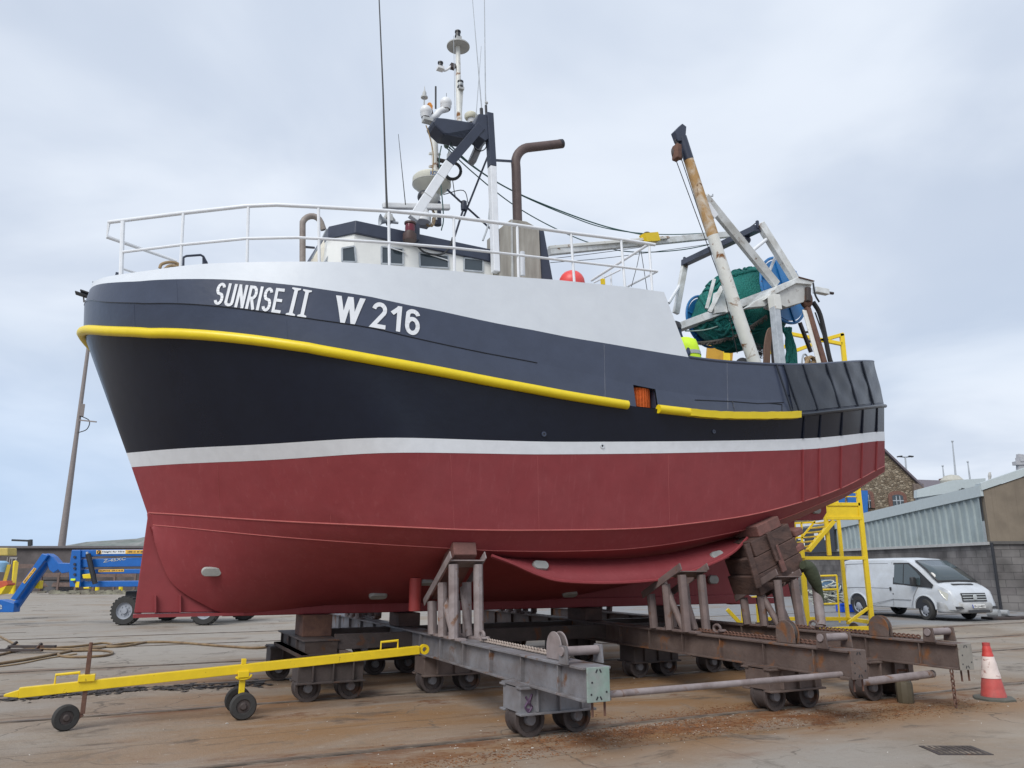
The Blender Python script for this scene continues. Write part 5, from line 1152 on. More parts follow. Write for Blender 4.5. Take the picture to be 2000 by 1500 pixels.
# person in hi-vis bending over behind the shelter end
per = thing('person', 'person in a hi-vis yellow vest standing on the work deck, mostly hidden by the shelter', 'person', W(3.9, 2.0, 4.0), 0)
pp_ = bs(1344, 678, 1.9); zf = ZF['rail'](tob(pp_)[0]) + .02; hx = tob(pp_)
def body():
    B = lambda dt, ds, z: W(hx[0] + dt, hx[1] + ds, zf + z)
    V_ = [(B(0, 0, .92), .17), (B(-.05, 0, 1.15), .165), (B(-.12, 0, 1.36), .17), (B(-.16, 0, 1.46), .075), (B(-.19, 0, 1.54), .06), (B(-.24, 0, 1.64), .10), (B(-.27, 0, 1.72), .085),
          (B(0, .11, .84), .10), (B(.02, .12, .46), .075), (B(.05, .12, .08), .05), (B(-.1, .12, .04), .045), (B(0, -.11, .84), .10), (B(.02, -.12, .46), .075), (B(.05, -.12, .08), .05), (B(-.1, -.12, .04), .045),
          (B(-.13, .19, 1.40), .07), (B(-.2, .24, 1.15), .05), (B(-.40, .2, 1.02), .038), (B(-.48, .19, 1.0), .032), (B(-.13, -.19, 1.40), .07), (B(-.2, -.24, 1.15), .05), (B(-.40, -.2, 1.02), .038), (B(-.48, -.19, 1.0), .032)]
    E_ = [(0, 1), (1, 2), (2, 3), (3, 4), (4, 5), (5, 6), (0, 7), (7, 8), (8, 9), (9, 10), (0, 11), (11, 12), (12, 13), (13, 14), (2, 15), (15, 16), (16, 17), (17, 18), (2, 19), (19, 20), (20, 21), (21, 22)]
    n = len(V_)
    for h in (18, 22):
        b = V_[h][0]; fw = -X3
        for k in range(5):
            o = (k - 2) * .018; q = b + fw * (.05 - .01 * abs(k - 1.5)) + Y3 * o - Z3 * .01
            V_.append((q, .010)); E_.append((h, len(V_) - 1)); V_.append((q + fw * (.035 - .012 * (k == 0)) - Z3 * .02, .008)); E_.append((len(V_) - 2, len(V_) - 1))
    me = bpy.data.meshes.new('body'); mi = root_matrix(per).inverted(); me.from_pydata([mi @ a for a, r in V_], E_, [])
    o = bpy.data.objects.new('body', me); COL.objects.link(o); o.parent = per; me.materials.append(mat('dark_workwear', (.03, .045, .09), .8))
    sk = o.modifiers.new('skin', 'SKIN'); 
    me.skin_vertices.new(name='') if not me.skin_vertices else None
    for i, (a, r) in enumerate(V_): me.skin_vertices[0].data[i].radius = (r, r)
    me.skin_vertices[0].data[0].use_root = True
    sk.use_smooth_shade = True; sd = o.modifiers.new('sub', 'SUBSURF'); sd.levels = sd.render_levels = 2
body()
vp = [bs(u, v, 1.9) for u, v in ((1328, 655), (1342, 662), (1358, 668), (1362, 702), (1345, 700), (1336, 690))]
B = lambda dt, ds, z: W(hx[0] + dt, hx[1] + ds, zf + z)
vr = []
for h, r in ((.78, .20), (.95, .21), (1.12, .21), (1.28, .21), (1.42, .19), (1.47, .12)):
    vr.append([B(-.02 - .10 * max(0, (h - .9)) / .5 + r * math.cos(q), r * 1.5 * math.sin(q), h) for q in [2 * math.pi * k / 24 for k in range(24)]])
MB().grid(vr, True).build('hi_vis_vest', M['vis'], per, 60)
for h in (.92, 1.16):
    r = .217; MB().grid([[B(-.02 - .10 * max(0, (hh - .9)) / .5 + r * math.cos(q), r * 1.5 * math.sin(q), hh) for q in [2 * math.pi * k / 24 for k in range(24)]] for hh in (h, h + .06)], True).build('reflective_band', M['silver'], per, 60)
MB().lathe([(.105, -.02), (.11, .03), (.09, .09), (.04, .12), (0, .125)], B(-.255, 0, 1.66), Z3, 16).build('hat', M['blkp'], per, 60)
tag(MB().ball(bs(1450, 712, 1.4), .13, 16).build('black_float', M['blk'], None, 60), 'small round black float on deck just above the dark bulwark', 'float')
# ================================================================ LEFT BACKGROUND
YQ = 57.0
stone = mat('dark_quay_stone', (.115, .10, .10), .9, col2=(.075, .066, .066), scale=.6, var=.2)
q0, q1 = gy(-330, 1062, YQ + 1), gy(700, 1066, YQ + 1)
qw = thing('quay_wall', 'long dark stone quay wall closing the yard behind the blue lift', 'wall', (-35, YQ + 1, 0)); qw['kind'] = 'thing'
MB().bar(V((-70, YQ + 1.6, 1.55)), V((12, YQ + 1.6, 1.55)), 1.2, 3.1, up=(0, 0, 1)).build('wall_face', stone, qw, 0)
MB().bar(V((-70, YQ + 1.5, 3.17)), V((12, YQ + 1.5, 3.17)), 1.5, .18).build('coping', mat('quay_coping', (.13, .12, .125), .9), qw, 0, .03)
mb = MB()                                          # faint whitewashed letters on the wall
vs, fs = text_polys('LITZ', 0, .03); a, b = gy(10, 1105, YQ + .9), gy(33, 1088, YQ + .9)
mb.add([V((a.x + (b.x - a.x) * x, YQ + .98, a.z + (b.z - a.z) * y)) for x, y in vs], fs); mb.build('wall_lettering', mat('faded_whitewash', (.30, .29, .29), .9), qw, 0)
hl = MB(); rows = []
for i in range(13):
    x = -690 + i * 50; hh = [20, 30, 38, 46, 49, 58, 62, 60, 56, 50, 44, 36, 20][i]
    rows.append([V((x - 30 * j, 900 + 150 * j, hh * max(0, math.sin(math.pi * (j + .02) / 4)) ** .8 * (1 + .15 * noise.noise(V((i * .9, j * 1.1, 0)))) - 1 + 2 * (j == 0))) for j in range(5)])
tag(hl.grid(rows).build('hill', mat('hill_grass', (.14, .165, .15), .95, col2=(.21, .21, .20), scale=.03, lo=.42, hi=.62, var=.3), None, 60), kind='structure')
wt = MB(); wt.add([(-3000, 160, .05), (-60, 160, .05), (-60, 5900, .05), (-3000, 5900, .05)], [(0, 1, 2, 3)])
tag(wt.build('water', mat('grey_sea', (.10, .14, .17), .25), None, 0), kind='structure')
# guard rails and clutter along the quay
def bars(name, label, cat, us, group, m=M['rustd'], hgt=1.15, y=YQ - 1.5, rails=(1.1, .65), post_m=None):
    r = thing(name, label, cat, gy(us[0], 1150, y), 0, group); r.location.z = 0; x0, x1 = gy(us[0], 1150, y).x, gy(us[-1], 1150, y).x; r['m'] = [c for q in Matrix.Translation(V(r.location)) for c in q]
    for z in rails: MB().bar(V((x0, y, z)), V((x1, y, z)), .06, .28 if len(rails) == 2 else .1).build('rail', m, r, 0)
    for u in us: x = gy(u, 1150, y).x; MB().bar(V((x, y, 0)), V((x, y, hgt)), .14, .14, up=(1, 0, 0)).build('post', post_m or m, r, 0)
brown = mat('brown_barrier', (.17, .12, .105), .8, col2=(.12, .085, .075))
bars('guard_rail', 'brown two bar guard rail on the quay seen under the blue boom', 'guard rail', (78, 112, 147, 182, 222, 262), 'guard rails on the quay', brown, 1.35, YQ - 1.5, (1.2, .55))
bars('guard_rail', 'low brown guard rail by the yellow bollards at the far left', 'guard rail', (-60, -20, 22, 60), 'guard rails on the quay', brown, 1.9, YQ - 2, (1.8, .6))
for u, v0, v1, lb in ((30, 1097, 1128, 'tall yellow bollard with a striped head by the quay'), (20, 1150, 1158, 'low yellow bollard at the left edge of the quay'), (190, 1146, 1157, 'short yellow bollard under the lift boom'), (236, 1144, 1157, 'short yellow bollard nearest the red forefoot')):
    p, q = gy(u, v1, YQ - 4), gy(u, v0, YQ - 4); p.z = 0; q.z = max(q.z, .45)
    b = thing('bollard', lb, 'bollard', p, 0, 'yellow bollards along the quay'); MB().cyl(p, q, .13, 10).build('post', M['yel'], b, 40); MB().ball(q, .14, 10, .5).build('cap', M['yel'], b, 40)
gt = MB(); p = gy(47, 1063, YQ + 2); q = gy(61, 1056, YQ + 2)
gn = thing('hoist_arm', 'dark right angled davit arm sticking up above the quay wall', 'davit', (gy(60, 1063, YQ + 2).x, YQ + 2, 3.6))
MB().bar(gy(59, 1066, YQ + 2), gy(59, 1054, YQ + 2), .24, .24, up=(1, 0, 0)).build('upright', M['dwire'], gn, 0); MB().bar(gy(62, 1056.5, YQ + 2), gy(24, 1055, YQ + 2), .2, .14).build('arm', M['dwire'], gn, 0)
rub = MB()
for i in range(80):
    c = gy(rnd.choice([rnd.uniform(180, 262), rnd.uniform(75, 262)]), 1157, YQ - 5); c.z = rnd.uniform(.03, .22); rub.box(c, (rnd.uniform(.1, .6), .3, rnd.uniform(.05, .2)), (V((1, .2, .1)).normalized(), V((-.2, 1, 0)).normalized(), V((0, 0, 1))))
tag(rub.build('rubble', mat('quay_litter', (.16, .145, .12), .9, col2=(.30, .29, .22), scale=2), None, 0), kind='stuff')
dk = thing('wheel_bin', 'dark tub standing on the quay behind the guard rail', 'tub', gy(120, 1150, YQ - .6)); dk.location.z = 0; p = V((gy(110, 1150, YQ - .6).x, YQ - .6, 0)); dk['m'] = [c for q in Matrix.Translation(V(dk.location)) for c in q]
MB().lathe([(.0, 0), (.9, 0), (1.0, .8), (.95, .82)], p, Z3, 14).build('body', mat('grey_tub', (.12, .12, .13), .7), dk, 40); MB().lathe([(1.0, .80), (1.03, .85), (.92, .86)], p, Z3, 14).build('rim', M['dwire'], dk, 40)
# lamp post behind the bow, with floodlights
YL = 62.0
lp = thing('lamp_post', 'tall grey lamp post with floodlights rising behind the bow', 'lamp post', gy(117, 1092, YL)); lp.location.z = 0; lp['m'] = [c for q in Matrix.Translation(V(lp.location)) for c in q]
a = gy(117, 1092, YL); bz = gy(186, 578, YL); lo = a + (a - bz) * .11
pm = mat('grey_lamp_post', (.24, .21, .20), .7)
MB().tube([V((lo.x, YL, 0)), a, a.lerp(bz, .45), bz], [.30, .28, .17, .12], 12).build('pole', pm, lp, 40)
cpt = a.lerp(bz, .545); MB().bar(cpt + V((.25, -.1, -.5)), cpt + V((.25, -.1, .5)), .3, .3).build('control_box', pm, lp, 0); MB().tube(bez([cpt + V((.2, -.2, -.5)), cpt + V((1.0, -.2, -.9)), cpt + V((.9, -.2, -1.6)), cpt + V((.2, -.2, -1.9))], 4), .04, 5).build('loose_cable', M['dwire'], lp)
MB().bar(cpt + V((.2, -.2, -.85)), cpt + V((1.6, -.2, -1.0)), .1).build('bracket', pm, lp, 0)
MB().bar(gy(163, 588, YL), gy(186, 586, YL), .1, .1).build('cross_arm', pm, lp, 0)
for u, v in ((160, 575), (170, 572)):
    p = gy(u, v, YL - .3); MB().bar(p + V((-.45, -.2, .08)), p + V((.45, .2, -.16)), .8, .12).build('floodlight', M['dwire'], lp, 0, .02)
MB().bar(gy(163, 577, YL), gy(164, 590, YL), .12).build('bracket', pm, lp, 0)
# ---- blue articulated boom lift
YB = 24.0
bl = thing('boom_lift', 'blue articulated boom lift parked behind the bow', 'boom lift', (gy(240, 1218, YB).x, YB, 0))
def g_(u, v, dy=0): return gy(u, v, YB + dy)
def bslab(name, pts, d, m=M['blue'], dy=0, par=bl, bev=.015):
    return MB().prism([g_(u, v, dy) for u, v in pts], (0, d, 0)).build(name, m, par, 0, bev)
bo = bslab('upper_boom', [(140, 1074), (420, 1072), (420, 1086), (196, 1086), (140, 1090)], .22)
bslab('lower_boom', [(160, 1092), (420, 1084), (420, 1104), (160, 1108)], .25, dy=.05); bslab('riser_arm', [(158, 1112), (420, 1110), (420, 1119), (158, 1121)], .25, dy=.1)
bslab('riser_arm', [(150, 1135), (420, 1133), (420, 1144), (150, 1147)], .25, dy=.1)
bslab('link_plate', [(140, 1074), (157, 1074), (157, 1146), (136, 1146), (134, 1112)], .3, dy=-.06)
bslab('knuckle', [(112, 1099), (138, 1100), (136, 1117), (120, 1120), (113, 1112)], .34, dy=-.02)
bslab('jib_elbow', [(82, 1082), (94, 1081), (103, 1087), (116, 1103), (114, 1112), (104, 1119), (96, 1113), (92, 1100)], .30, dy=.02)
bslab('jib_arm', [(82, 1081), (94, 1084), (31, 1172), (20, 1170)], .14, dy=-.08); bslab('jib_arm', [(90, 1096), (96, 1100), (34, 1188), (24, 1190), (25, 1178)], .14, dy=.16)
bslab('jib_foot', [(-22, 1172), (4, 1171), (28, 1178), (26, 1196), (-22, 1196)], .32, dy=-.02)
MB().cyl(g_(172, 1082, -.12), g_(186, 1140, -.12), .075, 12).build('hydraulic_ram', M['blkp'], bl); MB().cyl(g_(170, 1078, -.12), g_(172, 1090, -.12), .035, 10).build('ram_rod', M['galv'], bl)
for v in (1088, 1102, 1110, 1122, 1136): MB().lathe([(.04, -.01), (.04, .02), (0, .02)], g_(146, v, -.08), (0, -1, 0), 10).build('pivot_pin', M['navy2'], bl)
for u, v, w_, h_ in ((96 / 1. + 80, 1125, 20, 9),): bslab('yellow_cover', [(160, 1122), (178, 1120), (178, 1130), (162, 1130)], .15, M['yel'], -.02)
bslab('yellow_cover', [(66, 1136), (78, 1134), (76, 1150), (62, 1148)], .2, M['yel'], .3); bslab('yellow_guard', [(162, 1147), (174, 1146), (174, 1150), (163, 1150)], .15, M['yel'], .0)
bslab('hazard_label', [(147, 1136), (155, 1136), (154, 1147), (147, 1147)], .01, M['yel'], -.075, bev=0); bslab('hazard_label', [(138, 1130), (147, 1130), (147, 1134), (138, 1134)], .01, M['vis'], -.075, bev=0)
stk = mat('orange_sticker', (.80, .46, .07), .5, var=.02); wst = mat('white_sticker', (.72, .74, .76), .5, var=.02)
def sticker(pts, m, txt=None, tp=None, tm=None, dy=-.014, bold=.02):
    s = bslab('sticker', pts, .008, m, dy, bl, 0)
    if txt:
        vs, fs = text_polys(txt, .15, bold); MB().add([g_(*quadmap(x, y, tp), dy - .003) for x, y in vs], fs).build('lettering', tm or M['blkp'], s, 0)
sticker([(188, 1074.5), (245, 1074), (245, 1081.5), (188, 1082)], wst, 'Height for Hire', [(199, 1080.3), (243, 1079.8), (243, 1075.6), (199, 1076)])
sticker([(188, 1074.6), (198, 1074.5), (198, 1081.9), (188, 1082)], stk, dy=-.018); 
MB().lathe([(.04, 0), (.058, 0), (.058, .008), (.04, .008)], g_(193.5, 1078.3, -.022), (0, -1, 0), 14).build('round_emblem', M['blkp'], bl); MB().bar(g_(193.5, 1081, -.028), g_(194, 1077, -.028), .018).build('round_emblem', M['blkp'], bl, 0)
sticker([(245, 1074), (282, 1073.8), (282, 1081.2), (245, 1081.5)], stk, '1890 41 44 48', [(249, 1080), (279, 1079.8), (279, 1075.6), (249, 1075.8)], dy=-.016)
sticker([(192, 1112.5), (242, 1111.5), (242, 1116.5), (192, 1117.5)], stk, 'TELEPHONE  1890 41 44 48', [(194, 1116.4), (240, 1115.4), (240, 1112.7), (194, 1113.6)], dy=.088)
sticker([(66, 1108.5), (71, 1111), (48, 1140), (44, 1137)], stk, 'HEIGHT FOR HIRE', [(47.5, 1138.5), (69.5, 1110.8), (67.5, 1109.6), (45.5, 1136.8)], dy=-.094)
vs, fs = text_polys('Z-45XC', .1, .02); MB().add([g_(*quadmap(x, y, [(201, 1099), (246, 1093.5), (246, 1088), (201, 1093)]), .042) for x, y in vs], fs).build('model_lettering', M['silver'], bl, 0)
vs, fs = text_polys('Genie', 0, .02); MB().add([g_(*quadmap(x, y, [(-30, 1190), (4, 1190), (4, 1177), (-30, 1177)]), -.03) for x, y in vs], fs).build('lettering', M['silver'], bl, 0)
# chassis with four wheels
bx = g_(245, 1195).x
MB().box((bx + 1.3, YB + 1.2, .75), (3.2, 1.5, .45)).build('chassis', M['dwire'], bl, 0, .05); MB().box((bx + 1.6, YB + 1.2, 1.15), (1.9, 1.6, .5)).build('turntable', M['blue'], bl, 0, .06)
MB().box((bx + .45, YB + .2, 1.50), (.12, .1, .8)).build('upright', M['dwire'], bl, 0); MB().box((bx + 2.7, YB + .7, 1.7), (.4, .5, 1.6)).build('mast', M['blue'], bl, 0)
def lwheel(c, r=.42, w=.32):
    mb = MB(); mb.lathe([(r * .58, -w / 2), (r * .92, -w / 2), (r, -w * .3), (r, w * .3), (r * .92, w / 2), (r * .58, w / 2)], c, (0, -1, 0), 30)
    for k in range(24):
        q = 2 * math.pi * k / 24; d = V((math.cos(q), 0, math.sin(q))); mb.bar(V(c) + d * r * .99 + V((0, -w * .45, 0)), V(c) + d * r * .99 + V((0, w * .1, 0)), .05, .03, up=d)
    o = mb.build('wheel', M['tyre'], bl, 40); mb = MB().lathe([(r * .60, w / 2), (r * .56, w * .40), (r * .5, w * .3), (r * .22, w * .3), (r * .20, w * .5), (0, w * .5)], c, (0, -1, 0), 26)
    for k in range(8): q = 2 * math.pi * k / 8; mb.lathe([(.018, w * .3), (.018, w * .38), (0, w * .38)], V(c) + V((math.cos(q), 0, math.sin(q))) * r * .33, (0, -1, 0), 6)
    mb.build('rim', M['rim'], o, 40)
wx = g_(247, 1195).x
lwheel((wx, YB + .0, .42)); lwheel((g_(402, 1195).x, YB + .0, .42)); lwheel((wx + .3, YB + 2.2, .42)); lwheel((wx + 2.8, YB + 2.2, .42))
# yellow lift basket cut by the left edge
yl = thing('yellow_work_platform', 'yellow lift basket with a red box cut off by the left edge', 'work platform', (gy(0, 1170, 26).x, 26, 0))
h_ = lambda u, v, dy=0: gy(u, v, 26 + dy)
MB().prism([h_(-40, 1070), (h_(15, 1070)), h_(15, 1085), h_(-40, 1085)], (0, .5, 0)).build('control_console', mat('dull_yellow', (.50, .38, .10), .6), yl, 0, .03)
for a, b in (((18, 1103), (8, 1140)), ((-5, 1085), (-5, 1150)), ((8, 1140), (-20, 1162)), ((33, 1098), (28, 1138))): MB().bar(h_(*a), h_(*b), .10).build('basket_bar', mat('dull_yellow_bar', (.62, .46, .05), .5) if a[0] == 18 else bpy.data.materials['dull_yellow_bar'], yl, 0)
MB().prism([h_(-30, 1136, -.1), h_(12, 1134, -.1), h_(16, 1142, -.1), h_(-4, 1152, -.1), h_(-30, 1152, -.1)], (0, .4, 0)).build('red_box', mat('orange_red_box', (.50, .09, .04), .6), yl, 0, .02)
MB().prism([h_(-30, 1152, -.12), h_(-2, 1150, -.12), h_(12, 1144, -.12), (h_(2, 1160, -.12)), h_(-30, 1166, -.12)], (0, .4, 0)).build('step', M['yel'], yl, 0)
MB().lathe([(.18, -.2), (.2, .1), (.1, .16), (0, .16)], h_(3, 1105), Z3, 12).build('blue_cap', mat('pale_blue_cap', (.25, .45, .65), .5), yl, 40)
MB().bar(h_(-30, 1170), h_(-30, 1215), .4, .4, up=(1, 0, 0)).build('base', M['dwire'], yl, 0)
# ================================================================ RIGHT BACKGROUND
# ---- yellow access tower beyond the stern
YT = 21.4
at = thing('access_tower', 'tall yellow steel access tower on wheels behind the stern', 'access tower', (gy(1660, 1238, YT).x, YT, 0))
Xr = gy(1705, 1236, YT).x; Xl = gy(1634, 1236, YT).x; DT = 1.5
def tz(v, dy=0): return gy(1690, v, YT + dy).z
def ybar(p, q, w=.10, h=None, name='post', m=M['yelp']): return MB().bar(p, q, w, h, up=(0, 1, 0)).build(name, m, at, 0, .006)
zt = tz(652)
ybar(V((Xr, YT, .1)), V((Xr, YT, zt)), .12, .10); ybar(V((Xl, YT, tz(1085))), V((Xl, YT, tz(975))), .10, .09); ybar(V((Xr, YT + DT, .1)), V((Xr, YT + DT, zt)), .09); ybar(V((Xl - .45, YT + DT, .1)), V((Xl - .45, YT + DT, zt - .25)), .09)
Xs = gy(1578, 1225, YT).x
for v, h in ((1012, .12), (985, .10), (1090, .12)): ybar(V((Xl if v != 1090 else Xs, YT, tz(v))), V((Xr, YT, tz(v))), .09, h, 'cross_bar')
MB().bar(V((Xl, YT - .01, tz(999))), V((Xr, YT - .01, tz(999))), .02, .32, up=(0, 0, 1)).build('kick_plate', M['yelp'], at, 0)
for v in (962, 970): ybar(V((Xl, YT, tz(v))), V((Xr, YT, tz(v))), .03, .03, 'guard_bar')
ybar(gy(1627, 1018, YT), gy(1578, 1076, YT), .10, .22, 'stair_stringer'); ybar(gy(1627, 1018, YT + 1.2), gy(1578, 1076, YT + 1.2), .10, .22, 'stair_stringer')
ybar(V((Xs, YT, tz(1090))), V((Xs, YT, tz(1060))), .1, .2, 'stringer_foot'); ybar(V((Xs, YT, .1)), V((Xs, YT, tz(1072))), .12, .10)
ybar(V((Xs - .6, YT, tz(1232))), V((Xr, YT, tz(1226))), .10, .12, 'base_bar'); ybar(V((Xs - .6, YT + DT, .25)), V((Xr, YT + DT, .25)), .10, .10, 'base_bar'); ybar(V((Xr, YT, .25)), V((Xr, YT + DT, .25)), .1, .1, 'base_bar')
ybar(V((Xr - .06, YT, .62)), V((Xr - .62, YT, .25)), .07, .07, 'corner_brace')
for i in range(7):
    f = i / 6; p = gy(1627, 1018, YT).lerp(gy(1578, 1076, YT), f); MB().box((p.x, YT + .6, p.z), (.22, 1.15, .03)).build('stair_tread', M['yelp'], at, 0)
# handrail of the lower flight and lower landing
for p, q in (((1552, 1022), (1553, 1073)), ((1565, 1020), (1567, 1073)), ((1552, 1022), (1592, 1020)), ((1553, 1050), (1568, 1050)), ((1567, 1048), (1592, 1018)), ((1556, 1073), (1570, 1073))): ybar(gy(*p, YT + .4), gy(*q, YT + .4), .05, .05, 'handrail')
for a, b in (((1433, 1098), (1470, 1086)), ((1450, 1090), (1452, 1235)), ((1432, 1155), (1452, 1172)), ((1432, 1098), (1432, 1155)), ((1452, 1172), (1490, 1165)), ((1480, 1180), (1484, 1235)), ((1420, 1190), (1450, 1222)), ((1420, 1225), (1500, 1226))): ybar(gy(*a, YT + 1), gy(*b, YT + 1), .10, .10, 'lower_frame')
for v in (1118, 1130, 1142, 1154): ybar(gy(1433, v, YT + 1), gy(1452, v + 2, YT + 1), .16, .03, 'stair_tread')
# top landing that shows above the bulwark
for p, q in (((1544, 652), (1644, 672)), ((1540, 690), (1600, 668)), ((1598, 667), (1647, 653)), ((1500, 690), (1545, 672))): ybar(gy(*p, YT), gy(*q, YT), .10, .10, 'top_rail')
ybar(gy(1380, 690, YT), gy(1430, 697, YT), .5, .14, 'top_landing', mat('ochre_landing', (.50, .27, .02), .5)); ybar(gy(1418, 680, YT), gy(1418, 720, YT), .2, .2, 'top_rail')
# castors
for x, y in ((Xr - .02, YT), (Xr - .45, YT + .1), (Xs - .5, YT + DT)):
    MB().lathe([(.0, -.05), (.10, -.05), (.12, -.03), (.12, .03), (.10, .05), (0, .05)], (x, y, .12), (.3, 1, 0), 18).build('castor', M['rustd'], at, 40)
# yellow cable rack with a heap of pale cable beside it
yr = thing('cable_rack', 'low yellow tubular rack holding cable behind the access tower', 'rack', (gy(1620, 1185, 24.5).x, 24.5, 0))
for p, q in (((1601, 1125), (1634, 1124)), ((1634, 1124), (1640, 1216)), ((1600, 1152), (1635, 1151)), ((1600, 1180), (1638, 1179)), ((1600, 1125), (1602, 1216))): MB().cyl(gy(*p, 24.5), gy(*q, 24.5), .03, 8).build('rack_bar', M['yelp'], yr)
cb = MB()
for i in range(46):
    c = gy(rnd.uniform(1595, 1632), rnd.uniform(1140, 1183), 25.6 + rnd.uniform(-.2, .3)); a = rnd.uniform(.18, .4); ph = rnd.uniform(0, 6); tl = rnd.uniform(-.1, .1)
    cb.tube([c + V((a * math.cos(q), .25 * math.sin(q), tl * math.cos(q) + .05 * math.sin(q))) for q in [ph + k * .5 for k in range(9)]], .022, 5)
tag(cb.build('cable_heap', mat('pale_cable', (.55, .56, .50), .6, col2=(.38, .40, .36), scale=5), None, 60), 'tangled heap of pale cable piled on the yellow rack', 'cable heap')
tag(MB().ball(gy(1615, 1148, 25.9), .45, 14, .6).build('blue_bag', mat('dusty_blue_bag', (.06, .12, .20), .7), None, 60), 'dusty blue bag on top of the pale cable heap', 'bag')
bc = thing('fish_crate', 'bright blue plastic crate on the ground behind the white van', 'crate', gy(1660, 1188, 31)); p = gy(1659, 1187, 31); p.z = 0; bc.location = p; bc['m'] = [c for q in Matrix.Translation(p) for c in q]
bb = mat('bright_blue_plastic', (.015, .09, .62), .45); mb = MB()
for (a, b, w_, d_) in ((0, -.25, .85, .03), (0, .25, .85, .03), (-.42, 0, .03, .5), (.42, 0, .03, .5)): mb.box(p + V((a, b, .17)), (w_, d_, .30))
mb.box(p + V((0, 0, .03)), (.82, .5, .04)); mb.build('body', bb, bc, 0, .008); mb = MB(); mb.box(p + V((0, -.27, .30)), (.9, .04, .05)); mb.box(p + V((0, .27, .30)), (.9, .04, .05)); mb.build('rim', bb, bc, 0)
# ---- white van
VF = V((13.69, 26.3, 0)); PH = R(19.8); hd = V((math.sin(PH), -math.cos(PH), 0)); lf = V((-hd.y, hd.x, 0))
van = thing('white_van', 'dusty white panel van parked by the block wall', 'van', VF, math.atan2(hd.y, hd.x))
def vp(x, y, z): return VF + hd * x + lf * (y + .87) + V((0, 0, z))   # x forward from front axle, y 0 = centre line (+ is the far side)
vw = mat('dusty_white_van', (.54, .57, .61), .30, var=.05, col2=(.46, .48, .50), scale=1.5, coat=.3); vd = mat('van_black_plastic', (.03, .03, .032), .5)
# body stations: x, roof z, top half width, belt half width, sill half width
ST_ = [(-3.72, .62, .80, .90, .90), (-3.70, 1.92, .80, .93, .93), (-3.4, 1.97, .82, .96, .95), (-2.2, 1.99, .82, .97, .95), (-1.0, 1.99, .82, .97, .95), (-.72, 1.97, .80, .97, .95), (-.45, 1.88, .77, .96, .95), (.02, 1.60, .73, .95, .95), (.48, 1.22, .72, .93, .95), (.70, 1.10, .78, .92, .95), (.92, .98, .74, .88, .93), (1.02, .78, .70, .84, .90), (1.06, .45, .66, .80, .86)]
def vsec(x, zr, a, b, c):
    zb = min(1.15, zr - .02 if zr < 1.2 else 1.15); lo = .36
    return [(x, c * .97, lo), (x, c, .55 if zr > .7 else .42), (x, b + .005, min(.85, zr - .08)), (x, b, zb - .03), (x, a + (b - a) * .45, zb + (zr - zb) * .55), (x, a, zr - .06 if zr > 1.3 else zr - .015), (x, a * .82, zr), (x, 0, zr + (.03 if zr > 1.5 else .02))]
rows = []
for stn in ST_[1:]:
    h = vsec(*stn); rows.append([vp(x, -y, z) for x, y, z in h] + [vp(x, y, z) for x, y, z in reversed(h[:-1])])
mb = MB(); mb.grid(rows); n = len(rows[0]); mb.add(rows[0], [tuple(range(n))]); mb.add(rows[-1], [tuple(range(n))])
body_ = mb.build('body', vw, van, 50)
def vquad(pts, name, m, par, th=.012):
    P = [vp(*p) for p in pts]; nn = (P[1] - P[0]).cross(P[2] - P[0]).normalized(); return MB().prism([p + nn * .012 for p in P], -nn * th).build(name, m, par, 0)
gl = mat('van_glass', (.06, .08, .09), .08, var=0, spec=.8)
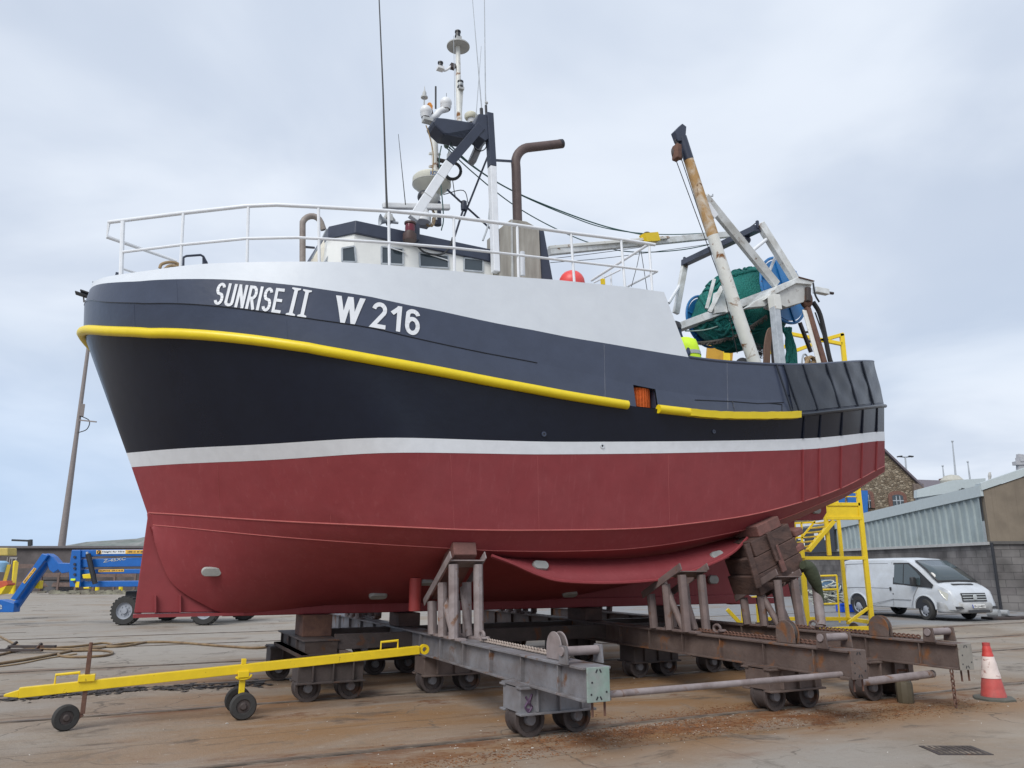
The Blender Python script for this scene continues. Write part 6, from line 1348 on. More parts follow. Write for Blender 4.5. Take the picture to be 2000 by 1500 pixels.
# windscreen follows the raked front
ws = [(-.42, 1.87), (.0, 1.61), (.46, 1.235)]; mb = MB(); g = []
for (x, z), w_ in zip(ws, (.66, .72, .80)): g.append([vp(x + .015, w_ * k, z + .028 + .02 * (1 - k * k)) for k in (-1, -.5, 0, .5, 1)])
mb.grid(g); mb.build('windscreen', gl, van, 60, solid=.01)
mb = MB(); g2 = [[vp(x + .010, w_ * k * 1.09, z + .018 + .02 * (1 - k * k)) for k in (-1, -.5, 0, .5, 1)] for (x, z), w_ in zip([(-.46, 1.90), (.0, 1.61), (.52, 1.20)], (.66, .72, .80))]; mb.grid(g2); mb.build('windscreen_surround', vd, van, 60, solid=.01)
for sgn in (-1, 1):
    def side(x, z, o=.0):                                   # point on the body side
        zb = 1.15; b = .962; a = .80
        y = b if z <= zb else b + (a - b) * ((z - zb) / .82) ** 1.15
        return vp(x, sgn * (y + .012 + o), z)
    mb = MB(); pts = [(-1.22, 1.16), (-1.22, 1.80), (-.62, 1.80), (-.30, 1.60), (.22, 1.18), (-.55, 1.10)]
    def fan(pts, o): return MB().prism([side(x, z, o) for x, z in pts], lf * (-sgn * .015))
    fan([(-1.25, 1.12), (-1.25, 1.84), (-.60, 1.84), (-.24, 1.62), (.40, 1.13), (.34, 1.03), (-.3, 1.06), (-.8, 1.10)], .0).build('window_surround', vd, van, 0)
    fan([(-1.20, 1.18), (-1.20, 1.79), (-.82, 1.79), (-.82, 1.14)], .006).build('door_glass', gl, van, 0); fan([(-.78, 1.14), (-.78, 1.79), (-.62, 1.79), (-.28, 1.55), (-.1, 1.38), (-.1, 1.10)], .006).build('quarter_glass', gl, van, 0)
    # panel seams, swage line, door handle, mirror
    mb = MB()
    for L in ([(-1.32, .42), (-1.32, 1.86)], [(-.55, .40), (-.42, .75), (-.22, 1.05)], [(-3.55, .95), (-2.9, .98), (-1.32, .98)], [(-3.58, .55), (-3.1, .55)], [(-1.32, .62), (-.55, .62)], [(-2.3, .42), (-1.3, .62)], [(-3.5, 1.12), (-3.5, 1.8), (-2.6, 1.82), (-1.5, 1.82)]): mb.tube([side(x, z, .0) for x, z in L], .009, 5)
    mb.build('panel_seam', mat('van_seam', (.22, .23, .25), .6) if sgn < 0 else bpy.data.materials['van_seam'], van, 0)
    MB().bar(side(-1.36, 1.02, .015), side(-1.36, .90, .015), .04, .06).build('door_handle', vd, van, 0, .008); MB().ball(side(-1.28, .80, 0), .022, 8).build('lock', vd, van)
    m0 = side(-.28, 1.22, .12); MB().box(m0, (.14, .18, .30), (hd, lf, Z3)).build('wing_mirror', vd, van, 40, .04)
    MB().bar(side(-.25, 1.12, .0), side(-.28, 1.15, .12), .06).build('mirror_arm', vd, van, 0)
    for xw in (0, -2.93):
        # wheel arch liner and lip
        mb = MB(); mb.prism([side(xw + .40 * math.cos(q), .36 + .40 * math.sin(q), -.005) for q in [math.pi * k / 16 for k in range(17)]], lf * (-sgn * .02)); mb.build('wheel_arch', M['blkp'], van, 0)
        mb = MB(); mb.tube([side(xw + .43 * math.cos(q), .36 + .43 * math.sin(q), -.002) for q in [math.pi * k / 16 for k in range(17)]], .035, 6); mb.build('arch_lip', vw, van, 60)
        c = vp(xw, sgn * .885, .335); stx = (lf * -sgn * -1 if False else lf * sgn); r = .335; w_ = .20
        if xw == 0: stx = (lf * sgn + hd * (.22 * sgn)).normalized()
        o = MB().lathe([(r * .62, -w_ / 2), (r * .93, -w_ / 2), (r, -w_ * .3), (r, w_ * .35), (r * .93, w_ / 2), (r * .64, w_ * .52)], c, stx, 28).build('wheel', M['tyre'], van, 40)
        MB().lathe([(r * .64, w_ * .5), (r * .60, w_ * .3), (r * .42, w_ * .36), (r * .30, w_ * .5), (0, w_ * .52)], c, stx, 22).build('hub', M['rim'], o, 40)
        mb = MB()
        for k in range(8):
            q = 2 * math.pi * k / 8; e1 = Z3; e2 = stx.cross(Z3).normalized(); mb.lathe([(.028, w_ * .33), (.028, w_ * .40), (0, w_ * .40)], c + (e1 * math.cos(q) + e2 * math.sin(q)) * r * .48, stx, 8)
        mb.build('hub_hole', M['blkp'], o, 0)
    # headlight
    hl_ = [(.52, .93, 1.00), (.86, .875, .86), (1.00, .80, .62), (.80, .915, .64), (.66, .945, .80)]
    MB().prism([vp(x + .02, sgn * (y + .02), z) for x, y, z in hl_], lf * (-sgn * .03)).build('headlight', mat('headlight_lens', (.50, .50, .44), .1, var=0, spec=.9) if sgn < 0 else bpy.data.materials['headlight_lens'], van, 0, .01)
# nose: bonnet vent, grille, bumper, plate
def nose(x, y0, y1, z0, z1, name, m, dx=.03): return MB().prism([vp(x, y0, z0), vp(x, y1, z0), vp(x - (z1 - z0) * .18, y1, z1), vp(x - (z1 - z0) * .18, y0, z1)], hd * dx).build(name, m, van, 0, .006)
MB().prism([vp(.62, -.45, 1.155), vp(.62, .45, 1.155), vp(.70, .45, 1.125), vp(.70, -.45, 1.125)], Z3 * .015).build('bonnet_vent', vd, van, 0)
nose(1.035, -.52, .52, .62, .88, 'grille', vd, .035)
for z in (.655, .735, .815): nose(1.062 - (z - .62) * .16, -.50, .50, z, z + .028, 'grille_bar', M['silver'], .02)
MB().lathe([(0, 0), (.09, 0), (.08, .012), (0, .02)], vp(1.075, 0, .75), hd, 20).build('badge', M['silver'], van, 40)
bm_ = mat('dusty_bumper', (.42, .43, .44), .5, col2=(.33, .33, .32), scale=4)
rows = []
for z, e in ((.26, .02), (.32, .07), (.45, .10), (.56, .07), (.60, .02)): rows.append([vp(x + (e if abs(y) < .8 else e * .3), y * (1 + e * .25), z) for x, y in ((.45, -.955), (.72, -.93), (.92, -.84), (1.04, -.62), (1.07, 0), (1.04, .62), (.92, .84), (.72, .93), (.45, .955))])
MB().grid(rows).build('bumper', bm_, van, 60, solid=.02)
nose(1.165, -.45, .45, .28, .36, 'lower_grille', vd, .02); nose(1.05, -.86, -.60, .40, .47, 'fog_light', vd, .09); nose(1.05, .60, .86, .40, .47, 'fog_light', vd, .09)
pl = nose(1.175, -.27, .27, .42, .53, 'number_plate', mat('plate_white', (.70, .70, .68), .5, var=0), .012); nose(1.176, -.27, -.235, .42, .53, 'plate_band', mat('plate_blue', (.02, .06, .35), .5, var=0), .014)
vs, fs = text_polys('09-LH-4007', 0, .015); MB().add([vp(1.190 - (.435 + .075 * y - .42) * .18, -.215 + .46 * x, .435 + .075 * y) for x, y in vs], fs).build('plate_lettering', M['blkp'], van, 0)
MB().bar(vp(.40, -.5, 1.275), vp(.30, .3, 1.36), .02, .02).build('wiper', M['blkp'], van, 0); MB().bar(vp(.44, .5, 1.26), vp(.36, -.1, 1.33), .02, .02).build('wiper', M['blkp'], van, 0)
for a in (-.3, .25, .5): MB().prism([vp(.25, a, 1.30), vp(.25, a + .2, 1.30), vp(.42, a + .22, 1.22), vp(.42, a, 1.22)], Z3 * .01).build('dashboard_paper', wst, van, 0)
MB().box(vp(-1.3, 0, .40), (4.2, 1.6, .12), (hd, lf, Z3)).build('underbody', M['blkp'], van, 0)
# ---- long low shed: concrete block base, ribbed cladding above
A0, A1 = V((18.6, 47.0, 0)), V((19.75, 31.2, 0)); wd = (A1 - A0).normalized(); wn = V((-wd.y, wd.x, 0)); wn = -wn if wn.dot(V((-1, -1, 0))) < 0 else wn
A0 = A0 - wd * 6
LW = (A1 - A0).length
def sh_(f, z, o=0): return A0 + wd * (LW * f) + wn * o + V((0, 0, z))
def fpx(u): # fraction along wall seen at column u
    lo, hi = 0, 1.3
    for _ in range(40):
        m = (lo + hi) / 2; p = sh_(m, 2.0); dep = p.y * CS + (p.z - H) * SN
        if 1000 + F * p.x / dep < u: lo = m
        else: hi = m
    return lo
def zpx(f, v):
    lo, hi = -2, 14
    for _ in range(40):
        m = (lo + hi) / 2; p = sh_(f, m); dep = p.y * CS + (m - H) * SN; vv = 750 - F * (-p.y * SN + (m - H) * CS) / dep
        if vv > v: lo = m
        else: hi = m
    return lo
def blockmat():
    m = bpy.data.materials.new('grey_blockwork'); m.use_nodes = True; nt = m.node_tree; nd = nt.nodes; lk = nt.links; b = nd['Principled BSDF']; b.inputs['Roughness'].default_value = .9
    tc = nd.new('ShaderNodeTexCoord'); s = nd.new('ShaderNodeSeparateXYZ'); lk.new(tc.outputs['Object'], s.inputs[0]); c = nd.new('ShaderNodeCombineXYZ'); ad = nd.new('ShaderNodeMath'); ad.operation = 'ADD'; lk.new(s.outputs[0], ad.inputs[0]); lk.new(s.outputs[1], ad.inputs[1]); lk.new(ad.outputs[0], c.inputs[0]); lk.new(s.outputs[2], c.inputs[1])
    t = nd.new('ShaderNodeTexBrick'); t.inputs['Scale'].default_value = 1; t.inputs['Brick Width'].default_value = .62; t.inputs['Row Height'].default_value = .30; t.inputs['Mortar Size'].default_value = .008; t.inputs['Color1'].default_value = (.165, .155, .15, 1); t.inputs['Color2'].default_value = (.115, .105, .105, 1); t.inputs['Mortar'].default_value = (.085, .08, .08, 1); t.inputs['Bias'].default_value = -.2; lk.new(c.outputs[0], t.inputs['Vector'])
    n = nd.new('ShaderNodeTexNoise'); n.inputs['Scale'].default_value = .9; n.inputs['Detail'].default_value = 8; lk.new(tc.outputs['Object'], n.inputs['Vector']); r = nd.new('ShaderNodeMapRange'); r.inputs['From Min'].default_value = .35; r.inputs['From Max'].default_value = .62; r.inputs['To Min'].default_value = .55; r.inputs['To Max'].default_value = 1.2; lk.new(n.outputs['Fac'], r.inputs['Value'])
    x = nd.new('ShaderNodeMix'); x.data_type = 'RGBA'; x.blend_type = 'MULTIPLY'; x.inputs[0].default_value = 1; lk.new(t.outputs['Color'], x.inputs[6]); lk.new(r.outputs[0], x.inputs[7]); lk.new(x.outputs[2], b.inputs['Base Color'])
    bp = nd.new('ShaderNodeBump'); bp.inputs['Distance'].default_value = .02; bp.invert = True; lk.new(t.outputs['Fac'], bp.inputs['Height']); lk.new(bp.outputs[0], b.inputs['Normal']); return m
blk = blockmat(); ribm = mat('grey_green_cladding', (.30, .355, .36), .55, col2=(.255, .30, .305), scale=.7, streak=.25, scol=(.22, .24, .23)); fas = mat('pale_fascia', (.42, .47, .48), .5, var=.05)
rend = mat('stained_brown_render', (.20, .165, .125), .9, col2=(.135, .11, .085), scale=.5, streak=.6, scol=(.08, .065, .05))
shed = thing('shed', 'long low shed with grey ribbed cladding over a concrete block wall', 'shed', (A1.x, A1.y, 0)); shed['kind'] = 'thing'
fE = fpx(1940); fS = fpx(1600); zB = zpx(fE, 1064)
MB().prism([sh_(0, 0), sh_(fE, 0), sh_(fE, zB), sh_(0, zB)], -wn * .3).build('block_wall', blk, shed, 0)
MB().bar(sh_(0, zB + .06, .03), sh_(fE, zB + .06, .03), .20, .12).build('sill', mat('pale_sill', (.40, .40, .39), .7), shed, 0)
zE, zS = zpx(fE, 968), zpx(fS, 1042); z0 = zS - (zE - zS) * fS / (fE - fS)
rows = []; n_ = int(LW * fE / .48); wall_top = lambda f: z0 + (zE - z0) * f / fE
lo_, hi_ = [], []
for i in range(n_):
    for dx, o in ((0, .06), (.30, .06), (.34, .13), (.44, .13)):
        f = min(fE, (i * .48 + dx) / LW); lo_.append(sh_(f, zB + .12, o - .05)); hi_.append(sh_(f, wall_top(f), o - .05))
MB().grid([lo_, hi_]).build('ribbed_cladding', ribm, shed, 20)
zf0, zfE = wall_top(0), zE
MB().prism([sh_(0, zf0 - .02, .02), sh_(fE, zfE - .02, .02), sh_(fE, zpx(fE, 948), .02), sh_(0, zf0 + .55, .02)], wn * .12).build('fascia', fas, shed, 0)
# rendered gable end to the right and its roof
ge = V((1, -.12, 0)).normalized(); Pc = sh_(fE, 0, 0); gn_ = V((ge.y, -ge.x, 0)); gn_ = gn_ if gn_.y < 0 else -gn_
def gp(d, z, o=0): return Pc + ge * d + gn_ * o + V((0, 0, z))
zc0 = zpx(fE, 958); zcap = zpx(fE, 1060)
MB().prism([gp(.0, 0), gp(9, 0), gp(9, zcap), gp(.0, zcap)], -gn_ * .3).build('end_block_wall', blk, shed, 0)
MB().prism([gp(.0, zcap), gp(9, zcap), gp(9, zc0 + 3.0), gp(.0, zc0)], -gn_ * .28).build('end_render', rend, shed, 0)
MB().bar(gp(-.05, zcap + .0, .03), gp(9, zcap + .0, .03), .12, .12).build('end_sill', mat('dark_sill', (.09, .085, .08), .8), shed, 0)
MB().prism([gp(-.1, zc0, .06), gp(9, zc0 + 3.0, .06), gp(9, zc0 + 3.35, .06), gp(-.1, zc0 + .3, .06)], -gn_ * .5).build('roof_edge', fas, shed, 0)
MB().add([sh_(0, zf0 + .5), sh_(fE, zc0 + .25), sh_(fE, zc0 + .25) + ge * 9 + Z3 * .25, sh_(0, zf0 + .5) + ge * 9], [(0, 1, 2, 3)]).build('roof', mat('corrugated_grey_roof', (.30, .33, .34), .6), shed, 0)
MB().tube([gp(-.02, 0, .1), gp(-.02, zcap, .1)], .06, 8).build('drain_stain_pipe', M['blkp'], shed)
# black notice board area and pale panel left of the cladding
nb = thing('notice_board', 'black hoarding with white notices behind the yellow tower', 'hoarding', sh_(fpx(1590), 0, .3))
f1, f2 = fpx(1545), fpx(1642); zt_, zb2 = zpx(fpx(1600), 1030), zpx(fpx(1600), 1078)
MB().prism([sh_(f1, zb2, .25), sh_(f2, zb2, .25), sh_(f2, zt_, .25), sh_(f1, zt_, .25)], -wn * .06).build('board', mat('black_hoarding', (.03, .035, .045), .5), nb, 0)
for u, v in ((1575, 1048), (1608, 1048), (1628, 1048), (1580, 1060)):
    f = fpx(u); z = zpx(f, v); MB().prism([sh_(f - .012, z - .2, .28), sh_(f + .012, z - .2, .28), sh_(f + .012, z + .2, .28), sh_(f - .012, z + .2, .28)], wn * .01).build('notice', wst, nb, 0)
MB().prism([sh_(fpx(1570), zt_ + .1, .3), sh_(f2, zt_ + .1, .3), sh_(f2, zt_ + .35, .3), sh_(fpx(1570), zt_ + .35, .3)], -wn * .05).build('header', wst, nb, 0)
# second roof behind with its parapet
rb = thing('warehouse_roof', 'grey flat roofed warehouse rising behind the ribbed shed', 'warehouse', V((27, 48, 0))); rb['kind'] = 'thing'
Y2 = 50.0
k_ = lambda u, v, dy=0: gy(u, v, Y2 + dy)
a, b = k_(1792, 958), k_(1925, 936); MB().prism([V((a.x, Y2, 0)), V((b.x, Y2, 0)), V((b.x, Y2, b.z - .5)), V((a.x, Y2, a.z - .4))], (0, .4, 0)).build('wall', mat('mid_grey_wall', (.25, .28, .30), .7), rb, 0)
MB().prism([k_(1791, 972, -.1), k_(1925, 953, -.1), k_(1925, 934, -.1), k_(1862, 938, -.1), k_(1791, 957, -.1)], (0, .4, 0)).build('parapet', fas, rb, 0)
mb = MB(); mb.lathe([(.0, .0), (.7, .0), (.72, .25), (.45, .55), (0, .65)], k_(1860, 946, 1), Z3, 16); mb.build('roof_vent', mat('stone_vent', (.42, .41, .36), .8), rb, 40)
MB().bar(k_(1874, 958, -.2), k_(1892, 958, -.2), .12).build('roof_bracket', M['blkp'], rb, 0); MB().bar(k_(1882, 964, -.2), k_(1882, 954, -.2), .3, .12).build('roof_bracket', M['blkp'], rb, 0)
# stone gable building
YS = 58.0
def stonemat():
    m = bpy.data.materials.new('rubble_stone'); m.use_nodes = True; nt = m.node_tree; nd = nt.nodes; lk = nt.links; b = nd['Principled BSDF']; b.inputs['Roughness'].default_value = .9
    tc = nd.new('ShaderNodeTexCoord'); mp = nd.new('ShaderNodeMapping'); mp.inputs['Scale'].default_value = (1, 1, 1.7); lk.new(tc.outputs['Object'], mp.inputs[0])
    v = nd.new('ShaderNodeTexVoronoi'); v.inputs['Scale'].default_value = 4.2; lk.new(mp.outputs[0], v.inputs['Vector']); e = nd.new('ShaderNodeTexVoronoi'); e.feature = 'DISTANCE_TO_EDGE'; e.inputs['Scale'].default_value = 4.2; lk.new(mp.outputs[0], e.inputs['Vector'])
    sc = nd.new('ShaderNodeSeparateColor'); lk.new(v.outputs['Color'], sc.inputs[0]); cr_ = nd.new('ShaderNodeValToRGB'); cr_.color_ramp.elements[0].color = (.12, .085, .055, 1); cr_.color_ramp.elements[1].color = (.37, .31, .23, 1); el = cr_.color_ramp.elements.new(.5); el.color = (.23, .18, .125, 1); lk.new(sc.outputs[0], cr_.inputs[0])
    r = nd.new('ShaderNodeMapRange'); r.inputs['From Max'].default_value = .10; lk.new(e.outputs['Distance'], r.inputs['Value']); x = nd.new('ShaderNodeMix'); x.data_type = 'RGBA'; x.inputs[6].default_value = (.22, .18, .13, 1); lk.new(r.outputs[0], x.inputs[0]); lk.new(cr_.outputs[0], x.inputs[7]); lk.new(x.outputs[2], b.inputs['Base Color'])
    bp = nd.new('ShaderNodeBump'); bp.inputs['Distance'].default_value = .06; lk.new(r.outputs[0], bp.inputs['Height']); lk.new(bp.outputs[0], b.inputs['Normal']); return m
sb_ = thing('stone_warehouse', 'old rubble stone building with a slate gable and arched windows', 'stone building', V((gy(1700, 1000, YS).x, YS, 0))); sb_['kind'] = 'thing'
s_ = lambda u, v, dy=0: gy(u, v, YS + dy)
apx, eR = s_(1700, 858), s_(1790, 944); eL = V((2 * apx.x - eR.x, YS, eR.z))
MB().prism([V((eL.x, YS, 0)), V((eR.x, YS, 0)), eR, apx, eL], (0, 14, 0)).build('stone_wall', stonemat(), sb_, 0)
slate = mat('purple_grey_slate', (.13, .11, .125), .6, var=.25, scale=8)
for e in (eR, eL):
    d = (e - apx); MB().prism([apx + V((0, -.25, .25)), e + d.normalized() * .5 + V((0, -.25, .22)), e + d.normalized() * .5 + V((0, -.25, .02)), apx + V((0, -.25, .05))], (0, 14.5, 0)).build('roof', slate, sb_, 0)
MB().box((eR.x + .02, YS - .08, eR.z / 2 - .2), (.75, .3, eR.z + .3)).build('quoins', mat('quoin_stone', (.16, .125, .105), .9, var=.3, scale=3), sb_, 0)
def archwin(u0, u1, v0, v1, gm, nm='window'):
    a, b, c = s_(u0, v1, -.12), s_(u1, v1, -.12), s_(u1, v0, -.12); w_ = (b.x - a.x) / 2; cx_ = (a.x + b.x) / 2
    arc = [V((cx_ + w_ * math.cos(q), YS - .12, c.z - w_ * .35 + w_ * .35 * math.sin(q))) for q in [math.pi * k / 8 for k in range(9)]]
    big = [V((cx_ + (w_ + .28) * math.cos(q), YS - .10, c.z - w_ * .35 + (w_ * .35 + .28) * math.sin(q))) for q in [math.pi * k / 8 for k in range(9)]]
    MB().prism([V((a.x - .28, YS - .10, a.z)), V((b.x + .28, YS - .10, b.z))] + big, (0, .12, 0)).build('brick_surround', mat('red_brick_arch', (.17, .085, .065), .9, var=.3, scale=6) if 'red_brick_arch' not in bpy.data.materials else bpy.data.materials['red_brick_arch'], sb_, 0)
    wdw = MB().prism([a, b] + arc, (0, .05, 0)).build(nm, gm, sb_, 0)
    for fx in (.33, .66): MB().bar(V((a.x + (b.x - a.x) * fx, YS - .15, a.z)), V((a.x + (b.x - a.x) * fx, YS - .15, c.z - .1)), .07, .05, up=(1, 0, 0)).build('frame', M['galv'], wdw, 0)
    MB().bar(V((a.x, YS - .15, (a.z + c.z) / 2)), V((b.x, YS - .15, (a.z + c.z) / 2)), .05, .07).build('frame', M['galv'], wdw, 0)
archwin(1745, 1766, 966, 990, M['glass']); archwin(1690, 1702, 964, 992, M['glass'])
bd = mat('blue_shutter_paint', (.02, .13, .40), .5)
for u0, u1, v0, v1 in ((1682, 1695, 958, 1004), (1625, 1650, 972, 1004), (1656, 1678, 960, 1004)):
    MB().prism([s_(u0, v1, -.6), s_(u1, v1, -.6), s_(u1, v0, -.6), s_(u0, v0, -.6)], (0, .1, 0)).build('blue_shutter', bd, sb_, 0)
# lean slate roof to its right
lr = thing('slate_roof_house', 'low building with a purple slate roof behind the stone gable', 'building', V((gy(1830, 960, 64).x, 64, 0))); lr['kind'] = 'thing'
l_ = lambda u, v, dy=0: gy(u, v, 64 + dy)
MB().prism([l_(1788, 1000), l_(1856, 1000), l_(1856, 955), l_(1788, 960)], (0, 5, 0)).build('wall', mat('grey_wall', (.3, .3, .3), .8), lr, 0); MB().prism([l_(1786, 963, -.3), l_(1860, 956, -.3), l_(1856, 944, 3), l_(1792, 942, 3)], (0, .1, .25)).build('roof', slate, lr, 0)
MB().tube([l_(1792, 942, 2.9), l_(1856, 944, 2.9)], .12, 6).build('ridge', slate, lr)
for u, v, dy, lb in ((1845, 958, 4, 'chimney'),): MB().box(l_(u, 948, dy), (.6, .6, 1.2)).build('chimney', mat('chimney_brick', (.2, .12, .1), .9), lr, 0)
# poles, lamp, cross finial, gull
def mast(u0, v0, u1, v1, y, r, label):
    a, b = gy(u0, v0, y), gy(u1, v1, y); o = thing('bare_mast', label, 'mast', a, 0, 'bare masts beyond the roofs')
    base = V((a.x + (a.x - b.x) * a.z / max(.1, b.z - a.z) * .0, y, 0)); MB().tube([base, a, b], [r * 1.3, r * 1.2, r * .6], 8).build('pole', M['galv'], o, 60); MB().ball(b, r * 1.3, 8).build('cap', M['galv'], o, 60)
mast(1868, 945, 1860, 862, 85, .10, 'tallest bare mast above the warehouse roof'); mast(1845, 945, 1841, 910, 85, .09, 'shortest bare mast left of the tallest one'); mast(1895, 940, 1890, 902, 85, .09, 'bare mast right of the tallest one')
sl = thing('street_lamp', 'twin armed street lamp above the stone gable', 'street lamp', (gy(1771, 930, 80).x, 80, 0)); p = gy(1768, 893, 80); MB().tube([V((gy(1771, 930, 80).x, 80, 0)), gy(1771, 930, 80), p], [.14, .1, .08], 8).build('pole', M['galv'], sl)
for d in (-1, 1): 
    q = gy(1768 + d * 15, 892, 80); MB().bar(p, q, .10, .08).build('arm', M['dwire'], sl, 0); MB().bar(gy(1768 + d * 7, 891, 80), q, .35, .12).build('lamp_head', M['dwire'], sl, 0)
cr2 = thing('chimney_stack', 'grey cross shaped vent stack on the roof at the right edge', 'vent stack', gy(1993, 920, 34)); c_ = lambda u, v: gy(u, v, 34)
cm = mat('grey_stack', (.40, .40, .42), .7)
MB().bar(c_(1994, 930), c_(1994, 888), .22, .3, up=(1, 0, 0)).build('upright', cm, cr2, 0); MB().bar(c_(1981, 905), c_(2008, 905), .3, .16).build('cross_piece', cm, cr2, 0); MB().bar(c_(1988, 898), c_(2008, 898), .35, .2).build('cross_piece', cm, cr2, 0)
# gull standing on the fascia
gl_ = thing('gull', 'grey gull perched on the shed roof edge', 'gull', gy(1933, 938, 33.5)); q_ = gy(1933, 931, 33.5)
V_ = [(q_ + V((0, 0, -.10)), .06), (q_ + V((0, 0, .02)), .085), (q_ + V((.02, 0, .12)), .06), (q_ + V((.02, 0, .18)), .05), (q_ + V((.09, 0, .17)), .012), (q_ + V((-.06, 0, -.2)), .03)]
me = bpy.data.meshes.new('body'); mi = root_matrix(gl_).inverted(); me.from_pydata([mi @ a for a, r in V_], [(0, 1), (1, 2), (2, 3), (3, 4), (0, 5)], []); o = bpy.data.objects.new('body', me); COL.objects.link(o); o.parent = gl_; me.materials.append(mat('gull_grey', (.45, .44, .42), .8))
o.modifiers.new('skin', 'SKIN'); [setattr(me.skin_vertices[0].data[i], 'radius', (r, r)) for i, (a, r) in enumerate(V_)]; me.skin_vertices[0].data[0].use_root = True; sd = o.modifiers.new('sub', 'SUBSURF'); sd.levels = sd.render_levels = 2
MB().tube([q_ + V((0, .03, -.12)), q_ + V((.0, .03, -.28))], .01, 5).build('leg', M['orange'], gl_); MB().tube([q_ + V((0, -.03, -.12)), q_ + V((.0, -.03, -.28))], .01, 5).build('leg', M['orange'], gl_)
# pipes and scrap at the foot of the wall
def atwall(u, v, y): p = gy(u, v, y); return p
for u0, v0, u1, v1, r, lb in ((1930, 1191, 1952, 1192, .13, 'thick grey pipe end lying at the foot of the wall'), (1945, 1190, 1970, 1191, .10, 'thinner grey pipe lying beside the thick one')):
    a, b = gz(u0, v0 + 6, r), gz(u1, v1 + 6, r); tag(MB().cyl(a, b, r, 14).build('scrap_pipe', mat('grey_pipe', (.30, .31, .32), .6) if 'grey_pipe' not in bpy.data.materials else bpy.data.materials['grey_pipe'], None, 40), lb, 'pipe', 'pipes by the block wall')
for u, v, lb in ((1955, 1207, 'rusty scrap plate on the ground by the wall'), (1985, 1206, 'brown board on the ground at the right edge')):
    c = gz(u, v, .05); tag(MB().box(c, (1.1, .5, .08), (V((1, .2, 0)).normalized(), V((-.2, 1, 0)).normalized(), Z3)).build('scrap_plate', M['rustd'], None, 0, .01), lb, 'scrap', 'scrap by the block wall')
# patch of cables and gear at the far side behind the tower
jk2 = thing('tyre_stack', 'dark old tyre leaning by the wall behind the van', 'tyre', (gy(1645, 1180, 34).x, 34, 0)); c = gy(1646, 1176, 34); c.z = .5
MB().lathe([(.28, -.12), (.45, -.12), (.5, -.06), (.5, .06), (.45, .12), (.28, .12), (.26, 0), (.28, -.12)], c, (.3, -1, .2), 24).build('tread', M['tyre'], jk2, 40)
# ================================================================ camera, light, sky
cam = bpy.data.cameras.new('camera'); co = bpy.data.objects.new('camera', cam); COL.objects.link(co)
co.location = (0, 0, H); co.rotation_euler = (R(90) + TH, 0, 0)
cam.sensor_width = 36; cam.lens = 36 * F / 2000; cam.clip_start = .1; cam.clip_end = 8000
scene.camera = co
SUN_EL, SUN_AZ = R(44), R(208)              # azimuth clockwise from +Y: behind the camera, to its left
sun = bpy.data.lights.new('sun', 'SUN'); so = bpy.data.objects.new('sun', sun); COL.objects.link(so)
sun.energy = 2.0; sun.angle = R(30); sun.color = (1, .97, .92)
dirv = V((math.sin(SUN_AZ) * math.cos(SUN_EL), math.cos(SUN_AZ) * math.cos(SUN_EL), math.sin(SUN_EL)))
so.rotation_euler = (-dirv).to_track_quat('-Z', 'Y').to_euler(); so.location = (0, -5, 30)
w = bpy.data.worlds.new('World'); scene.world = w; w.use_nodes = True
nt = w.node_tree; nd = nt.nodes; lk = nt.links; bg = nd['Background']; bg.inputs['Strength'].default_value = .1
sky = nd.new('ShaderNodeTexSky'); sky.sky_type = 'NISHITA'; sky.sun_disc = False; sky.sun_elevation = SUN_EL; sky.sun_rotation = SUN_AZ
tc = nd.new('ShaderNodeTexCoord'); sx = nd.new('ShaderNodeSeparateXYZ'); lk.new(tc.outputs['Generated'], sx.inputs[0])
def mth(op, a, b=None):
    n = nd.new('ShaderNodeMath'); n.operation = op
    for i, x in enumerate((a, b)):
        if x is None: continue
        if isinstance(x, (int, float)): n.inputs[i].default_value = x
        else: lk.new(x, n.inputs[i])
    return n.outputs[0]
zz = mth('ADD', mth('MAXIMUM', sx.outputs[2], 0.0), .22)
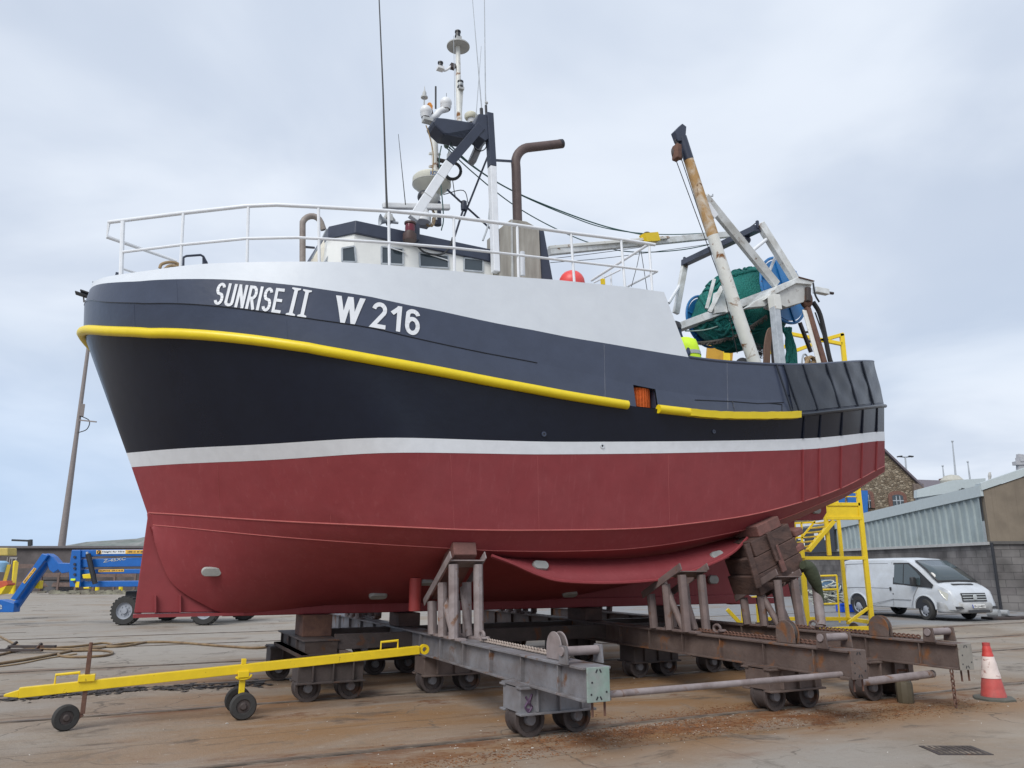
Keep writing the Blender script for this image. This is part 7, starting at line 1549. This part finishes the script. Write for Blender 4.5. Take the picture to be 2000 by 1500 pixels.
cx = nd.new('ShaderNodeCombineXYZ'); lk.new(mth('DIVIDE', sx.outputs[0], zz), cx.inputs[0]); lk.new(mth('DIVIDE', sx.outputs[1], zz), cx.inputs[1])
def cloud(sc, det, seed, a, b):
    mp = nd.new('ShaderNodeMapping'); mp.inputs['Location'].default_value = (seed, seed * .7, 0); lk.new(cx.outputs[0], mp.inputs[0])
    n = nd.new('ShaderNodeTexNoise'); n.inputs['Scale'].default_value = sc; n.inputs['Detail'].default_value = det; n.inputs['Roughness'].default_value = .5; n.inputs['Distortion'].default_value = .3
    lk.new(mp.outputs[0], n.inputs['Vector']); r = nd.new('ShaderNodeMapRange'); r.interpolation_type = 'SMOOTHSTEP'
    r.inputs['From Min'].default_value = a; r.inputs['From Max'].default_value = b; lk.new(n.outputs['Fac'], r.inputs['Value']); return r.outputs['Result']
def mixc(f, a, b):
    x = nd.new('ShaderNodeMix'); x.data_type = 'RGBA'
    if isinstance(f, float): x.inputs[0].default_value = f
    else: lk.new(f, x.inputs[0])
    for i, q in ((6, a), (7, b)):
        if isinstance(q, tuple): x.inputs[i].default_value = (*q, 1)
        else: lk.new(q, x.inputs[i])
    return x.outputs[2]
grey = mixc(cloud(1.6, 5, 3.1, .35, .7), (5.1, 5.75, 6.85), (6.7, 7.25, 8.1))
cover = cloud(.9, 4, 8.3, .25, .5)
def sst(x, a, b):
    r = nd.new('ShaderNodeMapRange'); r.interpolation_type = 'SMOOTHSTEP'; r.inputs['From Min'].default_value = a; r.inputs['From Max'].default_value = b; lk.new(x, r.inputs['Value']); return r.outputs['Result']
clear = mth('MULTIPLY', mth('MULTIPLY', sst(sx.outputs[2], .34, -.02), sst(sx.outputs[0], .1, -.6)), .8)   # thinner cloud low over the sea
grey = mixc(clear, grey, (3.9, 5.4, 7.6))
lk.new(mixc(mth('ADD', mth('MULTIPLY', cover, .18), .80), sky.outputs[0], grey), bg.inputs['Color'])
scene.view_settings.view_transform = 'Standard'; scene.view_settings.look = 'None'; scene.view_settings.exposure = .3; scene.view_settings.gamma = 1
